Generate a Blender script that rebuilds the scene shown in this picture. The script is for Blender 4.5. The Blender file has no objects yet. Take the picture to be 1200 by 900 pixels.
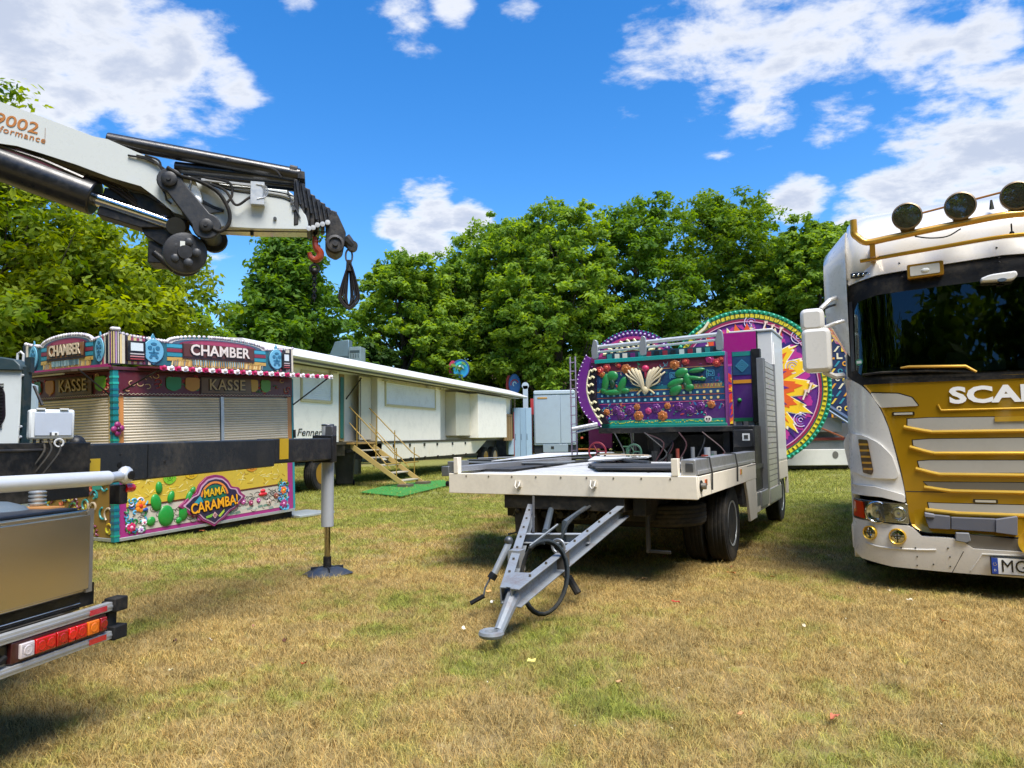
import bpy, bmesh, math, random
import numpy as np
from mathutils import Vector, Matrix, noise
R_ = math.radians
random.seed(7)
scn = bpy.context.scene
COL = scn.collection

# ------------------------------------------------------------------ camera
FPX, CAMH = 830.0, 1.35
cam_d = bpy.data.cameras.new("camera")
cam = bpy.data.objects.new("camera", cam_d)
COL.objects.link(cam)
cam_d.sensor_width = 36
cam_d.lens = FPX / 1200 * 36
cam_d.clip_end = 3000
CAMM = Matrix.Translation((0, 0, CAMH)) @ Matrix.Rotation(R_(94.27), 4, 'X') @ Matrix.Rotation(R_(-0.86), 4, 'Z')
cam.matrix_world = CAMM
scn.camera = cam

def ray(px, py):
    return (CAMM.to_3x3() @ Vector(((px - 600) / FPX, -(py - 450) / FPX, -1)))

# ------------------------------------------------------------------ light
SUN = Vector((0.24, -0.46, 1.0)).normalized()          # towards the sun: high, to the right and behind the camera
sd = bpy.data.lights.new("sun", 'SUN')
sd.energy = 3.5
sd.angle = R_(30.0)
sd.color = (1.0, 0.95, 0.87)
so = bpy.data.objects.new("sun", sd)
so.rotation_euler = SUN.to_track_quat('Z', 'Y').to_euler()
COL.objects.link(so)
scn.view_settings.view_transform = 'Standard'
scn.view_settings.look = 'None'
scn.view_settings.exposure = 0.97
scn.view_settings.gamma = 1
try:
    scn.cycles.max_bounces = 6
    scn.cycles.transparent_max_bounces = 8
    scn.cycles.use_denoising = True
except Exception:
    pass

# ------------------------------------------------------------------ node helpers
class N:
    def __init__(s, tree):
        s.t = tree
    def n(s, typ, **kw):
        nd = s.t.nodes.new(typ)
        ins = kw.pop('ins', {})
        for k, v in kw.items():
            setattr(nd, k, v)
        for k, v in ins.items():
            if hasattr(v, 'links') or isinstance(v, bpy.types.NodeSocket):
                s.t.links.new(v, nd.inputs[k])
            else:
                nd.inputs[k].default_value = v
        return nd
    def math(s, op, a, b=None, c=None, clamp=False):
        nd = s.t.nodes.new('ShaderNodeMath')
        nd.operation = op
        nd.use_clamp = clamp
        for i, v in enumerate((a, b, c)):
            if v is None: continue
            if isinstance(v, bpy.types.NodeSocket): s.t.links.new(v, nd.inputs[i])
            else: nd.inputs[i].default_value = v
        return nd.outputs[0]
    def mix(s, f, a, b, typ='MIX'):
        nd = s.t.nodes.new('ShaderNodeMix')
        nd.data_type = 'RGBA'
        nd.blend_type = typ
        for i, v in ((0, f), (6, a), (7, b)):
            if isinstance(v, bpy.types.NodeSocket): s.t.links.new(v, nd.inputs[i])
            else: nd.inputs[i].default_value = v if i == 0 or len(v) == 4 else (*v, 1)
        return nd.outputs[2]
    def rng(s, v, a, b, c=0.0, d=1.0, smooth=False):
        nd = s.t.nodes.new('ShaderNodeMapRange')
        nd.interpolation_type = 'SMOOTHSTEP' if smooth else 'LINEAR'
        s.t.links.new(v, nd.inputs[0])
        for i, x in enumerate((a, b, c, d)): nd.inputs[i + 1].default_value = x
        return nd.outputs[0]
    def noise(s, vec, scale, detail=4, rough=0.5, dist=0.0):
        nd = s.n('ShaderNodeTexNoise', ins={'Scale': scale, 'Detail': detail, 'Roughness': rough, 'Distortion': dist})
        if vec is not None: s.t.links.new(vec, nd.inputs['Vector'])
        return nd.outputs['Fac']

# ------------------------------------------------------------------ sky and clouds
world = bpy.data.worlds.new("World")
scn.world = world
world.use_nodes = True
wt = world.node_tree
wt.nodes.clear()
W = N(wt)
sky = wt.nodes.new('ShaderNodeTexSky')
sky.sky_type = 'NISHITA'
sky.sun_disc = False
sky.sun_elevation = math.asin(SUN.z)
sky.sun_rotation = math.atan2(SUN.x, SUN.y)
sky.air_density = 1.0
sky.dust_density = 0.4
sky.ozone_density = 2.2
hsv = W.n('ShaderNodeHueSaturation', ins={'Hue': 0.5, 'Saturation': 1.38, 'Value': 1.0, 'Color': sky.outputs[0]})
skycol = W.mix(1.0, hsv.outputs[0], (0.108, 0.114, 0.126), 'MULTIPLY')
tc = wt.nodes.new('ShaderNodeTexCoord')
dirv = tc.outputs['Generated']
sep = W.n('ShaderNodeSeparateXYZ', ins={0: dirv})
den = W.math('ADD', sep.outputs['Z'], 0.22)
den = W.math('MAXIMUM', den, 0.05)
proj = W.n('ShaderNodeVectorMath', operation='DIVIDE', ins={0: dirv})
comb = W.n('ShaderNodeCombineXYZ', ins={0: den, 1: den, 2: den})
wt.links.new(comb.outputs[0], proj.inputs[1])
mp = W.n('ShaderNodeMapping', ins={'Vector': proj.outputs[0], 'Rotation': (0, 0, R_(25)), 'Scale': (1.0, 1.25, 1.0)})
# cloud groups: (pixel x, y, radius in pixels, weight)
BLOBS = [(40, 20, 170, 1.3), (140, 60, 130, 1.15), (40, 110, 120, 1.15), (190, 100, 85, .9), (230, 130, 70, .9), (265, 100, 50, .85),
         (120, 152, 40, .8), (210, 150, 50, .7),
         (470, 25, 52, .68), (525, 5, 38, .6), (610, 15, 35, .5), (345, 0, 25, .5),
         (505, 265, 60, 1.5), (545, 262, 42, 1.4), (468, 260, 36, 1.3), (480, 290, 30, 1.2),
         (770, 70, 80, .82), (850, 45, 100, .95), (950, 30, 110, 1.0), (730, 105, 45, .7), (900, 115, 70, .85), (980, 95, 70, .85),
         (850, 165, 30, .62), (960, 155, 30, .6), (1060, 40, 80, .9), (1160, 40, 60, .85),
         (935, 232, 42, 1.2), (1150, 110, 55, .85), (1190, 95, 45, .85), (1130, 200, 100, 1.3), (1190, 180, 85, 1.3), (1050, 240, 62, 1.15), (1010, 255, 42, 1.1),
         (655, 250, 20, .3), (250, 305, 30, .85), (85, 310, 40, .5)]
rr = random.Random(3)
blobs = [(ray(a, b).normalized(), c / FPX, w) for a, b, c, w in BLOBS]
for k in range(16):
    az = R_(55 + k * 250 / 15 + rr.uniform(-6, 6)); el = R_(rr.uniform(8, 60))
    blobs.append((Vector((math.sin(az) * math.cos(el), math.cos(az) * math.cos(el), math.sin(el))), rr.uniform(.12, .3), rr.uniform(.8, 1)))
acc = None
for c, r, w in blobs:
    dt = W.n('ShaderNodeVectorMath', operation='DISTANCE', ins={0: dirv, 1: tuple(c)}).outputs['Value']
    m = W.rng(dt, r * 1.25, r * 0.15, 0.0, w, True)
    acc = m if acc is None else W.math('MAXIMUM', acc, m)
n1 = W.noise(mp.outputs[0], 6.5, 9, 0.6, 0.12)
n2 = W.noise(mp.outputs[0], 1.8, 4, 0.5, 0.2)
dens = W.math('ADD', acc, W.math('MULTIPLY', W.math('SUBTRACT', n1, 0.5), 2.6))
dens = W.math('ADD', dens, W.math('MULTIPLY', W.math('SUBTRACT', n2, 0.5), 0.5))
alpha = W.rng(dens, 0.48, 1.12, 0.0, 1.0, True)
alpha = W.math('MULTIPLY', alpha, W.rng(acc, 0.02, 0.3, 0.0, 1.0, True))
shade = W.rng(W.math('ADD', dens, W.math('MULTIPLY', n2, 0.3)), 0.9, 1.7, 0.0, 1.0, True)
ccol = W.mix(W.math('MULTIPLY', shade, 0.85), (0.53, 0.54, 0.56, 1), (0.27, 0.31, 0.40, 1))
fincol = W.mix(W.math('MULTIPLY', alpha, 0.96), skycol, ccol)
bg = W.n('ShaderNodeBackground', ins={'Color': fincol, 'Strength': 1.0})
wo = wt.nodes.new('ShaderNodeOutputWorld')
wt.links.new(bg.outputs[0], wo.inputs['Surface'])

# ------------------------------------------------------------------ colours and materials
def lin(c):
    if isinstance(c, str):
        c = tuple(int(c[i:i + 2], 16) / 255 for i in (0, 2, 4))
    return tuple(((x / 12.92) if x <= 0.04045 else ((x + 0.055) / 1.055) ** 2.4) for x in c)
WHITE, CREAM, BLACK, GREY = 'dcd9d2', 'ddd6c4', '101113', '8c8e90'
MATS = {}
def finish(name, rough=0.5, metal=0.0, coat=0.0, dirt=0.12, bump=0.0, bscale=60, spec=0.5, scale=3.0, trans=0.0, dirtcol=(0.16, 0.13, 0.09), rv=1.0):
    m = bpy.data.materials.new(name)
    m.use_nodes = True
    t = m.node_tree
    b = t.nodes['Principled BSDF']
    n = N(t)
    at = n.n('ShaderNodeAttribute', attribute_name='Col')
    oc = n.n('ShaderNodeTexCoord').outputs['Object']
    n1 = n.noise(oc, scale, 6, 0.65, 0.3)
    n2 = n.noise(oc, scale * 9, 3, 0.6)
    f = n.rng(n.math('ADD', n.math('MULTIPLY', n1, 0.7), n.math('MULTIPLY', n2, 0.3)), 0.48, 0.72, 0.0, dirt * 2.2)
    c = n.mix(f, at.outputs['Color'], n.mix(0.55, at.outputs['Color'], (*dirtcol, 1)))
    t.links.new(c, b.inputs['Base Color'])
    t.links.new(n.rng(n2, 0.3, 0.7, max(rough - 0.08 * rv, 0.02), min(rough + 0.1 * rv, 1)), b.inputs['Roughness'])
    b.inputs['Metallic'].default_value = metal
    b.inputs['Coat Weight'].default_value = coat
    b.inputs['Coat Roughness'].default_value = 0.05
    b.inputs['Specular IOR Level'].default_value = spec
    if bump:
        bp = n.n('ShaderNodeBump', ins={'Strength': bump, 'Distance': 0.01, 'Height': n.noise(oc, bscale, 4, 0.6)})
        t.links.new(bp.outputs[0], b.inputs['Normal'])
    MATS[name] = m
    return m
finish('paint', 0.35, 0, 0.25, 0.12)
finish('oldpaint', 0.55, 0, 0.0, 0.16, 0.06, 25)
finish('wornpaint', 0.5, 0.1, 0.0, 0.5, 0.12, 40, scale=5, dirtcol=(0.12, 0.055, 0.025))
finish('carpaint', 0.28, 0, 0.8, 0.04, rv=0.2)
finish('goldpaint', 0.32, 0.5, 0.7, 0.008, rv=0.1)
finish('satin', 0.5, 0, 0, 0.22, 0.1, 90)
finish('matte', 0.85, 0, 0, 0.3, 0.25, 60)
finish('metal', 0.42, 0.6, 0, 0.3, 0.05, 60)
finish('steel', 0.2, 0.95, 0, 0.01, 0.0, 12, scale=0.8, rv=0.1)
finish('insert', 0.38, 0.25, 0.3, 0.12, 0.0, scale=2, rv=0.3)
finish('chrome', 0.12, 1.0, 0, 0.05)
finish('rubber', 0.75, 0, 0, 0.35, 0.2, 120, 0.3)
finish('blackmetal', 0.45, 0.1, 0.0, 0.35, 0.15, 45)
finish('art', 0.42, 0, 0.15, 0.16)
finish('lens', 0.08, 0, 1.0, 0.02)
finish('wood', 0.8, 0, 0, 0.4, 0.3, 30)
finish('screen', 0.06, 0.0, 0.0, 0.0, spec=0.9)
finish('cloth', 0.9, 0, 0, 0.2)
finish('bark', 0.95, 0, 0, 0.5, 0.8, 14)

def glass_mat(name, tint, mixf):
    m = bpy.data.materials.new(name)
    m.use_nodes = True
    t = m.node_tree; t.nodes.clear(); n = N(t)
    tr = n.n('ShaderNodeBsdfTransparent', ins={'Color': (*tint, 1)})
    gl = n.n('ShaderNodeBsdfGlossy', ins={'Color': (0.95, 0.97, 1, 1), 'Roughness': 0.015})
    fr = n.n('ShaderNodeFresnel', ins={'IOR': 1.5})
    f = n.math('ADD', n.math('MULTIPLY', fr.outputs[0], 0.9), mixf, clamp=True)
    mx = n.n('ShaderNodeMixShader', ins={0: f, 1: tr.outputs[0], 2: gl.outputs[0]})
    o = n.n('ShaderNodeOutputMaterial', ins={0: mx.outputs[0]})
    MATS[name] = m
glass_mat('glass', (0.25, 0.32, 0.31), 0.0)
glass_mat('lampglass', (0.85, 0.87, 0.88), 0.05)

# ------------------------------------------------------------------ frames, things, geometry
class Frame:
    def __init__(s, x, y, z=0.0, ang=0.0, tilt=0.0):
        s.M = Matrix.Translation((x, y, z)) @ Matrix.Rotation(R_(ang), 4, 'Z') @ Matrix.Rotation(R_(-tilt), 4, 'Y')
        s.I = s.M.inverted()
    def hit(s, px, py, axis, off):
        o = s.I @ Vector((0, 0, CAMH)); d = s.I.to_3x3() @ ray(px, py)
        k = (off - o[axis]) / d[axis]
        return o + d * k
    def xz(s, px, py, off=0.0):
        p = s.hit(px, py, 1, off); return (p.x, p.z)
    def yz(s, px, py, off=0.0):
        p = s.hit(px, py, 0, off); return (p.y, p.z)
    def xy(s, px, py, off=0.0):
        p = s.hit(px, py, 2, off); return (p.x, p.y)
    def p(s, px, py, off=0.0):
        return s.hit(px, py, 1, off)

def thing(name, label, cat, F=None, group=None, M=None):
    o = bpy.data.objects.new(name, None)
    o.empty_display_size = 0.2
    COL.objects.link(o)
    o.matrix_world = M if M is not None else (F.M if F else Matrix())
    o['label'] = label; o['category'] = cat
    if group: o['group'] = group
    return o
def tag(o, label, cat, group=None):
    o['label'] = label; o['category'] = cat
    if group: o['group'] = group
    return o
def copy_tree(o, parent=None):
    c = o.copy(); COL.objects.link(c); c.parent = parent
    if parent: c.matrix_parent_inverse = o.matrix_parent_inverse.copy()
    for ch in list(o.children): copy_tree(ch, c)
    return c

def rounded(pts, r, n=4):
    out = []
    L = len(pts)
    for i in range(L):
        p0, p, p1 = (Vector(pts[i - 1]), Vector(pts[i]), Vector(pts[(i + 1) % L]))
        a = (p0 - p); b = (p1 - p)
        d = min(r, a.length * .45, b.length * .45)
        A = p + a.normalized() * d; B = p + b.normalized() * d
        for k in range(n + 1):
            t = k / n
            q = A * (1 - t) ** 2 + p * 2 * t * (1 - t) + B * t * t
            out.append(tuple(q))
    return out
def rect(x0, x1, z0, z1, r=0):
    p = [(x0, z0), (x1, z0), (x1, z1), (x0, z1)]
    return rounded(p, r) if r else p
def ell(cx, cz, rx, rz=None, n=20, a0=0, a1=360, rot=0):
    rz = rz or rx
    full = abs(a1 - a0) >= 360
    o = []
    for k in range(n if full else n + 1):
        a = R_(a0 + (a1 - a0) * k / n)
        x, z = rx * math.cos(a), rz * math.sin(a)
        c, s_ = math.cos(R_(rot)), math.sin(R_(rot))
        o.append((cx + x * c - z * s_, cz + x * s_ + z * c))
    return o
def ring(cx, cz, r0, r1, a0=0, a1=360, n=32, k=1.0):
    o = ell(cx, cz, r1, r1 * k, n, a0, a1 if a1 - a0 < 360 else a0 + 359.9)
    i = ell(cx, cz, r0, r0 * k, n, a0, a1 if a1 - a0 < 360 else a0 + 359.9)
    return o + i[::-1]
def spline(pts, n=6):
    P = [Vector(p) for p in pts]
    P = [P[0] * 2 - P[1]] + P + [P[-1] * 2 - P[-2]]
    out = []
    for i in range(1, len(P) - 2):
        for k in range(n):
            t = k / n
            a, b, c, d = P[i - 1], P[i], P[i + 1], P[i + 2]
            out.append(0.5 * ((2 * b) + (c - a) * t + (2 * a - 5 * b + 4 * c - d) * t * t + (3 * b - a - 3 * c + d) * t ** 3))
    out.append(P[-2])
    return out

def axm(ax, a, b, d):
    return {'y': (a, d, b), 'x': (d, a, b), 'z': (a, b, d)}[ax]

class G:
    def __init__(s):
        s.v = []; s.f = []; s.c = []; s.T = None
    def add(s, vs, fs, col, T=None):
        T = T or s.T
        k = len(s.v)
        for v in vs:
            v = Vector(v)
            s.v.append(T @ v if T else v)
        cl = lin(col)
        for f in fs:
            s.f.append([i + k for i in f]); s.c.append(cl)
        return s
    def box(s, x0, x1, y0, y1, z0, z1, col, T=None):
        if x0 > x1: x0, x1 = x1, x0
        if y0 > y1: y0, y1 = y1, y0
        if z0 > z1: z0, z1 = z1, z0
        vs = [(x, y, z) for x in (x0, x1) for y in (y0, y1) for z in (z0, z1)]
        return s.add(vs, [(0, 1, 3, 2), (4, 6, 7, 5), (0, 4, 5, 1), (2, 3, 7, 6), (0, 2, 6, 4), (1, 5, 7, 3)], col, T)
    def prism(s, pts, d0, d1, col, ax='y', T=None):
        n = len(pts)
        A = [axm(ax, a, b, d0) for a, b in pts]; B = [axm(ax, a, b, d1) for a, b in pts]
        ar = sum(pts[i][0] * pts[(i + 1) % n][1] - pts[(i + 1) % n][0] * pts[i][1] for i in range(n))
        fs = [list(range(n)), list(range(2 * n - 1, n - 1, -1))]
        for i in range(n):
            j = (i + 1) % n
            fs.append((i, i + n, j + n, j))
        # for ax y: CCW (x,z) at d0<d1 faces -y already
        flip = (ar < 0) ^ (d1 < d0) ^ (ax != 'y')
        if flip: fs = [list(f)[::-1] for f in fs]
        return s.add(A + B, fs, col, T)
    def tube(s, pts, r, col, n=8, closed=False, caps=True, T=None):
        P = [Vector(p) for p in pts]
        m = len(P)
        rs = r if isinstance(r, (list, tuple)) else [r] * m
        vs = []
        up = None
        for i, p in enumerate(P):
            if closed: t = P[(i + 1) % m] - P[i - 1]
            else: t = P[min(i + 1, m - 1)] - P[max(i - 1, 0)]
            t = t.normalized() if t.length > 1e-9 else Vector((0, 0, 1))
            if up is None:
                up = Vector((0, 0, 1)) if abs(t.z) < 0.9 else Vector((1, 0, 0))
            u = (up - t * up.dot(t))
            if u.length < 1e-6: u = t.orthogonal()
            u.normalize(); up = u
            w = t.cross(u)
            for k in range(n):
                a = 2 * math.pi * k / n
                vs.append(p + (u * math.cos(a) + w * math.sin(a)) * rs[i])
        fs = []
        for i in range(m if closed else m - 1):
            for k in range(n):
                a = i * n + k; b = i * n + (k + 1) % n
                c = ((i + 1) % m) * n + (k + 1) % n; d = ((i + 1) % m) * n + k
                fs.append((a, b, c, d))
        if caps and not closed:
            fs.append(list(range(n))[::-1]); fs.append(list(range((m - 1) * n, m * n)))
        return s.add(vs, fs, col, T)
    def cyl(s, p0, p1, r, col, n=20, r2=None, T=None):
        return s.tube([p0, p1], [r, r if r2 is None else r2], col, n, T=T)
    def lathe(s, prof, o, d, col, n=28, T=None, closed=False):
        """prof: list of (radius, distance along d from o)"""
        o = Vector(o); d = Vector(d).normalized(); u = d.orthogonal().normalized(); w = d.cross(u)
        vs = []
        for r, h in prof:
            for k in range(n):
                a = 2 * math.pi * k / n
                vs.append(o + d * h + (u * math.cos(a) + w * math.sin(a)) * max(r, 1e-4))
        fs = []
        m = len(prof)
        for i in range(m if closed else m - 1):
            for k in range(n):
                i2 = (i + 1) % m
                fs.append((i * n + k, i * n + (k + 1) % n, i2 * n + (k + 1) % n, i2 * n + k))
        if not closed:
            fs.append(list(range(n))[::-1]); fs.append(list(range((m - 1) * n, m * n)))
        return s.add(vs, fs, col, T)
    def ball(s, c, rx, col, ry=None, rz=None, n=12, m=7, T=None):
        ry = ry or rx; rz = rz or rx
        vs = []; fs = []
        for i in range(m + 1):
            th = math.pi * i / m
            for k in range(n):
                a = 2 * math.pi * k / n
                vs.append((c[0] + rx * math.sin(th) * math.cos(a), c[1] + ry * math.sin(th) * math.sin(a), c[2] + rz * math.cos(th)))
        for i in range(m):
            for k in range(n):
                fs.append((i * n + k, (i + 1) * n + k, (i + 1) * n + (k + 1) % n, i * n + (k + 1) % n))
        return s.add(vs, fs, col, T)
    def text(s, txt, size, col, T, extrude=0.004, offset=0.0, sx=1.0, align='CENTER', space=1.0, shear=0.0):
        c = bpy.data.curves.new('t', 'FONT')
        c.body = txt; c.size = size; c.extrude = extrude; c.offset = offset
        c.align_x = align; c.align_y = 'CENTER'; c.resolution_u = 3; c.space_character = space; c.shear = shear
        o = bpy.data.objects.new('t', c)
        me = bpy.data.meshes.new_from_object(o)
        S = Matrix.Diagonal((sx, 1, 1, 1))
        s.add([S @ v.co for v in me.vertices], [list(p.vertices) for p in me.polygons], col, T)
        bpy.data.objects.remove(o); bpy.data.meshes.remove(me); bpy.data.curves.remove(c)
        return s
    def mesh(s, name, fin, sharp=35):
        me = bpy.data.meshes.new(name)
        me.from_pydata([tuple(v) for v in s.v], [], s.f)
        ca = me.color_attributes.new('Col', 'FLOAT_COLOR', 'CORNER')
        arr = []
        for f, c in zip(s.f, s.c): arr.extend((*c, 1.0) * len(f))
        if len(arr) == len(me.loops) * 4: ca.data.foreach_set('color', arr)
        me.shade_smooth()
        me.set_sharp_from_angle(angle=R_(sharp))
        me.materials.append(MATS[fin])
        return me
    def clusters(s):
        nv = len(s.v); par = list(range(nv))
        def fd(i):
            while par[i] != i: par[i] = par[par[i]]; i = par[i]
            return i
        for f in s.f:
            a = fd(f[0])
            for i in f[1:]:
                b = fd(i)
                if a != b: par[b] = a
        comp = {}
        for i, v in enumerate(s.v):
            r = fd(i); c = comp.get(r)
            if c is None: comp[r] = [list(v), list(v)]
            else:
                for k in range(3): c[0][k] = min(c[0][k], v[k]); c[1][k] = max(c[1][k], v[k])
        keys = list(comp); e = 0.006
        cp = {k: k for k in keys}
        def fc(k):
            while cp[k] != k: k = cp[k]
            return k
        for i, a in enumerate(keys):
            A = comp[a]
            for b in keys[i + 1:]:
                B = comp[b]
                if all(A[0][k] - e <= B[1][k] and B[0][k] - e <= A[1][k] for k in range(3)):
                    x, y = fc(a), fc(b)
                    if x != y: cp[y] = x
        out = {}
        for j, f in enumerate(s.f): out.setdefault(fc(fd(f[0])), []).append(j)
        return list(out.values())
    def obj(s, name, parent=None, fin='paint', bev=0.0, M=None, label=None, kind=None, sharp=35, fix=False):
        if kind != 'stuff' and parent is not None and 'lettering' not in name and 'painting' not in name and len(s.f) < 6000:
            cl = s.clusters()
            if 1 < len(cl) <= 60:
                first = None
                for fl in cl:
                    h = G(); mp_ = {}
                    for j in fl:
                        nf = []
                        for i in s.f[j]:
                            if i not in mp_: mp_[i] = len(h.v); h.v.append(s.v[i])
                            nf.append(mp_[i])
                        h.f.append(nf); h.c.append(s.c[j])
                    o = h.obj1(name, parent, fin, bev, M, label, kind, sharp, fix)
                    first = first or o
                return first
        return s.obj1(name, parent, fin, bev, M, label, kind, sharp, fix)
    def obj1(s, name, parent=None, fin='paint', bev=0.0, M=None, label=None, kind=None, sharp=35, fix=False):
        me = s.mesh(name, fin, sharp)
        if fix:
            bm = bmesh.new(); bm.from_mesh(me); bmesh.ops.recalc_face_normals(bm, faces=bm.faces); bm.to_mesh(me); bm.free()
        o = bpy.data.objects.new(name, me)
        COL.objects.link(o)
        if parent is not None:
            o.parent = parent
            if M is not None:
                pm = Matrix(); q = parent
                while q is not None:
                    pm = q.matrix_basis @ pm; q = q.parent
                o.matrix_basis = pm.inverted() @ M
        elif M is not None:
            o.matrix_world = M
        if bev:
            b = o.modifiers.new('bevel', 'BEVEL'); b.width = bev; b.segments = 2; b.limit_method = 'ANGLE'; b.angle_limit = R_(40)
            b.harden_normals = False
        if label: o['label'] = label
        if kind: o['kind'] = kind
        return o
def TXT(x, z, y=0.0, rot=0.0):      # text frame on an xz face looking towards -y
    return Matrix.Translation((x, y, z)) @ Matrix.Rotation(R_(-rot), 4, 'Y') @ Matrix.Rotation(R_(90), 4, 'X')
def TXTL(y, z, x=0.0, rot=0.0):     # text frame on a yz face looking towards -x
    return Matrix.Translation((x, y, z)) @ Matrix.Rotation(R_(-90), 4, 'Z') @ Matrix.Rotation(R_(-rot), 4, 'Y') @ Matrix.Rotation(R_(90), 4, 'X')
# ------------------------------------------------------------------ ground
def turf_color(n, pos):
    """straw and green turf; shared by the soil sheet and the blades"""
    mpx = n.n('ShaderNodeMapping', ins={'Vector': pos, 'Scale': (1, 1, 0)}).outputs[0]
    big = n.noise(mpx, 0.33, 4, 0.55, 0.3)
    mid = n.noise(mpx, 1.6, 5, 0.6, 0.4)
    fine = n.noise(mpx, 9.0, 4, 0.65)
    sp = n.n('ShaderNodeSeparateXYZ', ins={0: pos})
    far = n.rng(sp.outputs['Y'], 7.5, 16, 0.0, 0.145)
    g = n.math('ADD', n.math('ADD', n.math('MULTIPLY', big, 0.5), n.math('MULTIPLY', mid, 0.5)), n.math('ADD', far, n.math('MULTIPLY', fine, 0.30)))
    green = n.rng(g, 0.615, 0.77, 0.0, 0.92, True)
    straw = n.mix(n.rng(fine, 0.35, 0.65), (0.29, 0.195, 0.062, 1), (0.60, 0.44, 0.175, 1))
    straw = n.mix(n.rng(mid, 0.35, 0.6), (0.34, 0.25, 0.10, 1), straw)
    grn = n.mix(n.rng(fine, 0.35, 0.65), (0.115, 0.15, 0.02, 1), (0.27, 0.30, 0.05, 1))
    out = n.mix(green, straw, grn)
    clod = n.noise(mpx, 4.2, 5, 0.7, 0.6)
    out = n.mix(n.rng(clod, 0.46, 0.30, 0.0, 0.55), out, (0.135, 0.11, 0.045, 1))
    out = n.mix(n.rng(clod, 0.55, 0.72, 0.0, 0.45), out, (0.64, 0.50, 0.26, 1))
    return out, green
def turf_mat(name, blade):
    m = bpy.data.materials.new(name); m.use_nodes = True
    t = m.node_tree; b = t.nodes['Principled BSDF']; n = N(t)
    pos = n.n('ShaderNodeNewGeometry').outputs['Position']
    c, g = turf_color(n, pos)
    if blade:
        ri = n.n('ShaderNodeAttribute', attribute_name='Col')
        c = n.mix(1.0, c, ri.outputs['Color'], 'MULTIPLY')
        hv = n.n('ShaderNodeHueSaturation', ins={'Value': 1.5, 'Color': c})
        c = hv.outputs[0]
        tl = n.n('ShaderNodeBsdfTranslucent', ins={'Color': c})
        b.inputs['Roughness'].default_value = 0.7
        b.inputs['Specular IOR Level'].default_value = 0.25
        mx = n.n('ShaderNodeMixShader', ins={0: 0.3, 1: b.outputs[0], 2: tl.outputs[0]})
        t.links.new(mx.outputs[0], t.nodes['Material Output'].inputs['Surface'])
        t.links.new(c, b.inputs['Base Color'])
    else:
        c = n.mix(0.25, c, (0.14, 0.095, 0.05, 1))
        t.links.new(c, b.inputs['Base Color'])
        b.inputs['Roughness'].default_value = 0.95
        h = n.noise(pos, 28, 6, 0.7)
        bp = n.n('ShaderNodeBump', ins={'Strength': 0.8, 'Distance': 0.03, 'Height': h})
        t.links.new(bp.outputs[0], b.inputs['Normal'])
    MATS[name] = m
    return m
turf_mat('soil', False); turf_mat('blade', True)

def ground_z(x, y):
    return 0.018 * noise.noise(Vector((x * .5, y * .5, 0))) + 0.01 * noise.noise(Vector((x * 1.9, y * 1.9, 3)))
gv = []; gf = []
xs = list(np.arange(-16, 16.01, 0.5)); ys = list(np.arange(-2, 30.01, 0.5))
xs = [-1500, -300, -90, -50, -30, -20] + xs + [20, 30, 50, 90, 300, 1500]
ys = [-600, -120, -40, -10] + ys + [36, 45, 60, 90, 150, 400, 2500]
for y in ys:
    for x in xs:
        gv.append((x, y, ground_z(x, y) - 0.01 if abs(x) < 25 and -5 < y < 40 else -0.01))
nx = len(xs)
for j in range(len(ys) - 1):
    for i in range(nx - 1):
        a = j * nx + i; gf.append((a, a + 1, a + nx + 1, a + nx))
me = bpy.data.meshes.new('ground'); me.from_pydata(gv, [], gf); me.shade_smooth(); me.materials.append(MATS['soil'])
ground = bpy.data.objects.new('ground', me); COL.objects.link(ground); ground['kind'] = 'structure'

# blades: tuft meshes scattered by geometry nodes
def tuft(seed, nb, h, spread, w):
    r = random.Random(seed); g = G()
    for k in range(nb):
        a = r.uniform(0, 6.28); bx, by = r.gauss(0, spread), r.gauss(0, spread)
        lean = r.uniform(0.3, 2.0); hh = h * r.uniform(0.5, 1.25); wa = r.uniform(0, 6.28)
        dx, dy = math.cos(a), math.sin(a); sx, sy = math.cos(wa) * w, math.sin(wa) * w
        p0 = Vector((bx, by, -0.005)); p1 = p0 + Vector((dx * hh * .35 * lean, dy * hh * .35 * lean, hh * .65))
        p2 = p1 + Vector((dx * hh * .55 * lean, dy * hh * .55 * lean, hh * r.uniform(-.15, .35)))
        s_ = Vector((sx, sy, 0))
        br = r.uniform(0.45, 1.3); wm = r.uniform(0.9, 1.12)
        col = tuple(min(1.3, br * q) for q in (wm, 1.0, 0.95 / wm))
        k0 = len(g.v)
        g.v += [p0 - s_, p0 + s_, p1 + s_ * .8, p1 - s_ * .8, p2]
        g.f += [[k0, k0 + 1, k0 + 2, k0 + 3], [k0 + 3, k0 + 2, k0 + 4]]
        g.c += [col, col]
    return g.mesh('tuft', 'blade', 180)
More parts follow.
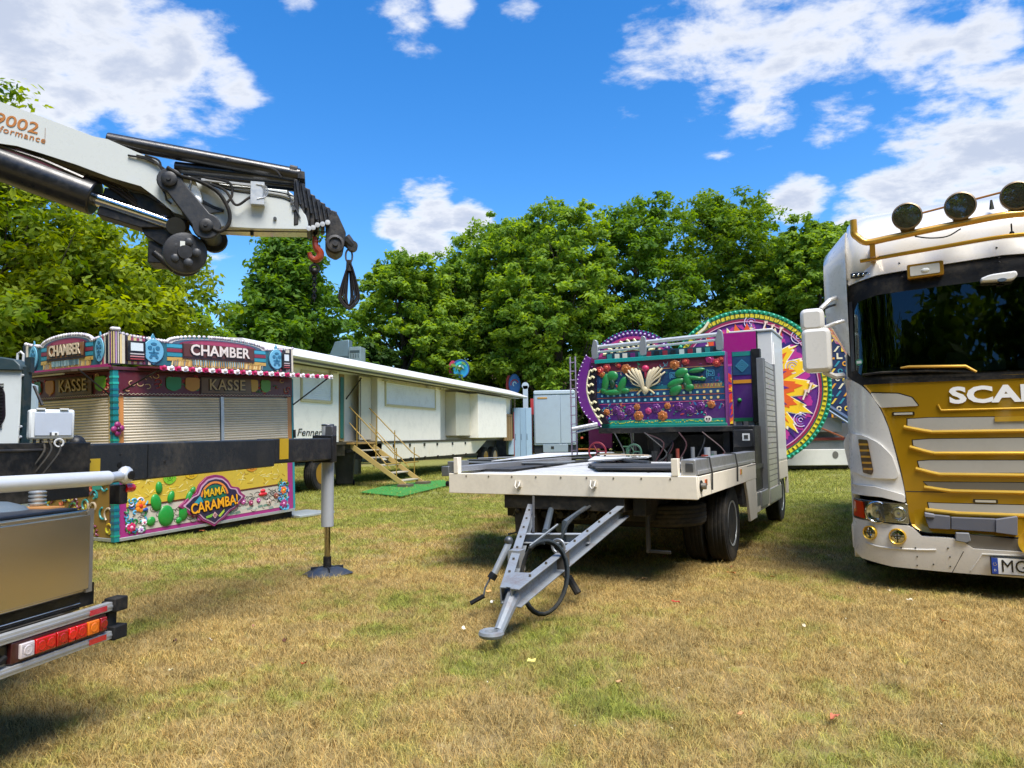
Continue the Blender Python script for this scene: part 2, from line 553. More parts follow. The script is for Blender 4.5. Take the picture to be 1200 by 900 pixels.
def scatter(name, x0, x1, y0, y1, count, tmesh, smin, smax, seed, cone=True):
    r = np.random.RandomState(seed)
    pts = []
    while len(pts) < count:
        y = y0 + (y1 - y0) * r.rand(count) ** 1.0
        x = (r.rand(count) * 2 - 1) * (y * 0.80 + 0.8)
        keep = (r.rand(count) < (y * 0.8 + .8) / (y1 * 0.8 + .8))
        pts += [(a, b, ground_z(a, b) - 0.008) for a, b in zip(x[keep], y[keep])]
    pts = pts[:count]
    me = bpy.data.meshes.new(name); me.from_pydata(pts, [], [])
    o = bpy.data.objects.new(name, me); COL.objects.link(o); o['kind'] = 'stuff'
    src = bpy.data.objects.new('grass_tuft', tmesh)
    tr = bpy.data.node_groups.new(name, 'GeometryNodeTree')
    tr.interface.new_socket('Geometry', in_out='INPUT', socket_type='NodeSocketGeometry')
    tr.interface.new_socket('Geometry', in_out='OUTPUT', socket_type='NodeSocketGeometry')
    gi = tr.nodes.new('NodeGroupInput'); go = tr.nodes.new('NodeGroupOutput')
    m2p = tr.nodes.new('GeometryNodeMeshToPoints')
    inst = tr.nodes.new('GeometryNodeInstanceOnPoints')
    oi = tr.nodes.new('GeometryNodeObjectInfo'); oi.inputs['Object'].default_value = src
    rv = tr.nodes.new('FunctionNodeRandomValue'); rv.data_type = 'FLOAT_VECTOR'
    rv.inputs[0].default_value = (-.15, -.15, 0); rv.inputs[1].default_value = (.15, .15, 6.28)
    rs = tr.nodes.new('FunctionNodeRandomValue'); rs.data_type = 'FLOAT'
    rs.inputs[2].default_value = smin; rs.inputs[3].default_value = smax
    L = tr.links.new
    L(gi.outputs[0], m2p.inputs[0]); L(m2p.outputs[0], inst.inputs['Points'])
    L(oi.outputs['Geometry'], inst.inputs['Instance'])
    L(rv.outputs[0], inst.inputs['Rotation']); L(rs.outputs[1], inst.inputs['Scale'])
    L(inst.outputs[0], go.inputs[0])
    md = o.modifiers.new('tufts', 'NODES'); md.node_group = tr
    return o
scatter('grass_clumps', 0, 0, 2.4, 12, 1500, tuft(7, 26, 0.062, 0.035, 0.0018), 0.5, 1.2, 5)
scatter('grass_near', 0, 0, 2.2, 7.5, 52000, tuft(1, 16, 0.038, 0.024, 0.0012), 0.7, 1.4, 1)
scatter('grass_middle', 0, 0, 7.5, 16, 42000, tuft(2, 16, 0.045, 0.035, 0.002), 0.7, 1.4, 2)
scatter('grass_far', 0, 0, 16, 34, 34000, tuft(3, 14, 0.06, 0.07, 0.004), 0.7, 1.5, 3)

# ------------------------------------------------------------------ trees
def leaf_mat(name):
    m = bpy.data.materials.new(name); m.use_nodes = True
    t = m.node_tree; b = t.nodes['Principled BSDF']; n = N(t)
    at = n.n('ShaderNodeAttribute', attribute_name='Col').outputs['Color']
    t.links.new(at, b.inputs['Base Color'])
    b.inputs['Roughness'].default_value = 0.6
    b.inputs['Specular IOR Level'].default_value = 0.25
    hv = n.n('ShaderNodeHueSaturation', ins={'Hue': 0.485, 'Saturation': 1.1, 'Value': 1.5, 'Color': at})
    tl = n.n('ShaderNodeBsdfTranslucent', ins={'Color': hv.outputs[0]})
    mx = n.n('ShaderNodeMixShader', ins={0: 0.5, 1: b.outputs[0], 2: tl.outputs[0]})
    t.links.new(mx.outputs[0], t.nodes['Material Output'].inputs['Surface'])
    MATS[name] = m
leaf_mat('leaf')

def leaves_mesh(name, centers, radii, per, size, cols, rs, droop=0.0):
    """many small folded leaf faces in clumps; centers (n,3), radii (n,)"""
    n = len(centers)
    C_ = np.repeat(centers, per, axis=0); Rr = np.repeat(radii, per)
    d = rs.normal(size=(n * per, 3)); d /= np.linalg.norm(d, axis=1)[:, None]
    rad = Rr * rs.rand(n * per) ** 0.45
    off = d * rad[:, None]; off[:, 2] *= 0.62
    P = C_ + off
    nrm = d * 0.7 + np.array([0, 0, 0.75]) + rs.normal(size=d.shape) * 0.45
    nrm /= np.linalg.norm(nrm, axis=1)[:, None]
    u = np.cross(nrm, rs.normal(size=d.shape)); u /= np.linalg.norm(u, axis=1)[:, None] + 1e-9
    w = np.cross(nrm, u)
    s_ = size * (0.6 + 0.8 * rs.rand(n * per))[:, None]
    a = P - u * s_; b = P + w * s_ * 0.45 - nrm * s_ * .1; c = P + u * s_ - nrm * s_ * 0.25; e = P - w * s_ * 0.45 - nrm * s_ * .1
    V = np.stack([a, b, c, e], axis=1).reshape(-1, 3)
    m = n * per
    me = bpy.data.meshes.new(name)
    me.vertices.add(m * 4); me.vertices.foreach_set('co', V.ravel())
    me.loops.add(m * 4); me.loops.foreach_set('vertex_index', np.arange(m * 4))
    me.polygons.add(m); me.polygons.foreach_set('loop_start', np.arange(m) * 4)
    me.polygons.foreach_set('loop_total', np.full(m, 4)) if False else None
    cidx = np.repeat(rs.rand(n), per) * 0.65 + 0.35 * rs.rand(m)
    A, B = np.array(cols[0]), np.array(cols[1])
    cc = A[None] * (1 - cidx[:, None]) + B[None] * cidx[:, None]
    ca = me.color_attributes.new('Col', 'FLOAT_COLOR', 'CORNER')
    c4 = np.ones((m, 4, 4)); c4[:, :, :3] = cc[:, None, :]
    me.update(calc_edges=True)
    ca.data.foreach_set('color', c4.ravel())
    me.materials.append(MATS['leaf'])
    return me

LIME = ((0.075, 0.150, 0.012), (0.34, 0.40, 0.022))
MIDG = ((0.065, 0.150, 0.022), (0.30, 0.43, 0.042))
DARK = ((0.020, 0.055, 0.012), (0.075, 0.150, 0.020))
def tree(name, label, x, y, h, r, cb, cols, seed, lobes=16, clumps=420, per=44, leaf=0.16, shape='round', group='trees round the field', lean=0.0):
    rs = np.random.RandomState(seed); rd = random.Random(seed)
    t = thing(name, label, 'tree', M=Matrix.Translation((x, y, 0)), group=group)
    g = G()
    top = h * 0.86
    tp = [Vector((lean * k / 8 + rd.uniform(-.15, .15) * (k > 0), rd.uniform(-.15, .15) * (k > 0), top * k / 8)) for k in range(9)]
    r0 = 0.018 * h + 0.08
    g.tube(tp, [r0 * (1 - 0.10 * k) if k else r0 * 1.35 for k in range(9)], '4a4036', 9)
    cen = []
    for k in range(lobes):
        f = (k + 0.5) / lobes
        zc = cb + (h - cb) * (0.10 + 0.80 * f)
        q = (zc - cb) / (h - cb)
        if shape == 'round': env = math.sin(math.pi * min(1, 0.16 + 0.80 * q)) ** 0.6
        else: env = max(0.16, (1 - q) ** 0.75) * 1.05
        a = k * 2.4 + rd.uniform(-.4, .4)
        lr = r * (0.38 if shape == 'round' else 0.30) * rd.uniform(0.8, 1.25) * (0.75 + .3 * env)
        rr_ = max(0.0, r * env - lr * 0.75) * rd.uniform(0.65, 1.1)
        c = Vector((math.cos(a) * rr_ + lean * q, math.sin(a) * rr_, zc))
        cen.append((c, lr))
        zb = max(cb * 0.55, c.z - (rr_ * 0.9 + .6))
        base = Vector((lean * zb / h, 0, min(zb, top * .9)))
        mid = base.lerp(c, 0.5) + Vector((0, 0, -0.08 * rr_))
        rb = r0 * 0.42 * (1 - 0.45 * q)
        g.tube([base, mid, c], [rb, rb * .65, rb * .3], '453b31', 6)
        for b_ in range(3):
            e = c + Vector((rd.uniform(-1, 1), rd.uniform(-1, 1), rd.uniform(-.3, 1))) * lr * 0.8
            g.tube([mid.lerp(c, .4), e], [rb * .35, rb * .1], '453b31', 5)
    g.obj('trunk', t, 'bark')
    w = np.array([lr ** 2 for c, lr in cen]); w /= w.sum()
    pick = rs.choice(len(cen), clumps, p=w)
    d = rs.normal(size=(clumps, 3)); d /= np.linalg.norm(d, axis=1)[:, None]
    lr = np.array([cen[i][1] for i in pick]); cc = np.array([tuple(cen[i][0]) for i in pick])
    rad = lr * (0.45 + 0.80 * rs.rand(clumps) ** 0.9)
    P = cc + d * rad[:, None] * np.array([1, 1, 0.8])
    P[:, 2] = np.maximum(P[:, 2], cb * 0.8)
    rr2 = r * 0.105 * (0.7 + 0.8 * rs.rand(clumps))
    me = leaves_mesh('crown', P, rr2, per, leaf, cols, rs)
    o = bpy.data.objects.new('crown', me); COL.objects.link(o); o.parent = t
    return t
# left side, close behind the booth
tree('maple_tree', 'bright yellow-green broad maple at the far left behind the crane truck', -17.0, 20.5, 11.8, 5.6, 1.4, LIME, 11, 22, 1100, 56, 0.125)
tree('maple_tree', 'lime green maple directly behind the ticket booth', -13.8, 23.5, 8.5, 4.0, 1.0, LIME, 12, 18, 900, 56, 0.125)
tree('maple_tree', 'mid green maple between the booth and the pointed tree', -14.2, 29.5, 7.0, 3.3, .8, MIDG, 13, 16, 700, 50, 0.15)
tree('pointed_tree', 'tall pointed dark green tree seen below the crane tip', -12.0, 38.0, 13.4, 5.0, 1.0, (MIDG[0], (0.15, 0.26, 0.022)), 14, 24, 1200, 50, 0.165, 'cone')
tree('shrub_tree', 'low dark green tree at the right foot of the pointed tree', -9.4, 43.0, 6.6, 3.4, 1.0, DARK, 15, 14, 480, 40, 0.2)
# far row
ROW = [(470, 292, 74, 3.6, MIDG, 'loose pale green tree at the left end of the far row', 0.9),
       (525, 300, 60, 3.9, MIDG, 'mid green tree beside the pale one at the left end of the far row', .8),
       (585, 248, 82, 4.6, MIDG, 'full round tree left of the middle of the far row', 1),
       (650, 232, 86, 5.0, MIDG, 'tall dense tree in the middle of the far row', 1),
       (742, 230, 88, 5.0, (MIDG[0], (0.16, 0.27, 0.022)), 'tall dark green tree above the painted ride panel', 1),
       (850, 218, 96, 5.4, (MIDG[0], (0.22, 0.32, 0.022)), 'tallest tree of the far row above the round backdrop', 1),
       (955, 245, 70, 4.6, MIDG, 'dark green tree at the right end of the far row beside the lorry', 1)]
for i, (px, py, rp, cb, cols, lab, dn) in enumerate(ROW):
    Yd = 46.0 + (i % 3) * 2.5
    d = ray(px, py); k = Yd / d.y
    h = CAMH + d.z * k
    tree('linden_tree', lab, d.x * k, Yd, h, rp * Yd / FPX, cb * .45, cols, 30 + i, 20, int(950 * dn), 60, 0.165, group='tall trees in a row behind the fairground')
for i, (x, yd, h, r) in enumerate([(18, 50, 15, 5), (25, 52, 17, 6), (33, 50, 16, 6)]):
    tree('linden_tree', ['tree hidden behind the lorry cab next to the far row', 'second tree behind the lorry at the right', 'rightmost tree behind the lorry'][i], x, yd, h, r, 2.5, MIDG, 50 + i, 14, 380, 40, 0.25, group='tall trees in a row behind the fairground')

# undergrowth and wood behind the row, and the trees behind the photographer that the windscreen mirrors
def mass(name, pts, per, leaf, cols, seed, zr):
    rs = np.random.RandomState(seed)
    P = np.array(pts); rad = np.array([zr * (0.6 + 0.8 * rs.rand()) for _ in pts])
    me = leaves_mesh(name, P, rad, per, leaf, cols, rs)
    o = bpy.data.objects.new(name, me); COL.objects.link(o); o['kind'] = 'stuff'
    return o
rs = np.random.RandomState(5)
pts = []
for k in range(1500):
    x = rs.uniform(-40, 42); 
    pts.append((x, 58 + rs.uniform(0, 6), rs.uniform(0.3, 5.5 + 3.2 * math.sin(x * .35) + 2.0 * math.sin(x * .9))))
for k in range(420):
    x = rs.uniform(-44, -12)
    pts.append((x, 50 + rs.uniform(0, 5), rs.uniform(0.3, 7)))
mass('woodland', pts, 60, 0.36, DARK, 8, 1.3)
pts = []
for k in range(1250):
    a = rs.uniform(-3.75, -.2); rr_ = rs.uniform(16, 24)
    pts.append((rr_ * math.cos(a), rr_ * math.sin(a) - 2, rs.uniform(0.5, 13 + 2.5 * math.sin(a * 9))))
mass('tree_belt', pts, 45, 0.5, MIDG, 9, 1.9)
# ------------------------------------------------------------------ show truck (white and gold lorry cab)
FT = Frame(2.96, 6.3, 0, -28)
truck = thing('show_truck', 'white and gold lorry cab with roof lamps and gold bull bar at the right edge', 'lorry', FT)
TW = 2.5
def cabfront(x, z):
    """depth of the cab's front surface at local x, z"""
    e = min(x, TW - x)
    d = max(0.0, (0.42 - e) / 0.42)
    y = 0.34 * (1 - math.sqrt(max(0, 1 - min(1, d) ** 2.2)))
    y += 0.05 * ((x - TW / 2) / (TW / 2)) ** 2
    if z > 1.80: y += (z - 1.80) * 0.10
    if z > 2.68: y += (z - 2.68) * 0.35
    if z < 0.56: y += (0.56 - z) ** 2 * 0.35 - 0.03
    return y
def skin(g, pts, off, thick, col, step=0.07, surf=cabfront):
    """a 2D outline (x, z) wrapped on the cab front, off metres proud of it"""
    bm = bmesh.new()
    vs = [bm.verts.new((a, 0, b)) for a, b in pts]
    bm.faces.new(vs)
    x0, x1 = min(p[0] for p in pts), max(p[0] for p in pts)
    z0, z1 = min(p[1] for p in pts), max(p[1] for p in pts)
    for ax, lo, hi, st in ((0, x0, x1, step), (2, z0, z1, step * 2)):
        k = math.floor(lo / st) + 1
        while k * st < hi:
            co = Vector((0, 0, 0)); co[ax] = k * st; no = Vector((0, 0, 0)); no[ax] = 1
            bmesh.ops.bisect_plane(bm, geom=bm.verts[:] + bm.edges[:] + bm.faces[:], plane_co=co, plane_no=no)
            k += 1
    bmesh.ops.recalc_face_normals(bm, faces=bm.faces)
    bm.verts.index_update()
    V = [v.co.copy() for v in bm.verts]; n = len(V)
    A = [Vector((v.x, surf(v.x, v.z) - off, v.z)) for v in V]
    B = [Vector((v.x, surf(v.x, v.z) - off + thick, v.z)) for v in V]
    fs = []
    for f in bm.faces:
        idx = [v.index for v in f.verts]
        nrm = f.normal.y
        fs.append(idx if nrm < 0 else idx[::-1])
        fs.append([i + n for i in (idx[::-1] if nrm < 0 else idx)])
    for e in bm.edges:
        if len(e.link_faces) == 1:
            a, b = e.verts[0].index, e.verts[1].index
            l = e.link_faces[0]; ids = [v.index for v in l.verts]
            if (ids.index(b) - ids.index(a)) % len(ids) == 1: a, b = b, a
            if l.normal.y > 0: a, b = b, a
            fs.append([a, b, b + n, a + n])
    bm.free()
    g.add(A + B, fs, col)
def mir(pts): return [(TW - x, z) for x, z in pts][::-1]
def full(pts):  # left half outline running from the centre top ... to the centre bottom -> closed symmetric outline
    return pts + [(TW - x, z) for x, z in reversed(pts)]
def zp(zx, zy, off=0.0):   # coordinates read off an enlarged view of the photograph's lower cab
    return FT.xz(960 + zx / 3.333, 420 + zy / 3.333, off)
C = TW / 2

g = G()   # cab shell behind the skins
g.box(0.08, TW - 0.08, 0.40, 2.2, 0.75, 2.75, WHITE)
g.obj('cab_shell', truck, 'carpaint', 0.03)
g = G()
prof = [(0.28, 2.70), (0.20, 2.80), (0.22, 3.08), (0.36, 3.27), (0.75, 3.48), (1.5, 3.60), (2.2, 3.60), (2.2, 2.70)]
# roof: lofted along x with rounded sides
secs = []
for x, kx in ((0.035, 0.80), (0.06, .9), (0.13, 0.965), (0.24, 0.99), (0.5, 1.0), (C, 1.005), (2.0, 1.0), (2.26, .99), (2.37, .965), (2.44, .9), (2.465, 0.80)):
    secs.append([(x, max(y, cabfront(x, 2.7) * .9 + (y - .22) * .98 + .03) if i < 6 else y, 2.70 + (z - 2.70) * kx) for i, (y, z) in enumerate(prof)])
vs = [p for s_ in secs for p in s_]; n = len(prof)
fs = [(i * n + k, (i + 1) * n + k, (i + 1) * n + k + 1, i * n + k + 1) for i in range(len(secs) - 1) for k in range(n - 1)]
fs += [list(range(n)), list(range((len(secs) - 1) * n, len(secs) * n))[::-1]]
g.add(vs, fs, WHITE)
g.obj('roof', truck, 'carpaint', 0, fix=True, sharp=50)
# side deflector panels standing off the rear of the cab
g = G()
for x0, x1 in ((-0.03, 0.01), (TW - 0.01, TW + 0.03)):
    g.prism(rounded([(1.15, 1.0), (2.25, 1.0), (2.25, 3.35), (1.75, 3.32), (1.25, 2.9), (1.10, 2.2)], .15), x0, x1, WHITE, 'x')
g.obj('side_deflector', truck, 'carpaint', 0.01)
# rounded side fairing beside the roof, wider than the cab front
for sx in (0, 1):
    m = (lambda x: TW - x) if sx else (lambda x: x)
    yz0 = rounded([(.22, 2.0), (2.2, 2.0), (2.2, 3.45), (.55, 3.30), (.22, 3.05)], .12, 3)
    yz1 = rounded([(.42, 2.35), (1.9, 2.3), (1.9, 3.30), (.70, 3.16), (.42, 2.98)], .14, 3)
    n_ = len(yz0)
    g = G(); g.add([(m(.05), a, b) for a, b in yz0] + [(m(-.10), .15 * .42 + .85 * a, b) for a, b in yz1] + [(m(-.155), a + .03, 2.75 + (b - 2.75) * .9) for a, b in yz1], [list(range(2 * n_, 3 * n_))] + [(i, (i + 1) % n_, n_ + (i + 1) % n_, n_ + i) for i in range(n_)] + [(n_ + i, n_ + (i + 1) % n_, 2 * n_ + (i + 1) % n_, 2 * n_ + i) for i in range(n_)] + [list(range(n_))[::-1]], WHITE)
    sf = g.obj('side_fairing', truck, 'carpaint', 0, fix=True, sharp=50)
    g = G(); g.prism(rounded([(.62, 2.45), (.80, 2.45), (1.05, 3.0), (.90, 3.02)], .04), m(-.152), m(-.160), '55585c', 'x'); g.obj('fairing_slot', sf, 'satin', fix=True)
g = G()
for sx in (0, 1):
    m = (lambda x: TW - x) if sx else (lambda x: x)
    g.box(m(-0.035), m(-0.02), 1.35, 2.1, 2.35, 2.9, '9a9c9e')
    for k in range(6): g.box(m(-0.05), m(-0.034), 1.38, 2.07, 2.40 + k * .08, 2.43 + k * .08, 'c9cbcc')
g.obj('deflector_grille', truck, 'paint')

g = G()   # white A-pillar / side walls
for m in ((lambda x: x), (lambda x: TW - x)):
    g.prism([(0.34, 0.62), (1.2, 0.62), (1.2, 2.75), (0.36, 2.75), (0.30, 1.9)], m(0.02), m(0.07), WHITE, 'x')
g.obj('side_wall', truck, 'carpaint', 0.008)
g = G()   # door window
g.prism(rounded([(0.55, 1.85), (1.1, 1.85), (1.1, 2.6), (0.62, 2.6)], .05), 0.008, 0.019, '0b0e0f', 'x')
g.obj('door_window', truck, 'screen')

# black band round the windscreen, roof front band (white), screen
g = G()
skin(g, full([(C, 2.80), (0.30, 2.745), (0.06, 2.70), (0.03, 2.55), (0.02, 1.86), (0.10, 1.775), (C, 1.775)]), 0.0, 0.05, '0c0d0e')
g.obj('windscreen_surround', truck, 'rubber', 0)
g = G()
ws = full([(C, 2.60), (0.30, 2.565), (0.14, 2.53), (0.105, 2.45), (0.095, 1.90), (0.15, 1.84), (C, 1.825)])
skin(g, ws, 0.006, 0.004, '0a1012')
o = g.obj('windscreen', truck, 'glass')
# cab interior seen dimly through the glass: recess is the surround itself; dashboard, hat and sticker sit on it
g = G()
skin(g, full([(C, 2.95), (0.35, 2.90), (0.10, 2.84), (0.045, 2.74), (0.07, 2.705), (0.30, 2.75), (C, 2.805)]), 0.02, 0.08, WHITE)
g.obj('roof_visor_band', truck, 'carpaint', 0.006)
g = G()
skin(g, rounded([(0.16, 1.845), (1.2, 1.835), (1.2, 1.93), (0.55, 1.90), (0.2, 1.91)], .02), 0.003, 0.006, '1e3032')
skin(g, rect(1.28, 2.34, 1.84, 1.92, .02), 0.003, 0.006, '1e3032')
g.obj('dashboard', truck, 'satin')
g = G()
hx, hz = FT.xz(1122, 425)
skin(g, ell(hx, hz - .02, 0.13, 0.035, 24), 0.0045, 0.004, '23332f')
skin(g, rounded([(hx - .085, hz), (hx + .085, hz), (hx + .07, hz + .10), (hx, hz + .085), (hx - .07, hz + .10)], .03), 0.0045, 0.004, '1c2a28')
g.obj('hat', truck, 'matte')
g = G()
sx_, sz_ = FT.xz(1003, 423)
skin(g, ell(sx_ + .02, sz_, .03, .03, 18), 0.008, 0.002, '0d7a55'); skin(g, rect(sx_, sx_ + .04, sz_ - .012, sz_ + .012), 0.010, 0.002, 'd8dcd6')
g.obj('round_sticker', truck, 'paint')

# white corner deflectors
inner = [zp(80, 68), zp(120, 78), zp(165, 105), zp(200, 140), zp(240, 200), zp(270, 270), zp(295, 360), zp(318, 450), zp(330, 500), zp(338, 555)]
corner = [(0.0, 1.76), (0.0, 1.2), (0.0, 0.86)] + [inner[-1]] + inner[:-1][::-1]
for pts in (corner, mir(corner)):
    g = G(); skin(g, rounded(pts, .03, 2), 0.055, 0.09, WHITE)
    g.obj('corner_panel', truck, 'carpaint', 0.012)
# raised lower lobe and the ridge above the headlight
low = [zp(85, 330), zp(105, 290), zp(170, 300), zp(235, 330), zp(285, 380), zp(312, 455), zp(300, 470), zp(190, 468), zp(110, 440)]
rid = [(0.0, 0.88), (0.0, 0.795), (0.25, .785), zp(338, 562), zp(332, 530), (0.2, .875)]
for f in ((lambda p: p), mir):
    g = G(); skin(g, rounded(f(low), .03, 3), 0.078, 0.05, WHITE); skin(g, rounded(f(rid), .02, 3), 0.095, 0.10, WHITE)
    g.obj('corner_step', truck, 'carpaint', 0.014)
vent = [zp(150, 315), zp(188, 318), zp(212, 440), zp(205, 455), zp(170, 448)]
for f in ((lambda p: p), mir):
    g = G(); skin(g, rounded(f(vent), .012, 3), 0.085, 0.02, '4a3510')
    for k in range(5):
        a = zp(152 + k * 5, 335 + k * 24); b = zp(192 + k * 4, 335 + k * 24)
        q = [(a[0], a[1] - .011), (b[0], b[1] - .011), (b[0], b[1] + .006), (a[0], a[1] + .006)]
        skin(g, f(q), 0.094, 0.012, 'c9921c')
    g.obj('side_vent', truck, 'goldpaint')

# gold front
GOLD, GOLD2 = 'b0860f', 'd0a428'
gold = [zp(160, 95), zp(200, 140), zp(240, 200), zp(270, 270), zp(297, 360), zp(320, 450), zp(335, 530), zp(345, 600), zp(360, 650), zp(400, 675), zp(480, 684), (C, zp(600, 690)[1])]
gold = [(C, zp(780, 62)[1])] + gold
g = G(); skin(g, full(gold), 0.02, 0.06, GOLD)
g.obj('gold_grille_panel', truck, 'goldpaint', 0.004)
# thin dark outline between gold and white
g = G()
for f in ((lambda x: x), (lambda x: TW - x)):
    L_ = [(f(p[0]), cabfront(p[0], p[1]) - .024, p[1]) for p in gold[1:]]
    g.tube(spline(L_, 3), 0.006, '0b0a08', 6)
g.obj('panel_seal', truck, 'rubber')
# silver inserts in the grille, each with a bright gold lip below
slats = [([(345, 237), (430, 232)], [(430, 282), (345, 262)], (228, 278), 283),
         ([(365, 320), (430, 315)], [(440, 366), (368, 340)], (311, 362), 370),
         ([(385, 402), (430, 398)], [(460, 448), (392, 425)], (398, 446), 456),
         ([(408, 482), (450, 483)], [(500, 514), (425, 497)], (485, 516), 523),
         ([(425, 563), (460, 565)], [(520, 603), (430, 585)], (572, 607), 612)]
for k, (tp, bt, (zt, zb), lip) in enumerate(slats):
    up = [zp(*p) for p in tp]; dn = [zp(*p) for p in bt]
    zc, zd = zp(780, zt)[1], zp(780, zb)[1]
    pts = [(C, zc)] + up[::-1] + dn[::-1] + [(C, zd)]
    g = G()
    dark = k == 3
    skin(g, full([(C, zc + .006)] + [(p[0] - .008, p[1] + .006) for p in up[::-1]] + [(p[0] - .008, p[1] - .004) for p in dn[::-1]] + [(C, zd - .004)]), 0.021, 0.01, '17140c')
    skin(g, full(pts), 0.026, 0.02, '6f6a60' if dark else 'b3b0a8')
    g.obj('grille_insert', truck, 'insert')
    zl = zp(780, lip)[1]; xs_ = dn[0][0]
    line = [(dn[1][0] - .03, dn[1][1] - .012), (xs_, zl + .004), (xs_ + .12, zl), (TW - xs_ - .12, zl), (TW - xs_, zl + .004), (TW - dn[1][0] + .03, dn[1][1] - .012)]
    g = G(); g.tube([(a, cabfront(a, b) - .028, b) for a, b in spline([Vector(p) for p in line], 5)], 0.016, GOLD2, 8)
    g.obj('grille_lip', truck, 'goldpaint')
# deep grooves
g = G()
for zz in (528, ):
    z_ = zp(780, zz)[1]
    skin(g, full([(C, z_ + .004), (zp(333, 526)[0] + .01, z_ + .004), (zp(333, 526)[0] + .01, z_ - .004), (C, z_ - .004)]), 0.0215, 0.004, '120e06')
g.obj('hatch_gap', truck, 'matte')
g = G()   # ledge under the name
zl = zp(700, 197)[1]
a0 = zp(475, 197)[0]
g.tube([(a, cabfront(a, zl) - .026, b) for a, b in ((zp(462, 165)[0], zl + .05), (a0, zl), (a0 + .1, zl), (TW - a0 - .1, zl), (TW - a0, zl), (TW - a0 + .01, zl + .05))], 0.009, GOLD2, 8)
g.obj('name_ledge', truck, 'goldpaint')
sw = [zp(198, 130), zp(310, 134), zp(365, 150), zp(392, 185), zp(240, 192), zp(215, 160)]
for f in ((lambda p: p), mir):
    g = G(); skin(g, rounded(f([(x, z) for x, z in sw]), .012, 3), 0.024, 0.008, '17140c'); skin(g, rounded(f([(x * .97 + .008, (z - 1.55) * .93 + 1.55) for x, z in sw]), .012, 3), 0.030, 0.012, 'b9b5aa')
    g.obj('corner_insert', truck, 'insert')
g = G()
for zx, zy in ((328, 216), (648, 557)):
    a = zp(zx, zy)
    skin(g, rect(a[0] - .085, a[0] + .085, a[1] - .016, a[1] + .016, .008), 0.027, 0.01, '3a3020'); skin(g, rect(a[0] - .07, a[0] + .07, a[1] - .009, a[1] + .009, .004), 0.032, 0.01, 'd6d2c8')
a = zp(800, 235)
skin(g, rect(a[0] - .20, C * 2 - a[0] + .20, a[1] - .02, a[1] + .02, .008), 0.036, 0.03, GOLD2)
g.obj('badge_strip', truck, 'goldpaint')
g = G()
zt = FT.xz(1187, 462)
g.text('SCANIA', 0.182, 'f0f0ee', TXT(C + .005, zt[1] + .0, cabfront(C, 1.64) - .024), 0.003, 0.0075, 1.42, space=1.02)
g.obj('name_lettering', truck, 'paint')

# headlights
for f, s_ in (((lambda p: p), 0), (mir, 1)):
    mx = (lambda x: TW - x) if s_ else (lambda x: x)
    root = G(); hl = [zp(128, 552), zp(345, 566), zp(352, 645), zp(128, 630)]
    skin(root, rounded(f(hl), .015), 0.075, 0.07, '9c9b96')
    r_ = root.obj('headlight', truck, 'steel', 0.004)
    g = G()
    skin(g, rounded(f([zp(130, 558), zp(170, 562), zp(178, 628), zp(132, 622)]), .008), 0.083, 0.01, 'c4380c')
    g.obj('indicator', r_, 'lens')
    g = G()
    for (zx, zy, rad) in ((226, 600, .088), (310, 605, .055)):
        a = zp(zx, zy); x = mx(a[0]); y = cabfront(a[0], a[1]) - .08
        g.lathe([(rad * 1.08, 0.0), (rad * 1.08, .012), (rad, .016), (rad * .93, .004), (rad * .6, -.0), (rad * .25, -.02), (rad * .22, .012), (.001, .018)], (x, y, a[1]), (0 if s_ else -.0, -1, 0), 'bfc2c2', 28)
    g.obj('reflector', r_, 'chrome', fix=True)
    g = G(); skin(g, rounded(f([zp(180, 562), zp(340, 570), zp(347, 640), zp(182, 630)]), .015), 0.105, 0.004, 'ffffff')
    g.obj('headlight_glass', r_, 'lampglass')
# bumper
bz = FT.xz(1120, 668)[1]
bump = [(C, zp(700, 690)[1] + .03)] + [zp(540, 690), zp(470, 680), zp(400, 690), zp(370, 660), zp(345, 650), (0.25, .565), (0.02, 0.575), (-.012, 0.5), (-.008, 0.30), (0.06, 0.235), (0.30, 0.20), (0.7, 0.188), (C, 0.18)]
zb = zp(600, 740)[1]
bump = [(C, zb + .0), zp(600, 738), zp(545, 700), zp(470, 693), zp(400, 690), zp(368, 660), zp(345, 650), (0.25, .565), (0.02, 0.575), (-.012, 0.5), (-.008, 0.30), (0.06, 0.235), (0.30, 0.20), (0.7, 0.188), (C, 0.18)]
g = G(); skin(g, full(bump), 0.075, 0.09, WHITE)
g.obj('bumper', truck, 'carpaint', 0.012)
g = G(); skin(g, full([(C, zb + .09), zp(560, 680), zp(548, 700), zp(600, 742), (C, zb - .01)]), 0.045, 0.05, '5c564c')
g.obj('bumper_grille', truck, 'satin')
g = G()   # bumper styling: crease, central joint
L1 = [zp(180, 722), zp(240, 735), zp(380, 742), zp(455, 742)]
g.tube([(a, cabfront(a, b) - .074, b) for a, b in spline([Vector(p) for p in L1], 4)], 0.007, WHITE, 6)
a, b = zp(560, 748), zp(518, 832)
g.tube([(p[0], cabfront(*p) - .0765, p[1]) for p in (a, b)], 0.003, '2c2820', 5)
a, b, c_ = zp(590, 825), zp(632, 758), zp(800, 765)
g.tube([(p[0], cabfront(*p) - .074, p[1]) for p in (a, b, c_)], 0.007, 'd8d5cd', 5)
g.obj('bumper_crease', truck, 'carpaint')
g = G()
rb = random.Random(4)
for zx, zy in ((382, 770), (382, 805), (445, 800), (508, 770), (510, 808), (320, 735), (375, 735), (500, 735)):
    p = zp(zx, zy); g.cyl((p[0], cabfront(*p) - .073, p[1]), (p[0], cabfront(*p) - .079, p[1]), .006, '3a352c', 8)
g.obj('rivet', truck, 'metal', kind='stuff')
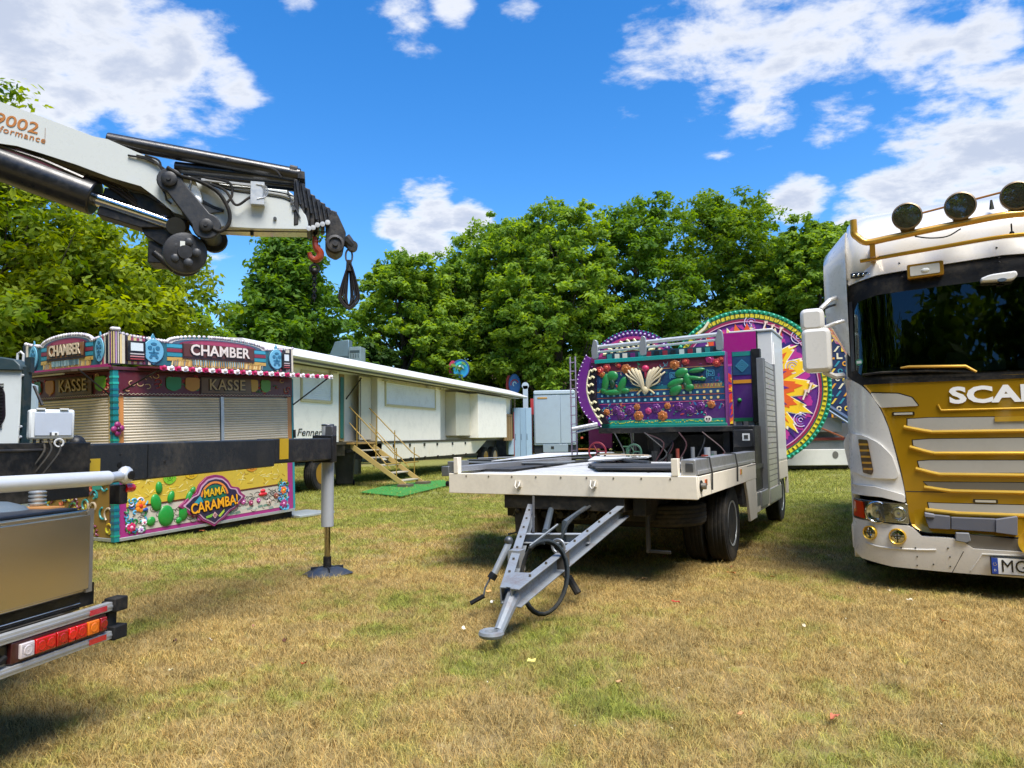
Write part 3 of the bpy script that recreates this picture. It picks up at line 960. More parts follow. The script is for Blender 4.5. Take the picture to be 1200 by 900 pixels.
for zx, zy, rad in ((198, 685, .062), (306, 695, .068)):
    for s_ in (0, 1):
        a = zp(zx, zy, -.07); x = TW - a[0] if s_ else a[0]; y = cabfront(a[0], a[1]) - .074
        dr = Vector(((1 if s_ else -1) * (0.55 if zx < 250 else .25), -1, 0)).normalized()
        g = G(); g.lathe([(rad, -.02), (rad, .012), (rad * .92, .02), (rad * .82, .014), (rad * .80, -.01)], (x, y, a[1]), dr, GOLD2, 28)
        f_ = g.obj('fog_lamp', truck, 'goldpaint', fix=True)
        g = G(); g.lathe([(rad * .8, -.01), (rad * .78, 0.0), (rad * .4, .006), (rad * .2, -.008), (.001, -.004)], (x, y, a[1]), dr, 'c6c8c6', 24)
        for k in range(2):
            q = Matrix.Translation(Vector((x, y, a[1])) + dr * .01) @ dr.to_track_quat('Z', 'Y').to_matrix().to_4x4() @ Matrix.Rotation(R_(90 * k), 4, 'Z')
            g.box(-rad * .75, rad * .75, -.004, .004, -.002, .002, '55575a', q)
        g.obj('fog_lamp_reflector', f_, 'chrome', fix=True)
# plate
px0, pz1 = FT.xz(1160, 652, -.12); px1, pz0 = px0 + .53, FT.xz(1162, 673, -.12)[1]
yp = -.125
g = G(); g.box(px0, px1, yp, yp + .02, pz0, pz1, '0c0c0e')
pl = g.obj('number_plate', truck, 'paint', 0.003)
g = G(); g.box(px0 + .008, px1 - .008, yp - .003, yp - .0005, pz0 + .008, pz1 - .008, 'e9ebea')
g.box(px0 + .008, px0 + .05, yp - .005, yp - .003, pz0 + .008, pz1 - .008, '123f9a')
g.text('D', .022, 'e9ebea', TXT(px0 + .029, pz0 + .035, yp - .0062), .001)
g.text('MG', .135, '101010', TXT(px0 + .066, (pz0 + pz1) / 2 - .002, yp - .0055), .001, 0.0, .86, align='LEFT')
for k in range(6):
    a = R_(60 * k); g.ball((px0 + .029 + .011 * math.cos(a), yp - .006, pz0 + .082 + .011 * math.sin(a)), .0025, 'e8c61c', n=6, m=3)
g.obj('plate_face', pl, 'paint')
# grey coupling beam and bracket, gold horn in the middle
yb = -0.10
def PB(zx, zy): return FT.xz(960 + zx / 3.333, 420 + zy / 3.333, yb)
a, b = PB(413, 605), PB(520, 620)
g = G()
g.prism(rounded([PB(413, 604), PB(450, 612), PB(512, 618), PB(512, 668), PB(430, 664), PB(420, 640)], .006), yb, yb + .16, '5a5d67')
g.prism(rounded([PB(516, 622), PB(690, 628), PB(690, 680), PB(516, 668)], .006), yb + .012, yb + .15, '565963')
g.prism(rounded([PB(690, 630), PB(775, 618), PB(775, 692), PB(690, 680)], .006), yb, yb + .15, '6b6e78')
g.prism([PB(413, 604), PB(450, 610), PB(450, 622), PB(413, 618)], yb - .015, yb + .1, '777a84')
g.obj('coupling_beam', truck, 'oldpaint', 0.006)
g = G()
g.prism(rounded([PB(533, 680), PB(585, 682), PB(592, 712), PB(575, 720), PB(532, 712)], .006), yb - .015, yb + .08, '77797c')
g.obj('step_bracket', truck, 'oldpaint', 0.005)
g = G()
hx, hz = FT.xz(1197, 634, -.2)
hx += .07
g.lathe([(.035, 0.06), (.05, 0.0), (.085, -.03), (.105, -.035), (.1, -.02), (.06, .0), (.02, .03)], (hx, -.26, hz), (0, 1, 0), GOLD2, 24)
g.box(hx - .04, hx + .04, -.2, .02, hz - .03, hz + .03, GOLD)
g.obj('gold_coupling_horn', truck, 'goldpaint', fix=True)
# wipers
def W_(zx, zy, o=.03): p = zp(zx, zy); return (p[0], cabfront(*p) - o, p[1])
g = G()
g.tube([W_(170, 62, .035), W_(240, 56, .05), W_(420, 50, .05), W_(610, 54, .04)], .011, '0c0d0e', 6)
g.tube([(TW * .97 - .2, cabfront(2.2, 1.85) - .04, 1.85), (1.35, cabfront(1.35, 1.8) - .05, 1.84)], .011, '0c0d0e', 6)
w_ = g.obj('wiper', truck, 'rubber')
g = G()
g.tube([W_(318, 38, .05), W_(350, 34, .06), W_(570, 32, .055), W_(612, 54, .04)], [.008, .012, .014, .012], 'c99a35', 8)
g.tube([(2.2, cabfront(2.2, 1.87) - .05, 1.88), (1.75, cabfront(1.5, 1.8) - .06, 1.88), (1.5, cabfront(1.5, 1.8) - .05, 1.82)], .012, 'c99a35', 8)
g.obj('wiper_arm', w_, 'goldpaint')
g = G()   # black strip under the screen
skin(g, full([(C, 1.79), (0.16, 1.80), (0.10, 1.785), (0.12, 1.765), (C, 1.758)]), 0.028, 0.03, '0b0b0c')
g.obj('scuttle_trim', truck, 'rubber')
# four-lamp strip, square lamp, white marker lamp, studs
x0, z0 = FT.xz(998, 327, .25); x1, z1 = FT.xz(1025, 318, .18)
g = G()
zc = (z0 + z1) / 2; cx_ = .16
cf = lambda x, z: cabfront(x, z) - .045
g.box(.09, .26, cf(.17, zc), cf(.17, zc) + .05, zc - .022, zc + .022, '1a1c1e')
ls = g.obj('marker_lamp_strip', truck, 'paint', .004)
g = G()
for k in range(4): g.ball((.115 + k * .04, cf(.17, zc) - .002, zc), .013, 'cfd4d6', n=10, m=5)
g.obj('marker_lens', ls, 'chrome')
for s_ in (0, 1):
    a = FT.xz(1064, 325, -.1); b = FT.xz(1107, 302, -.1)
    xa, xb = a[0], b[0]; za, zb_ = a[1] + .012, b[1] + .004
    if s_: xa, xb = TW - xb, TW - xa
    yy = cabfront(.6, 2.72) - .075
    g = G(); g.prism(rounded([(xa, za), (xb, za + .01), (xb, zb_ + .01), (xa, zb_)], .015), yy, yy + .07, 'b98425')
    sq = g.obj('square_roof_lamp', truck, 'goldpaint', .006)
    g = G(); g.prism(rounded([(xa + .022, za + .022), (xb - .03, za + .03), (xb - .03, zb_ - .012), (xa + .022, zb_ - .02)], .012), yy - .004, yy + .01, 'c9c6bb')
    g.ball(((xa + xb) / 2, yy - .002, (za + zb_) / 2), .035, 'e8e8e2', ry=.012, rz=.02)
    g.obj('lamp_reflector', sq, 'satin')
a = FT.xz(1173, 322, -.12)
g = G(); yy = cabfront(C, 2.65) - .06
g.prism(rounded([(a[0] - .125, a[1] - .02), (a[0] + .10, a[1] - .03), (a[0] + .13, a[1] + .01), (a[0] + .12, a[1] + .045), (a[0] - .06, a[1] + .035), (a[0] - .125, a[1] + .01)], .03), yy - .03, yy + .05, 'e2e1dc')
m_ = g.obj('sun_sensor_housing', truck, 'carpaint', .012)
g = G(); g.prism(ell(a[0] + .02, a[1] - .022, .032, .014, 18), yy - .036, yy, '5a6570'); g.obj('sensor_lens', m_, 'lens')
g = G()
for px, py in ((1054, 308), (1168, 290), (1057, 319), (1057, 326), (1170, 303), (1170, 309)):
    p = FT.xz(px, py, cabfront(.7, 2.8)); g.ball((p[0], cabfront(*p) - .022, p[1]), .009, '20242a', n=8, m=4)
g.obj('stud', truck, 'paint', kind='stuff')

# gold roof bar with five round lamps
YB = -0.02
def BR(px, py, o=YB): p = FT.xz(px, py, o); return Vector((p[0], o, p[1]))
a0, a1, a2, a3 = BR(1000, 258), BR(1001, 274), BR(1016, 284), BR(1200, 250)
sl = (a3.z - a2.z) / (a3.x - a2.x) * .45
pts = [a0, a0.lerp(a1, .6), a1, Vector((a1.x + .025, YB, a1.z - .035)), a2, BR(1042, 279), BR(1085, 270), BR(1135, 260), Vector((C, YB - .03, BR(1180, 253).z))]
pts = pts + [Vector((TW - p.x, p.y, p.z)) for p in pts[::-1][1:]]
g = G(); g.tube(spline(pts, 5), .030, 'cf9c38', 12)
rb_ = g.obj('lamp_bar', truck, 'goldpaint')
g = G()
b0, b1 = BR(1008, 306, .06), BR(1200, 272, .0)
g.tube(spline([b0, BR(1100, 290, .0), Vector((C, -.03, BR(1180, 277).z)), Vector((TW - BR(1100, 290, 0).x, 0, BR(1100, 290, 0).z)), Vector((TW - b0.x, b0.y, b0.z))], 4), .018, 'b98c20', 10)
for x in (a2.x + .04, TW - a2.x - .04): g.box(x - .022, x + .022, YB - .02, .22, a2.z - .14, a2.z, 'a8741c')
g.obj('lower_bar', rb_, 'goldpaint')
lam = []
for i, x in enumerate((.56, .95, 1.34, 1.73, 2.12)):
    zz = [FT.xz(1066, 254, YB)[1], FT.xz(1127, 242, YB)[1], FT.xz(1187, 231, YB)[1], FT.xz(1127, 242, YB)[1], FT.xz(1066, 254, YB)[1]][i]
    rad = .118
    zz -= .004
    g = G()
    g.lathe([(.03, .12), (.07, .10), (rad * .96, .03), (rad, -.005), (rad, -.022), (rad * .90, -.028), (rad * .86, -.012)], (x, YB - .03, zz), (0, 1, 0), '7a6a55', 30)
    g.prism([(x - .06, zz - rad + .03), (x - .04, zz - rad - .04), (x + .04, zz - rad - .04), (x + .06, zz - rad + .03)], YB - .02, YB + .02, '7a6038')
    l_ = g.obj('round_spot_lamp', truck, 'metal', fix=True)
    g = G(); g.lathe([(rad * .87, -.014), (rad * .6, .012), (rad * .3, .03), (rad * .12, .032), (rad * .12, .0), (.001, -.003)], (x, YB - .03, zz), (0, 1, 0), '9c8668', 26)
    g.box(x - rad * .8, x + rad * .8, YB - .04, YB - .036, zz - .004, zz + .004, '3a342a')
    g.lathe([(rad * .45, .012), (rad * .30, -.004), (.001, -.006)], (x, YB - .03, zz), (0, 1, 0), '4f463a', 18)
    g.obj('lamp_reflector', l_, 'satin', fix=True)
    g = G(); g.lathe([(rad * .88, -.024), (rad * .5, -.026), (.001, -.027)], (x, YB - .03, zz), (0, 1, 0), 'ffffff', 24)
    g.obj('lamp_glass', l_, 'lampglass', fix=True)
g = G()
zz = a2.z + .24
g.tube([(.5, .02, zz - .06), (C, -.0, zz + .04), (2.0, .02, zz - .06)], .009, '9a6a30', 6)
g.tube(spline([BR(1072, 277), BR(1090, 279), BR(1110, 277), BR(1126, 268)], 4), .006, '15130f', 5)
p = BR(1185, 262); g.tube([p, p + Vector((0, 0, -.07))], .006, '15130f', 6); g.ball(p + Vector((0, 0, -.08)), .018, '15130f')
p = BR(1162, 241, .3); g.cyl(p + Vector((0, 0, -.03)), p + Vector((0, 0, .05)), .02, '202a22', 10, .008)
g.obj('lamp_wiring', truck, 'rubber')

# mirrors on the left of the picture and its twin
for s_ in (0, 1):
    def Q(px, py, o):
        p = FT.xz(px, py, o); return Vector((TW - p[0] if s_ else p[0], o, p[1]))
    def box_mirror(x0, x1, z0, z1, y0, y1, name, T=None):
        if s_: x0, x1 = TW - x1, TW - x0
        g = G(); g.prism(rounded(rect(x0, x1, z0, z1), .06, 4), y0, y1, 'dfdcd5', T=T)
        return g.obj(name, truck, 'carpaint', .035)
    o_ = .12
    a = FT.xz(941, 437, o_); b = FT.xz(972, 383, o_)
    mh = box_mirror(a[0], b[0] + .005, a[1], b[1], o_ - .02, o_ + .15, 'main_mirror')
    a = FT.xz(938, 389, o_); b = FT.xz(965, 360, o_)
    mt = box_mirror(a[0], b[0], a[1], b[1], o_ - .01, o_ + .13, 'wide_angle_mirror')
    g = G()
    g.tube([Q(966, 384, .2), Q(978, 379, .2), Q(989, 376, .25)], .018, 'd5d2cb', 8)
    g.tube([Q(962, 362, .2), Q(972, 352, .25), Q(982, 348, .38)], .022, 'c9c6bf', 8)
    g.tube([Q(966, 436, .2), Q(978, 441, .25), Q(988, 440, .34)], .028, 'd5d2cb', 8)
    g.tube([Q(966, 362, .23), Q(972, 359, .3), Q(980, 357, .38)], .012, '1a1c1e', 8)
    g.obj('mirror_arm', truck, 'carpaint')
# dark pillar strips beside the screen
g = G()
for f in ((lambda p: p), mir):
    skin(g, rounded(f([(.055, 1.9), (.085, 1.9), (.09, 2.55), (.06, 2.55)]), .01), 0.012, 0.01, '2a2e38')
g.obj('pillar_trim', truck, 'paint')

# chassis, wheels, steps
g = G()
g.box(.5, 2.0, .5, 6.0, .55, .85, '121212'); g.box(.3, 2.2, .35, .9, .22, .6, '0c0c0c')
g.box(.12, TW - .12, .7, 2.2, .72, .78, '141414')
g.box(0.02, .5, 2.1, 3.4, .35, .9, '2a2a2a'); g.box(TW - .5, TW - .02, 2.1, 3.4, .35, .9, '2a2a2a')
g.obj('chassis', truck, 'blackmetal', 0.01)
g = G()
for x0, x1 in ((.0, .05), (TW - .05, TW)):
    g.prism(rounded([(.34, .2), (.52, .2), (.56, .62), (.85, .98), (1.4, .99), (1.95, .9), (2.1, .5), (2.2, .5), (2.2, 1.1), (.34, 1.1)], .04), x0, x1, WHITE, 'x')
g.obj('wing_panel', truck, 'carpaint', .01)
g = G()
for x in (.02, TW - .02): g.tube([(x, .4, .32), (x, .55, .30), (x, .56, .24)], .02, GOLD2, 8)
g.obj('gold_step_trim', truck, 'goldpaint')
def wheel_mesh(dia, wid, rimcol, fin='metal'):
    R = dia / 2; g = G()
    g.lathe([(R * .58, -wid * .42), (R * .80, -wid * .5), (R * .95, -wid * .46), (R, -wid * .34), (R, wid * .34), (R * .95, wid * .46), (R * .80, wid * .5), (R * .58, wid * .42)], (0, 0, 0), (1, 0, 0), '1b1b1b', 40, closed=True)
    for k in range(4):
        x = (-.27 + .18 * k) * wid
        g.lathe([(R + .001, x - .004), (R + .005, x - .012), (R + .005, x - .03), (R + .001, x - .035)], (0, 0, 0), (1, 0, 0), '242424', 40)
    tyre = g.mesh('tyre', 'rubber')
    g = G()
    g.lathe([(R * .585, -wid * .42), (R * .60, -wid * .46), (R * .55, -wid * .44), (R * .50, -wid * .2), (R * .42, -wid * .02), (R * .30, -wid * .0), (R * .28, -wid * .18), (R * .17, -wid * .22), (.001, -wid * .24)], (0, 0, 0), (1, 0, 0), rimcol, 32)
    g.lathe([(R * .585, wid * .42), (R * .50, wid * .3), (.001, wid * .3)], (0, 0, 0), (1, 0, 0), rimcol, 24)
    for k in range(10):
        a = 2 * math.pi * k / 10
        g.cyl((-wid * .0 - .0, R * .36 * math.cos(a), R * .36 * math.sin(a)), (-wid * .12, R * .36 * math.cos(a), R * .36 * math.sin(a)), R * .03, 'b0b0ae', 6)
    rim = g.mesh('rim', fin)
    return tyre, rim
def add_wheel(parent, meshes, loc, flip=False, rot=0.0, name='wheel'):
    o = bpy.data.objects.new(name, meshes[0]); COL.objects.link(o); o.parent = parent
    o.matrix_basis = Matrix.Translation(loc) @ Matrix.Rotation(math.pi if flip else 0, 4, 'Z') @ Matrix.Rotation(rot, 4, 'X')
    r = bpy.data.objects.new('rim', meshes[1]); COL.objects.link(r); r.parent = o
    return o
tw = wheel_mesh(1.0, .32, 'c8c8c6')
add_wheel(truck, tw, (.19, 1.38, .5)); add_wheel(truck, tw, (TW - .19, 1.38, .5), True)
add_wheel(truck, tw, (.2, 5.0, .5)); add_wheel(truck, tw, (TW - .2, 5.0, .5), True)
g = G()   # lorry body behind the cab
g.box(.03, TW - .03, 2.6, 7.5, 1.0, 3.1, 'd9d8d2')
g.obj('load_body', truck, 'paint', .02)
# ------------------------------------------------------------------ ride transport trailer
LX, LY = -0.65, 7.27
FR = Frame(LX, LY, 0, -28)
trailer = thing('ride_trailer', 'flatbed ride trailer with cream frame and grey drawbar standing in the middle of the grass', 'trailer', FR)
CR = 'ebe2cf'
W_T = 2.5
g = G()
g.box(-0.01, W_T + .01, 0, .06, .79, .99, CR)
g.obj('front_beam', trailer, 'oldpaint', .006)
g = G()
g.box(-.012, .0, .06, 2.6, .79, .99, CR); g.box(W_T, W_T + .012, .06, 2.4, .80, .985, CR)
side = [(2.4, .985), (2.4, .80), (1.15, .80), (1.35, .86), (2.1, .86), (2.38, .70), (2.52, .33), (2.95, .33), (3.0, .55), (3.0, .985)]
g.box(W_T - .001, W_T + .01, 2.4, 3.0, .80, .985, CR)
g.add([(W_T + .009, y, z) for y, z in ((2.30, .80), (2.42, .60), (2.52, .33), (2.98, .33), (2.98, .80))] + [(W_T - .02, y, z) for y, z in ((2.30, .80), (2.42, .60), (2.52, .33), (2.98, .33), (2.98, .80))], [(0, 1, 2, 3, 4), (9, 8, 7, 6, 5), (0, 5, 6, 1), (1, 6, 7, 2), (2, 7, 8, 3), (3, 8, 9, 4)], CR)
g.box(-.012, 0.01, 2.6, 6.3, .75, .99, CR)
g.box(W_T - .02, W_T + .008, 3.0, 5.15, .38, .62, CR)
g.obj('side_beam', trailer, 'oldpaint', .004, fix=True)
# bed made of ribbed plates
g = G(); g.box(.02, W_T - .02, .06, 6.3, .90, .955, '55585a'); g.obj('bed_frame', trailer, 'metal')
def plate_mesh(w, l):
    g = G(); g.box(0, w, 0, l, 0, .012, 'bcbec0')
    k = 0.03
    while k < l - .02:
        g.box(.01, w - .01, k, k + .010, .012, .018, 'dddedf'); k += .045
    return g.mesh('deck_plate', 'satin')
pm = plate_mesh(.59, 1.16)
for i in range(4):
    for j in range(3):
        o = bpy.data.objects.new('deck_plate', pm); COL.objects.link(o); o.parent = trailer
        o.matrix_basis = Matrix.Translation((.05 + i * .6, .12 + j * 1.18, .957))
g = G()   # upright posts and rails
g.box(.05, .10, .0 - .004, .07, .99, 1.15, CR); g.box(2.29, 2.35, -.004, .07, .99, 1.14, CR)
g.obj('front_post', trailer, 'oldpaint', .004)
g = G(); g.box(2.36, 2.49, .05, 3.1, .99, 1.13, 'a6a7a8')
g.box(2.40, 2.47, .045, .06, 1.02, 1.1, '55575a'); 
g.obj('side_rail', trailer, 'metal', .006)
g = G(); g.box(2.492, 2.505, .1, 3.0, 1.0, 1.03, 'c9c9c7'); g.cyl((2.5, .1, .97), (2.5, 3.0, .97), .012, '8a8c8e', 8); g.obj('side_rail_edge', trailer, 'metal')
g = G(); g.box(-.04, .05, .02, .30, 1.0, 1.11, '8d9092'); g.box(-.03, .06, .05, 3.0, 1.0, 1.06, 'a5a6a8'); g.box(-.10, -.012, .0, .16, .96, 1.06, '7d8082')
g.obj('left_rail', trailer, 'metal', .006)
# hooks on the front beam, side fittings
for px in (609, 697):
    x, z = FR.xz(px, 568, 0)
    g = G(); g.box(x - .018, x + .02, -.02, 0.0, z - .02, z + .035, 'c4beb0'); g.tube([(x - .03, -.02, z + .04), (x - .03, -.045, z - .01), (x - .01, -.05, z - .035), (x + .012, -.045, z - .01), (x + .014, -.02, z + .03)], .008, 'd8d2c6', 6)
    g.obj('beam_hook', trailer, 'oldpaint')
g = G()
g.cyl((W_T + .01, .12, .90), (W_T + .022, .12, .90), .05, '2a2a28', 16); g.cyl((W_T + .02, .12, .90), (W_T + .06, .12, .90), .028, '8a8478', 12)
g.cyl((-.012, .04, .88), (-.06, .04, .88), .028, '2a2a28', 12)
g.obj('lashing_ring', trailer, 'metal')
for y_, z_ in ((.31, .92), (2.0, .93)):
    g = G(); g.box(W_T + .012, W_T + .02, y_ - .035, y_ + .035, z_ - .028, z_ + .028, 'd2601c'); g.obj('side_reflector', trailer, 'lens')
g = G()
for y_ in (.5, 1.72):
    g.tube([(2.40, y_, 1.135), (2.51, y_, 1.135), (2.53, y_, 1.0), (2.522, y_ + .02, .84)], .009, '3b3b3a', 6)
g.obj('strap', trailer, 'rubber')
# under frame
g = G()
g.box(.62, 1.85, .02, .5, .66, .79, '1c1c1b'); g.box(.70, .82, .1, 6.2, .62, .80, '161615'); g.box(1.9, 2.02, .1, 6.2, .62, .80, '161615')
g.box(.5, 2.0, .3, 2.0, .55, .75, '0f0f0f'); g.box(.72, .95, .05, .4, .42, .72, '191919')
g.box(1.98, 2.01, .2, .26, .28, .75, '2b2b2a'); g.box(1.98, 2.2, .22, .25, .28, .31, '2b2b2a')
g.cyl((.9, 1.0, .62), (1.7, 1.0, .62), .13, '181818', 16)
g.box(.2, 2.3, 1.55, 1.75, .33, .45, '151515')
g.obj('underframe', trailer, 'blackmetal', .006)
g = G()   # cables and brake bits under the bed
rb = random.Random(9)
for k in range(9):
    x = .7 + .12 * k; g.tube(spline([(x, .2, .72), (x + rb.uniform(-.06, .06), .1, .62 + rb.uniform(-.05, .05)), (x + rb.uniform(-.1, .1), .25, .56), (x + .1, .5, .62)], 4), .007 + .004 * rb.random(), rb.choice(['0d0d0d', '2b3026', '3a3a36']), 5)
for k in range(5):
    x = 1.0 + .17 * k; g.cyl((x, .12, .6), (x, .26, .6), .035, rb.choice(['20201e', '4a4a44', '35372c']), 10)
g.obj('brake_gear', trailer, 'blackmetal', kind='stuff')
# wheels
tt = wheel_mesh(.80, .22, 'b9bcbe')
for x, y_ in ((2.36, 1.62),):
    add_wheel(trailer, tt, (2.36, 1.72, .40), True); add_wheel(trailer, tt, (2.12, 1.72, .40), True)
    add_wheel(trailer, tt, (.14, 1.72, .40)); add_wheel(trailer, tt, (.38, 1.72, .40))
    add_wheel(trailer, tt, (2.36, 5.58, .40), True); add_wheel(trailer, tt, (.14, 5.58, .40))
sp = add_wheel(trailer, tt, (1.98 - .02, .78, .60), name='spare_wheel')
sp.matrix_basis = Matrix.Translation((2.0 - .03, .86, .585)) @ Matrix.Rotation(R_(90), 4, 'Y') @ Matrix.Rotation(R_(8), 4, 'X')
g = G(); g.box(W_T - .2, W_T - .02, 2.2, 2.4, .55, .78, '222'.ljust(6, '2')); g.obj('mud_flap', trailer, 'rubber')
g = G(); g.box(W_T - .06, W_T - .03, 2.15, 2.35, .78, .92, 'a01c10'); g.obj('red_lamp', trailer, 'lens')
# drawbar: two channel legs, cross member, eye
eye = FR.hit(573, 744, 2, .10)
pl_ = FR.p(624, 594, .14); pr_ = FR.p(733, 597, .14)
tip = eye + Vector((.10, .30, .055))
def channel(g, a, b, h, w, col, side):
    """open C channel from a to b"""
    d = (b - a); L = d.length; d.normalize(); s = d.cross(Vector((0, 0, 1))).normalized(); u = s.cross(d)
    T = Matrix(((d.x, s.x, u.x, a.x), (d.y, s.y, u.y, a.y), (d.z, s.z, u.z, a.z), (0, 0, 0, 1)))
    g.box(0, L, -w / 2 if side > 0 else w / 2 - .008, -w / 2 + .008 if side > 0 else w / 2, -h / 2, h / 2, col, T)
    g.box(0, L, -w / 2 + .001, w / 2 - .001, h / 2 - .01, h / 2 + .001, col, T); g.box(0, L, -w / 2 + .001, w / 2 - .001, -h / 2 - .001, -h / 2 + .01, col, T)
GM = '7f868d'
jl = FR.p(592, 698, eye.y + .31); jr = FR.p(604, 701, eye.y + .28)
g = G(); channel(g, jr, pr_, .13, .07, GM, 1); g.obj('drawbar_leg', trailer, 'wornpaint', .003)
g = G(); channel(g, jl, pl_, .12, .07, GM, 1); g.obj('drawbar_leg', trailer, 'wornpaint', .003)
cl = jl.lerp(pl_, .56); cr_ = jr.lerp(pr_, .60)
g = G(); channel(g, cl, cr_, .08, .06, 'a2a9b0', 1); g.obj('drawbar_crossbar', trailer, 'wornpaint', .003)
g = G()
g.tube([jl.lerp(jr, .5) + Vector((0, .05, 0)), eye + Vector((.02, .09, 0))], [.05, .035], GM, 10)
pts = [eye + Vector((.0 + .06 * math.cos(a), .03 + .06 * math.sin(a), 0)) for a in [2 * math.pi * k / 20 for k in range(20)]]
g.tube(pts, .024, '7c8288', 8, closed=True)
g.add([jl + Vector((-.02, 0, .062)), jr + Vector((.03, 0, .062)), jr.lerp(pr_, .14) + Vector((0, 0, .063)), jl.lerp(pl_, .12) + Vector((0, 0, .063))], [(0, 1, 2, 3), (3, 2, 1, 0)], GM)
g.obj('towing_eye', trailer, 'wornpaint')
# crank jack on the left leg
g = G()
j = jl.lerp(pl_, .33)
g.box(-.05, .05, -.05, .05, -.09, .07, 'a9aeb3', Matrix.Translation(j))
g.tube([j + Vector((-.05, -.03, .12)), j + Vector((-.13, -.12, -.10))], .026, 'b9bec3', 10)
g.ball(j + Vector((-.05, -.03, .14)), .035, '5a5e62')
g.cyl(j + Vector((-.13, -.12, -.10)), j + Vector((-.15, -.14, -.14)), .035, '26282a', 10)
g.tube([j + Vector((-.15, -.14, -.12)), j + Vector((-.17, -.2, -.20)), j + Vector((-.16, -.24, -.26))], .008, '46484a', 6)
g.cyl(j + Vector((-.16, -.23, -.25)), j + Vector((-.24, -.30, -.30)), .017, '1c1c1c', 8)
g.obj('crank_jack', trailer, 'metal')
g = G()
j = jr.lerp(pr_, .36)
g.box(-.03, .03, -.05, .05, -.11, .07, '6f6a66', Matrix.Translation(j)); 
ringp = [j + Vector((-.03 + .05 * math.cos(a), -.02, .10 + .05 * math.sin(a))) for a in [math.pi * 1.7 * k / 12 - .6 for k in range(13)]]
g.tube(ringp, .012, '8e9296', 6)
g.obj('hose_bracket', trailer, 'metal')
g = G()   # push rods
j2 = cl.lerp(cr_, .35)
g.tube([j2 + Vector((0, 0, .05)), Vector((1.05, .2, .68))], .028, '5e6a74', 10)
g.tube([cr_ + Vector((-.25, 0, -.30)), cr_ + Vector((-.22, 0, .12)), Vector((1.45, .2, .70))], .022, '5e6a74', 10)
g.tube([Vector((.95, .0, .78)), cl + Vector((.1, .0, .05))], .012, '4a4c4e', 6)
g.tube([cr_ + Vector((-.28, 0, .1)), cr_ + Vector((-.42, -.25, -.05))], .010, '7e8488', 6)
g.obj('push_rod', trailer, 'metal')
# hanging crank at left front
p = FR.p(606, 603, .06)
g = G(); g.tube([p + Vector((.03, 0, .06)), p, p + Vector((0, 0, -.17)), p + Vector((-.09, -.02, -.19))], .011, '191919', 6); g.ball(p + Vector((.02, 0, .05)), .035, '191919')
g.obj('winch_crank', trailer, 'blackmetal')
# looped air hose
c = FR.p(636, 677, eye.y + .80)
loop = []
for k in range(30):
    a = -2 * math.pi * k / 26 + 2.2
    loop.append(c + Vector((.165 * math.cos(a), .05 * math.sin(a * 1.3) + .06 * math.cos(a), .255 * math.sin(a))))
g = G(); g.tube(loop, .015, '1d2326', 8); g.tube([p_ + Vector((.02, -.02, .012)) for p_ in loop[:22]], .012, '283035', 8)
e_ = cr_ + Vector((-.2, 0, .1))
g.tube(spline([Vector((1.5, .2, .72)), e_, e_ + Vector((-.03, -.08, -.3)), e_ + Vector((.06, -.1, -.46))], 5), .014, '20282c', 8)
g.cyl(e_ + Vector((.05, -.1, -.40)), e_ + Vector((.14, -.12, -.52)), .03, '15181a', 8)
g.obj('air_hose', trailer, 'rubber')

# equipment behind the bed: control box, cabinet with roller shutter, column
def SD(px, py, x=W_T): p = FR.hit(px, py, 0, x); return (p.y, p.z)
g = G()
g.box(W_T - .03, W_T + .01, 3.02, 3.3, .45, .62, '9b9d9d'); g.box(W_T - .25, W_T + .03, 3.25, 3.85, .42, .62, 'a8a9a7'); g.box(W_T - .25, W_T + .025, 4.0, 5.1, .40, .60, 'b9b9b4')
g.obj('side_locker', trailer, 'metal', .008)
g = G(); g.box(2.2, 2.47, 3.25, 3.75, .62, 1.45, '17181a'); g.box(2.22, 2.46, 3.2, 3.7, 1.18, 1.40, '232427'); g.obj('switch_cabinet', trailer, 'blackmetal', .01)
g = G(); g.box(2.33, 2.42, 3.19, 3.199, 1.26, 1.35, 'dadbd8'); g.box(2.35, 2.40, 3.184, 3.19, 1.28, 1.33, '3a3a3a'); g.obj('switch_label', trailer, 'paint')
# roller shutter facing right, y 3.75 - 5.0
g = G()
k = .62
while k < 2.28:
    g.box(W_T - .03, W_T + .012, 3.95, 4.85, k, k + .062, 'd3d2cc'); g.box(W_T - .03, W_T + .002, 3.95, 4.85, k + .062, k + .075, '6c6c6a'); k += .075
g.obj('roller_shutter', trailer, 'metal', kind='stuff')
g = G(); g.box(W_T - .06, W_T + .03, 3.80, 3.95, .6, 2.36, '8f9192'); g.box(W_T - .06, W_T + .03, 4.85, 4.90, .6, 2.36, '8f9192'); g.obj('shutter_guide', trailer, 'metal', .004)
# the backdrop's reflection on the shutter, painted as thin coloured stripes on the slats
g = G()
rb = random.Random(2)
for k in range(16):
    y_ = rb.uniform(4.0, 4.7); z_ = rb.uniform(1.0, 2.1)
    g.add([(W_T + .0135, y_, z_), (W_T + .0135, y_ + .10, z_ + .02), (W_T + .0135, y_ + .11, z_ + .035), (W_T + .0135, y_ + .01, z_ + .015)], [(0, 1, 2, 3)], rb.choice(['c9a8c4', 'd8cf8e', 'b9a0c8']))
g.obj('painted_reflection', trailer, 'paint', kind='stuff')
g = G(); g.box(1.9, W_T + .005, 4.90, 6.0, .92, 2.86, 'e2e0d8'); g.box(1.88, W_T + .02, 4.88, 6.02, 2.86, 2.90, 'cfcdc6')
g.obj('white_cabinet', trailer, 'paint', .012)
g = G(); g.box(W_T + .005, W_T + .012, 5.0, 5.9, .95, 2.7, 'e2e0da'); g.obj('cabinet_door', trailer, 'paint', .004)
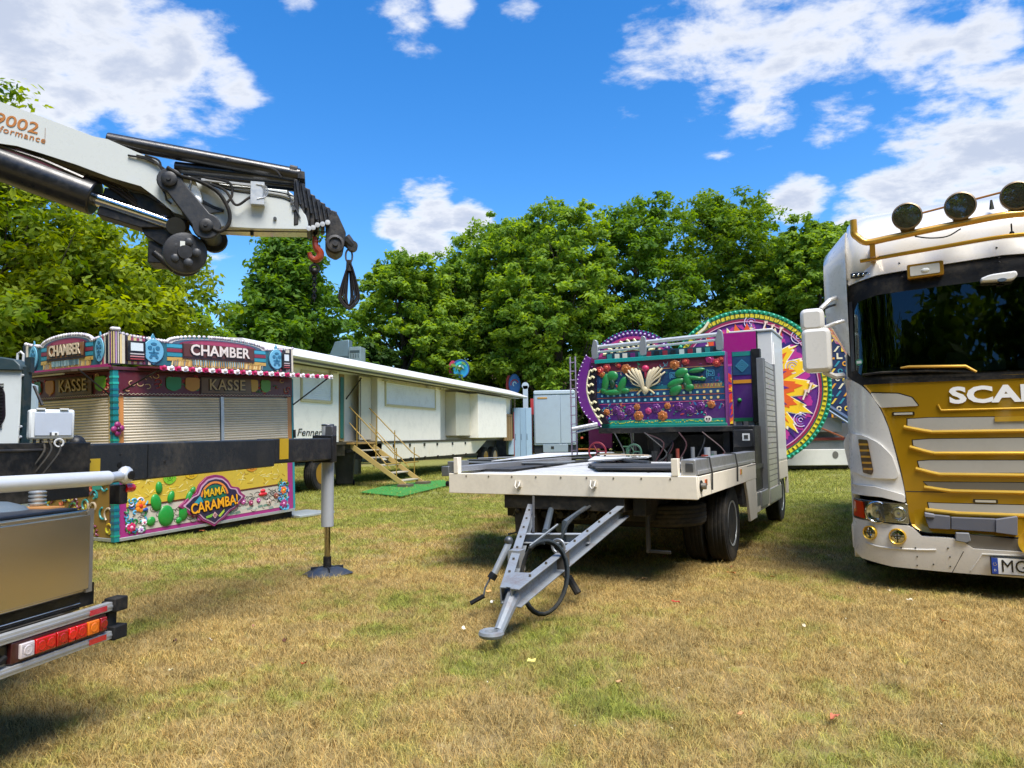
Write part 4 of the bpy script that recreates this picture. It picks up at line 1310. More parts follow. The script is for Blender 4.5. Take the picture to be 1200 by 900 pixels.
g = G(); g.box(.3, 1.9, 5.0, 6.2, .99, 1.5, '3f4144'); g.box(.75, 2.2, 4.3, 5.0, .99, 1.35, '101113'); g.box(.12, 2.3, 3.9, 5.0, 1.38, 1.46, '1a1b1d'); g.box(.9, 1.0, 4.1, 4.3, .96, 1.38, '222326'); g.box(1.9, 2.0, 4.1, 4.3, .96, 1.38, '222326')
g.prism([(.8, 1.38), (1.35, 1.38), (1.1, 1.14)], 4.0, 4.04, '202124')
g.obj('machine_frame', trailer, 'blackmetal', .01)

g = G()
g.box(W_T - .03, W_T + .008, 5.12, 6.05, .66, .92, CR); g.box(W_T - .03, W_T + .008, 5.95, 6.05, .40, .66, CR)
g.obj('rear_skirt', trailer, 'oldpaint', .004)
g = G()   # bolts and a small type plate on the drawbar and front beam
for k in range(7):
    q_ = jr.lerp(pr_, .12 + .12 * k); g.cyl(q_ + Vector((0, -.04, .055)), q_ + Vector((0, -.04, .075)), .010, '6a6258', 6)
    q_ = jl.lerp(pl_, .12 + .12 * k); g.cyl(q_ + Vector((0, 0, .06)), q_ + Vector((0, 0, .076)), .010, '6a6258', 6)
for k in range(9): g.cyl((.2 + .26 * k, -.004, .965), (.2 + .26 * k, .004, .965), .009, '9a9282', 6)
g.obj('bolt', trailer, 'metal', kind='stuff')
# loose kit lying on the bed
def deck(px, py, z=.98): p = FR.hit(px, py, 2, z); return Vector((p.x, p.y, z))
mats = [((543, 552), (600, 552.5), (665, 544), (560, 544), '2b2d30'), ((700, 553), (806, 553.5), (800, 547), (690, 547), '202225'),
        ((575, 545), (660, 538), (720, 533), (640, 534), 'a9acb0'), ((690, 546), (760, 541), (770, 537), (700, 539), 'b7babd')]
for i, (a, b, c, d, col) in enumerate(mats):
    P = [deck(*q) for q in (a, b, c, d)]
    g = G(); z0 = .982 + i * .016
    g.prism([(p.x, p.y) for p in P], z0, z0 + .014, col, 'z')
    g.prism([(p.x * .98 + .02, p.y * .97 + .02) for p in P], z0 + .016, z0 + .024, '3b3e43' if i < 2 else 'c2c5c8', 'z')
    o = g.obj('rubber_mat', None, 'rubber', .004, M=FR.M, fix=True)
    tag(o, ['black rubber mat pair at the front left of the trailer bed', 'black rubber mat pair at the front right of the trailer bed', 'pale grey flat panel lying slantwise behind the black front mats', 'small pale grey flat panel behind the right front mat'][i], 'rubber mat', 'mats lying on the trailer bed')
rb = random.Random(12)
for i, (pts, col, lab) in enumerate([
        ([(545, 547), (600, 548), (660, 547), (700, 543)], '6f757b', 'grey flattened hose along the front left of the trailer bed'),
        ([(548, 543), (620, 543), (690, 540), (760, 546)], '3c4248', 'dark hose lying in a long curve across the trailer bed'),
        ([(690, 551), (720, 552), (770, 551), (804, 551)], '2c3034', 'black hose along the front right edge of the trailer bed'),
        ([(560, 539), (640, 536), (700, 534)], '8a8f94', 'thin light grey pipe at the left of the trailer bed')]):
    P = [deck(*q) + Vector((0, 0, .055 - .010 * i)) for q in pts]
    g = G(); g.tube(spline(P, 8), .014 if i < 3 else .010, col, 8)
    if i < 2: g.tube([p + Vector((.0, .05, -.004)) for p in spline(P, 8)], .02, '2a2e32', 8)
    o = g.obj('hose', None, 'rubber', M=FR.M); tag(o, lab, 'hose', 'hoses lying on the trailer bed')
a, b = deck(700, 541), deck(755, 543)
g = G(); g.prism([(a.x, a.y), (b.x, b.y), (b.x + .03, b.y + .12), (a.x + .1, a.y + .16)], 1.075, 1.088, 'b9a68c', 'z')
o = g.obj('cardboard_sheet', None, 'matte', .002, M=FR.M, fix=True); tag(o, 'tan piece of card lying on the black mats of the trailer', 'card')
for i, (px, py, col, L_, lab) in enumerate([(690, 527, 'd07a34', .55, 'orange plank end lying behind the deck plates at the left'), (770, 525, 'b8604a', .4, 'reddish strip of wood behind the deck plates'), (735, 524, '3d6b50', .25, 'green strip beside the cable drum on the trailer')]):
    p = deck(px, py, .985)
    g = G(); g.box(-L_ / 2, L_ / 2, -.05, .05, 0, .035, col, Matrix.Translation(p) @ Matrix.Rotation(R_(6 + 5 * i), 4, 'Z'))
    o = g.obj('plank', None, 'wood', .004, M=FR.M); tag(o, lab, 'plank')
p = deck(754, 524, .99)
g = G()
for k in range(4): g.lathe([(.09, 0), (.13, .01), (.135, .03), (.1, .04)], p + Vector((0, 0, .03 + .04 * k)), (0, 0, 1), '1a1c1e', 20)
o = g.obj('cable_coil', None, 'rubber', M=FR.M, fix=True); tag(o, 'black coil of cable under the middle of the painted ride panel', 'cable coil')
for i, (px, py) in enumerate(((838, 523), (848, 521))):
    p = deck(px, py, 1.14)
    g = G(); g.lathe([(.02, 0), (.07, .02), (.085, .07), (.06, .13), (.02, .15)], p, (0, 0, 1), ['3a4450', '9fb6bf'][i], 18)
    o = g.obj('lamp_dome', None, 'lens', M=Frame(0, 0).M @ FR.M, fix=True); tag(o, ['dark glass dome beside the switch cabinet on the trailer rail', 'bluish glass dome next to the switch cabinet on the trailer rail'][i], 'dome')

g = G()   # cables, couplings and small fittings under the scenery
rb = random.Random(61)
for k in range(16):
    x, y = rb.uniform(.5, 2.2), rb.uniform(3.55, 3.95); h_ = rb.uniform(.06, .22)
    g.cyl((x, y, .96), (x, y, .96 + h_), rb.uniform(.015, .05), rb.choice(['2a2c2f', '6a6e72', '8a3a2c', '3a6a50', 'a8aaac', '1a1b1d', 'b0b4b8']), 10)
for k in range(10):
    x, y = rb.uniform(.3, 2.0), rb.uniform(3.4, 3.9)
    g.tube(spline([(x, y, .97), (x + .1, y + .1, 1.05 + .2 * rb.random()), (x + rb.uniform(-.3, .3), y + .2, 1.38)], 4), .010, rb.choice(['151618', '2a2c30', '3a2022', '1a1b1d']), 5)
g.obj('fitting', trailer, 'satin', kind='stuff')
o = None
for x, y, r, col, lab in ((.25, 3.5, .13, '7a2030', 'dark red hand wheel at the left under the painted scenery'), (.85, 3.35, .10, '2f5a48', 'dark green ring lying under the painted scenery')):
    g = G(); P_ = [Vector((x + r * math.cos(t), y, 1.12 + r * math.sin(t))) for t in [2 * math.pi * k / 18 for k in range(18)]]; g.tube(P_, .014, col, 6, closed=True)
    for k in range(3): a = k * 2.094; g.tube([(x, y, 1.12), (x + r * math.cos(a), y, 1.12 + r * math.sin(a))], .009, col, 5)
    g.box(x - .02, x + .02, y, y + .04, .96, 1.12, '2a2c2f')
    o = g.obj('hand_wheel', None, 'satin', M=FR.M); tag(o, lab, 'hand wheel')
# ------------------------------------------------------------------ painted ride panel standing across the trailer
FP = Frame(*(FR.M @ Vector((0, 3.98, 0))).to_2d(), 0, -28)
def U(px, py, o=0.0): return FP.xz(px, py, o)
panel = thing('ride_scenery', 'painted purple and teal ride scenery panel standing across the trailer bed', 'ride panel', FP)
x0, z0 = .08, 1.50; x1, z1 = 1.98, 2.44
g = G(); g.box(x0, x1, 0, .10, z0, z1, '4b1a4c'); g.obj('panel_board', panel, 'art', .004)
rb = random.Random(21)
def sc(u, v): return (x0 + (x1 - x0) * u, z0 + (z1 - z0) * v)   # unit panel coordinates
g = G()
def band(v0, v1, col, y=-.003): a = sc(0, v0); b = sc(1, v1); g.box(a[0] + .005, b[0] - .005, y, 0.0, a[1], b[1], col)
band(.0, .075, '0f8a7a', -.004); band(.075, .34, '4a1d66', -.004); band(.34, .53, '16436a', -.006); band(.53, .60, '18606a', -.004)
band(.60, .87, '14365c', -.004); band(.87, 1.0, '5e1830', -.004)
band(.528, .540, 'b8862e', -.008); band(.335, .345, 'c04a7a', -.008); band(.43, .44, 'a04a28', -.009); band(.855, .862, 'c98a3a', -.008)
g.obj('painted_band', panel, 'art')
g = G()   # yellow scribble on the bottom strip, zigzag, greek key spirals
for k in range(60):
    u = .02 + .96 * k / 60; a = sc(u, .02 + .03 * rb.random()); g.box(a[0], a[0] + .012 + .02 * rb.random(), -.007, -.003, a[1], a[1] + .012, rb.choice(['d7c437', '9cc23a', 'e6d85a']))
for k in range(34):
    u = .62 + .36 * k / 34; a = sc(u, .545); g.prism([(a[0], a[1]), (a[0] + .008, a[1]), (a[0] + .026, a[1] + .05), (a[0] + .018, a[1] + .05)], -.008, -.003, rb.choice(['c98a22', 'd85e22', 'e0b040']))
for k in range(28):
    u = .02 + .35 * k / 28; a = sc(u, .542); g.prism([(a[0], a[1]), (a[0] + .008, a[1]), (a[0] + .022, a[1] + .03), (a[0] + .014, a[1] + .03)], -.008, -.003, 'c9a22a')
def spiral(cx, cz, s, col, turns=3):
    pts = []; d = s
    x, z = cx - s, cz - s
    seq = [(0, 1), (1, 0), (0, -1), (-1, 0)]
    cur = [(x, z)]; L = 2 * s
    for k in range(turns * 3):
        dx, dz = seq[k % 4]; x += dx * L; z += dz * L; cur.append((x, z))
        if k % 2: L -= 2 * s / (turns * 1.6)
    for (ax_, az), (bx, bz) in zip(cur, cur[1:]):
        g.box(min(ax_, bx) - .003, max(ax_, bx) + .003, -.008, -.003, min(az, bz) - .003, max(az, bz) + .003, col)
for u, v, s in ((.05, .72, .045), (.12, .72, .04), (.30, .74, .05), (.385, .67, .035), (.33, .64, .03), (.62, .74, .045), (.90, .74, .05), (.95, .66, .03), (.44, .64, .03), (.83, .82, .025), (.70, .78, .03)):
    a = sc(u, v); spiral(a[0], a[1], s, rb.choice(['3f86b8', '57a8c4', '2f6aa0']))
for k in range(46):
    a = sc(rb.uniform(.02, .98), rb.uniform(.60, .68)); g.box(a[0], a[0] + .02, -.0075, -.003, a[1], a[1] + .006, rb.choice(['57c0c0', '4aa0b0', '2c6c94']))
for k in range(120):   # small leaves, dabs and outlines between the large motifs
    u, v = rb.uniform(.02, .98), rb.choice([rb.uniform(.62, .98), rb.uniform(.09, .33)])
    a = sc(u, v); r = rb.uniform(.012, .035)
    if rb.random() < .5: g.prism(ell(a[0], a[1], r, r * .4, 8, 0, 360, rb.uniform(0, 180)), -.0085, -.003, rb.choice(['1f7a5a', '2a9a8a', '7a2a6a', 'a83a3a', '2a6aa0', 'c98a3a', '5a2a80']))
    else: g.tube([(a[0] + r * math.cos(R_(t)), -.007, a[1] + r * math.sin(R_(t))) for t in range(int(u * 300), int(u * 300) + 240, 40)], .003, rb.choice(['57b0c0', 'c9b07a', 'd06a9a', '3a9a6a']), 4)
g.obj('painted_ornament', panel, 'art', kind='stuff')
g = G()   # dots
for row, v in enumerate((.475, .385)):
    for k in range(19):
        u = .045 + .93 * k / 18.5; a = sc(u, v); col = ['7fc4cf', '8fd0d8'][row] if u < .5 else rb.choice(['e0c27a', 'd9d08e', 'a9cfae'])
        g.prism(rounded(rect(a[0] - .016, a[0] + .016, a[1] - .017, a[1] + .017), .008, 2), -.014, -.005, col)
g.obj('light_bulb', panel, 'art', kind='stuff')
def flower(g, u, v, r, cols, y=-.01):
    a = sc(u, v); r *= 1.55
    for k in range(6):
        an = 2 * math.pi * k / 6 + u * 9; g.ball((a[0] + r * .5 * math.cos(an), y, a[1] + r * .5 * math.sin(an)), r * .52, cols[0], ry=.008 + .04 * r, n=8, m=5)
    g.ball((a[0], y - .012, a[1]), r * .42, cols[1], ry=.010, n=8, m=5)
    for k in range(5):
        an = 2 * math.pi * k / 5; g.ball((a[0] + r * .22 * math.cos(an), y - .022, a[1] + r * .22 * math.sin(an)), r * .12, cols[2], ry=.008, n=6, m=4)
RED = ('a83232', 'c24a3a', 'd86a4a'); ORA = ('a8602c', 'c07a3a', '8a4418'); PUR = ('5a1f6a', '7a2a80', '3a124a'); MAG = ('b02a6a', 'd04a86', '8a1a4a')
for u, v, r, c_ in ((.03, .88, .055, RED), (.09, .93, .05, RED), (.05, .82, .04, ORA), (.19, .95, .03, RED), (.25, .89, .06, ORA), (.635, .91, .06, ORA), (.72, .95, .045, RED), (.90, .96, .05, MAG), (.95, .90, .05, RED), (.985, .95, .04, RED),
                    (.08, .21, .04, ORA), (.16, .24, .05, PUR), (.20, .15, .05, PUR), (.27, .23, .06, PUR), (.34, .14, .06, ORA), (.33, .28, .04, ORA), (.42, .21, .04, MAG), (.48, .25, .055, PUR), (.53, .13, .06, ORA), (.57, .28, .04, ORA), (.66, .26, .05, PUR), (.74, .2, .05, PUR), (.82, .26, .05, PUR), (.90, .28, .045, ORA)):
    g = G(); flower(g, u, v, r * .82, c_); g.obj('painted_flower', panel, 'art')
g = G()
for k in range(22):
    a = sc(rb.uniform(.03, .97), rb.uniform(.09, .28)); w = rb.uniform(.02, .04)
    g.prism([(a[0], a[1]), (a[0] + w, a[1] + w * .5), (a[0] + w * .3, a[1] + w)], -.012, -.003, rb.choice(['1d7a4a', '2a9a6a', '3a8ac0', '1a9a9a']))
g.obj('painted_leaf', panel, 'art', kind='stuff')
def lump(g, items, col):
    for (px, py, rx, rz, rot) in items:
        a = U(px, py)
        T = Matrix.Translation((a[0], -.02, a[1])) @ Matrix.Rotation(R_(-rot), 4, 'Y')
        g.ball((0, 0, 0), rx * 1.45, col, ry=.028, rz=rz * 1.45, T=T)
GR, GR2 = '1a7436', '146a3a'
g = G(); lump(g, [(718, 441, .065, .055, 0), (710, 449, .04, .10, -10), (729, 452, .04, .10, -25), (719, 460, .11, .03, 0), (733, 458, .05, .03, 0), (708, 458, .035, .035, 0)], GR)
lump(g, [(718, 450, .03, .05, 0)], '0d3a1c'); g.obj('green_figure', panel, 'art')
g = G(); lump(g, [(799, 437, .07, .045, 20), (792, 449, .09, .04, 20), (806, 446, .04, .08, 10), (817, 434, .08, .025, 5), (813, 443, .09, .022, -8), (792, 457, .07, .05, 40), (808, 454, .05, .04, 0), (824, 444, .03, .02, 0)], GR)
lump(g, [(804, 452, .02, .04, 20)], '0c4a2c'); g.obj('green_figure', panel, 'art')
g = G()
cx, cz = U(757, 455)
for s_ in (-1, 1):
    for (dx, top, w) in ((.02, .21, .035), (.06, .23, .04), (.10, .235, .035), (.14, .22, .025), (.17, .18, .02)):
        pts = [(cx + s_ * .02, -.03, cz - .02), (cx + s_ * (.02 + dx * .4), -.05, cz + top * .4), (cx + s_ * (.03 + dx * .9), -.045, cz + top * .8), (cx + s_ * (.05 + dx), -.02, cz + top)]
        g.tube(spline([(cx + (p[0] - cx) * 1.35, p[1], cz + (p[2] - cz) * 1.25) for p in pts], 4), w * .62, 'cdbf9c', 7)
    g.tube(spline([(cx + s_ * .04, -.02, cz + .02), (cx + s_ * .19, -.03, cz + .08), (cx + s_ * .23, -.02, cz + .20), (cx + s_ * .12, -.02, cz + .12)], 5), .012, 'e3d5a8', 6)
    g.tube(spline([(cx, -.04, cz - .01), (cx + s_ * .07, -.03, cz - .03), (cx + s_ * .13, -.02, cz - .085)], 4), .012, 'dccb9a', 6)
g.ball((cx, -.035, cz - .03), .05, 'c3b58e', ry=.04, rz=.06)
g.obj('cream_ribbon', panel, 'art')
g = G(); a = U(757, 432); g.ball((a[0], -.03, a[1]), .055, 'b81f52', ry=.04, rz=.05); g.ball((a[0], -.025, a[1] - .07), .022, '8c1a3c', rz=.08, ry=.03); g.obj('red_bud', panel, 'art')
g = G(); a = U(830, 491); g.prism(ell(a[0], a[1], .05, .045, 20), -.014, -.003, 'e6e0d4'); g.prism(ell(a[0] - .018, a[1] + .003, .012, .014), -.018, -.01, '1a1216'); g.prism(ell(a[0] + .018, a[1] + .003, .012, .014), -.018, -.01, '1a1216'); g.box(a[0] - .02, a[0] + .02, -.018, -.01, a[1] - .03, a[1] - .024, '8a2a3a')
g.obj('round_badge', panel, 'art')
g = G(); g.box(x0 - .02, x1 + .02, -.03, .12, z1, z1 + .06, '12908a'); g.box(x0 - .02, x1 + .02, -.025, .12, z0 - .05, z0, '137f72')
g.box(x1, x1 + .03, -.02, .12, z0 - .05, z1 + .06, '7a3a78'); g.obj('teal_frame', panel, 'art', .006)
# scalloped purple arc on the left
arc = [(687, 417), (681, 430), (677, 445), (677, 460), (682, 478), (691, 491), (704, 500)]
arc2 = [(693, 420), (690, 434), (688, 447), (688, 460), (692, 474), (698, 486), (705, 497)]
A = [U(*p, -.06) for p in arc]; B_ = [U(*p, -.06) for p in arc2]
g = G(); g.prism([tuple(v) for v in spline([Vector(p) for p in A], 4)] + [tuple(v) for v in spline([Vector(p) for p in B_], 4)][::-1], -.10, -.04, '6a2680')
ap = g.obj('arc_board', panel, 'art', .005, fix=True)
g = G()
for v in spline([Vector(p) for p in A], 3): g.ball((v.x + .02, -.105, v.y), .011, 'd9c6e4', n=8, m=4)
g.obj('arc_bulb', ap, 'art', kind='stuff')
g = G()
inn = spline([Vector(U(*p, -.06)) for p in [(692, 434), (689, 447), (689, 460), (693, 474), (699, 486), (706, 497)]], 6)
xe = U(700, 440)[0]
g.prism([tuple(v) for v in inn] + [(v.x + .115, v.y) for v in inn][::-1], -.085, -.02, '1a1420')
for k in range(7):
    v = inn[int(k * (len(inn) - 1) / 7)]; w = inn[min(len(inn) - 1, int(k * (len(inn) - 1) / 7) + 2)]
    g.tube(spline([(v.x + .01, -.09, v.y), (v.x + .04, -.095, v.y - .02), (v.x + .07, -.095, v.y + .012), (v.x + .105, -.09, v.y - .012)], 4), .015, 'e6dcb0', 6)
g.tube([(v.x, -.09, v.y) for v in inn], .012, 'ece2bc', 6)
g.obj('zigzag_border', ap, 'art')
# rails above the panel
g = G()
r0, r1 = U(697, 409, .05), U(838, 400, .05)
for dz in (0, .075):
    g.cyl((r0[0], .05, r0[1] + .02 - dz * 1.0), (1.93, .05, r0[1] + .075 - dz), .032 if dz == 0 else .02, 'd4d5d3', 12)
for x in (.06, .82, 1.93):
    g.prism(rounded([(x - .05, 2.52), (x + .04, 2.52), (x + .05, 2.68), (x + .035, 2.80), (x - .02, 2.82), (x - .06, 2.66)], .03), .0, .06, 'a6a9ab')
g.obj('grab_rail', panel, 'metal', .006)
g = G(); g.box(.15, 1.9, .25, .30, 2.44, 2.62, '1b3f52')
for k in range(14):
    x = .17 + .125 * k; g.box(x, x + .07, .235, .25, 2.47, 2.60, rb.choice(['c7d6d6', '2a8a8a', 'e3e0d4', '15202c', '8a2a3c', '6a2a70']))
g.obj('rear_frieze', panel, 'art')
# side return with black edge at right
g = G(); g.box(2.03, 2.30, .30, .36, 1.52, 2.52, '45196a'); g.box(2.30, 2.42, .28, .40, 1.50, 2.54, '0e0f11')
rp = g.obj('side_wing', panel, 'art', .004)
g = G(); g.box(2.04, 2.29, .294, .30, 2.18, 2.44, '16436a'); g.box(2.04, 2.29, .294, .30, 2.45, 2.51, '128078')
for s in (.09, .06, .03):
    g.prism(ring(2.17, 2.31, s - .012, s, 0, 360, 4), .288, .294, '4aa0b8')
g.box(2.04, 2.29, .292, .30, 2.06, 2.11, 'c98a22'); g.ball((2.12, .285, 1.82), .03, '1f8a3a'); g.box(2.04, 2.29, .292, .30, 1.52, 1.57, '157a4a')
g.obj('wing_painting', rp, 'art')
# left ladder frame, magenta
g = G(); a = U(672, 418, .3); b = U(672, 523, .3)
for px in (668, 674):
    p = U(px, 418, .3); g.cyl((p[0], .3, 1.05), (p[0], .3, a[1]), .012, 'b9a8bc', 8)
for k in range(11): z = 1.12 + k * .14; g.cyl((U(668, 470, .3)[0], .3, z), (U(674, 470, .3)[0], .3, z), .008, 'b9a8bc', 6)
o = g.obj('ladder', None, 'metal', M=FP.M); tag(o, 'thin grey ladder standing at the left end of the painted ride panel', 'ladder')
g = G(); g.box(-.20, .18, .32, .37, 1.15, 2.58, '7a1e5c'); g.box(-.16, .1, .31, .32, 1.5, 2.5, '3a1238'); g.obj('left_wing', panel, 'art', .005)
g = G()
for k in range(40): g.ball((rb.uniform(-.14, .08), .308, rb.uniform(1.55, 2.45)), .010, rb.choice(['b05ac0', '7a3aa0', 'c9b0d8']), n=6, m=3)
g.obj('wing_dots', panel, 'art', kind='stuff')
g = G()
p = U(690, 497, -.2)
g.tube([(p[0] + .1, -.1, p[1] + .0), (p[0] - .25, -.25, p[1] - .07)], .03, 'c9cbcb', 10); g.tube([(p[0] + .1, -.05, p[1] - .04), (p[0] - .2, -.2, p[1] - .12)], .018, 'aeb2b2', 8)
g.obj('white_lever', panel, 'metal')
# magenta board, grey seat block and folded arms behind the panel
o_ = .9
P0 = FP.xz(836, 393, o_); P1 = FP.xz(887, 427, o_)
g = G(); g.box(P0[0], P1[0], o_, o_ + .05, P1[1] + .03, P0[1] + .02, 'a8127a')
mb = thing('magenta_board', 'plain magenta board standing on the trailer behind the painted panel', 'board', FP)
g.obj('board', mb, 'art', .004)
g = G(); g.box(P0[0] - .01, P1[0] + .01, o_ - .004, o_ + .06, P1[1] + .0, P1[1] + .03, 'c9489c'); g.box(P1[0], P1[0] + .02, o_, o_ + .06, 1.45, P0[1] + .02, '23242a'); g.box(P0[0] + .02, P0[0] + .03, o_ - .006, o_, P1[1] + .03, P0[1] + .02, '6a0a4c'); g.obj('board_edge', mb, 'art')
o2 = .8
P2 = FP.xz(857, 428, o2); P3 = FP.xz(887, 447, o2)
fm = thing('folded_ride_arms', 'folded silver ride arms and grey seat block on the trailer by the white cabinet', 'ride arms', FP)
g = G(); g.prism([(P2[0], P3[1] + .0), (P3[0] - .02, P3[1]), (P3[0] + .02, P2[1] - .02), (P2[0], P2[1])], o2, o2 + .5, '8b8a86'); g.obj('seat_block', fm, 'satin', .02, fix=True)
g = G()
for k in range(6):
    g.tube([(2.05 + .03 * k, .5, 2.06 + .01 * k), (2.48, 1.4 - .12 * k, 2.25 - .035 * k)], .018, ['d8dada', '9aa0a2', 'c6cacc'][k % 3], 8)
for k in range(5):
    g.tube([(2.32 + .03 * k, .6, 1.25 + .1 * k), (2.44 - .02 * k, .9, 2.1)], .014, ['3a3c3e', '8a8e90'][k % 2], 6)
g.obj('arm_tube', fm, 'metal')
g = G(); g.box(2.33, 2.42, .42, .5, 1.5, 1.98, 'd9dbda'); g.box(2.30, 2.46, .40, .5, 1.44, 1.6, 'e0e2e0'); g.box(1.9, 2.42, .35, .7, 1.35, 1.46, '1b1c1e'); g.box(2.05, 2.14, .32, .42, 1.42, 1.53, 'b0b0ae'); g.box(2.22, 2.31, .32, .42, 1.42, 1.53, 'a09e9a')
g.obj('arm_bracket', fm, 'metal', .008)
# ------------------------------------------------------------------ ticket booth
FB = Frame(-5.32, 9.57, 0, 61, 2.0)
booth = thing('ticket_booth', 'colourful ticket booth with closed beige shutters behind the black stabiliser beam', 'ticket booth', FB)
BL, BD, BH = 3.16, 2.10, 2.40
g = G(); g.box(.03, BL - .03, .03, BD - .03, .06, 2.36, 'b9b3a4'); g.obj('body', booth, 'paint')
g = G(); g.box(0, BL, -.03, .0, 0.03, .075, 'b9bbba'); g.box(-.03, .0, -.03, BD, .03, .075, 'b9bbba'); g.obj('base_rail', booth, 'metal', .004)
g = G(); g.box(.02, BL, .05, BD, -.1, .03, '17150f'); g.obj('plinth', booth, 'matte')
# corner posts
g = G(); g.box(-.04, .035, -.04, .035, .03, 2.36, '0c7d80'); g.obj('corner_post', booth, 'art', .004)
g = G()
rb = random.Random(31)
for k in range(26): z = .1 + k * .085; g.box(-.044, .039, -.044, .039, z, z + .02 + .02 * rb.random(), rb.choice(['1d9a7a', '0a5a72', '2cb0a0', '135a50']))
g.obj('post_pattern', booth, 'art', kind='stuff')
g = G(); g.box(BL - .03, BL + .015, -.02, .03, .07, 2.3, '2a8f98'); g.obj('corner_post', booth, 'art', .003)
g = G(); g.box(.04, .12, -.012, .01, 1.04, 1.99, 'd08a48'); g.obj('orange_trim', booth, 'art'); g = G(); g.box(BL - .12, BL - .03, -.012, .01, 1.04, 1.99, 'c98446'); g.obj('orange_trim', booth, 'art')
g = G(); g.box(-.012, .01, .04, .11, 1.04, 1.99, 'c9a86a'); g.obj('tan_trim', booth, 'art')
p = FB.xz(143, 503, -.05)
g = G()
for (dx, dz) in ((0, .06), (.0, -.05), (-.05, 0), (.05, .01)): g.ball((p[0] + dx - .06, -.05, p[1] + dz), .045, '8a1f62', ry=.03, n=10, m=6)
g.ball((p[0] - .06, -.07, p[1]), .03, '3a1030', ry=.03); g.obj('post_flower', booth, 'art')
# roller shutters: slats are separate pieces of geometry
def shutter(x0, x1, left=False):
    g = G(); z = 1.06; ck = ['d8cab0', 'ddd0b8']
    k = 0
    while z < 1.97:
        h_ = .038
        pr = [(z, 0), (z + .004, .008), (z + h_ * .5, .013), (z + h_ - .006, .008), (z + h_ - .004, 0)]
        for i in range(len(pr) - 1):
            (za, a), (zb, b) = pr[i], pr[i + 1]
            if left: g.add([(-a - .004, x1, za), (-a - .004, x0, za), (-b - .004, x0, zb), (-b - .004, x1, zb)], [(0, 1, 2, 3)], ck[k % 2])
            else: g.add([(x0, -a - .004, za), (x1, -a - .004, za), (x1, -b - .004, zb), (x0, -b - .004, zb)], [(0, 1, 2, 3)], ck[k % 2])
        z += h_; k += 1
    return g.obj('roller_shutter', booth, 'satin', kind='stuff')
shutter(.12, 1.66); shutter(1.74, BL - .12); shutter(.11, BD - .1, True)
g = G(); g.box(1.66, 1.74, -.02, .01, 1.04, 1.98, 'c9cbcd'); g.box(1.662, 1.68, -.024, -.02, 1.04, 1.98, '2a2a2c'); g.obj('shutter_post', booth, 'metal', .003)
g = G(); g.box(.0, BL, -.05, .0, 1.0, 1.04, '7a4a5a'); g.box(-.05, .0, -.05, BD, 1.0, 1.04, '6a4250'); g.obj('counter_ledge', booth, 'art', .004)

def bun(g, pts, y, th, col, F_=None):
    g.prism(pts, y - th, y, col)
# --- lower painted panel, right face (xz plane, looking -y)
A0, A1, Z0, Z1 = .04, BL - .04, .075, 1.0
LPF = booth
g = G(); g.box(.0, BL, -.012, .0, Z0, Z1, 'a02a78'); lp = g.obj('lower_panel', booth, 'art', .003)
g = G()
def q(u, v): return (A0 + (A1 - A0) * u, Z0 + (Z1 - Z0) * v)
g.prism([q(.035, .42), q(.965, .47), q(.965, .97), q(.035, .97)], -.017, -.012, 'd2b43a')
g.prism([q(.035, .06), q(.965, .06), q(.965, .46), q(.035, .41)], -.016, -.012, 'c9bfae')
g.prism([q(.035, .405), q(.965, .465), q(.965, .49), q(.035, .43)], -.022, -.016, '5a2a1c')
g.obj('painted_field', lp, 'art')
g = G()
for k in range(230):   # cracks/leaf veins in the yellow, black curls in the white
    u, v = rb.uniform(.04, .95), rb.uniform(.5, .95); a = q(u, v); an = rb.uniform(0, 3.14); L_ = rb.uniform(.05, .12)
    if abs(u - .48) < .13 and v < .9: continue
    d = Vector((math.cos(an), math.sin(an))) * L_; n_ = Vector((-d.y, d.x)).normalized() * .004
    g.prism([(a[0] - n_.x, a[1] - n_.y), (a[0] + d.x - n_.x, a[1] + d.y * .6 - n_.y), (a[0] + d.x + n_.x, a[1] + d.y * .6 + n_.y), (a[0] + n_.x, a[1] + n_.y)], -.020, -.016, rb.choice(['f0de7a', 'f3e6a0', 'b0860f', 'e8c83a']))
g.obj('yellow_veins', lp, 'art', kind='stuff', fix=True)
g = G()
for k in range(150):
    u = rb.uniform(.05, .95); v = rb.uniform(.10, .39)
    a = q(u, v); r = rb.uniform(.02, .07); a0 = rb.uniform(0, 360)
    pts = [(a[0] + r * math.cos(R_(a0 + t)), -.019, a[1] + r * .7 * math.sin(R_(a0 + t))) for t in range(0, 200, 25)]
    g.tube(pts, .0035, rb.choice(['2a241f', '3a2f2a', '55463c']), 4)
g.obj('black_curls', lp, 'art', kind='stuff')
def papel(u, v, w, h, col, col2, round_=False):
    g = G(); a = q(u, v)
    pts = [(a[0] - w, a[1] + h), (a[0] - w, a[1] - h * .4), (a[0] - w * .5, a[1] - h * .8), (a[0], a[1] - h), (a[0] + w * .5, a[1] - h * .8), (a[0] + w, a[1] - h * .4), (a[0] + w, a[1] + h)]
    g.prism(rounded(pts, .03, 3), -.026, -.016, col)
    g.prism(ring(a[0], a[1], w * .35, w * .45, n=14), -.028, -.025, col2); g.prism(ell(a[0], a[1], w * .18), -.028, -.025, col2)
    for k in range(6): g.ball((a[0] + w * .7 * math.cos(k * 1.05), -.026, a[1] + h * .6 * math.sin(k * 1.05)), .008, col2, ry=.003, n=6, m=3)
    g.obj('paper_flag', lp, 'art', fix=True)
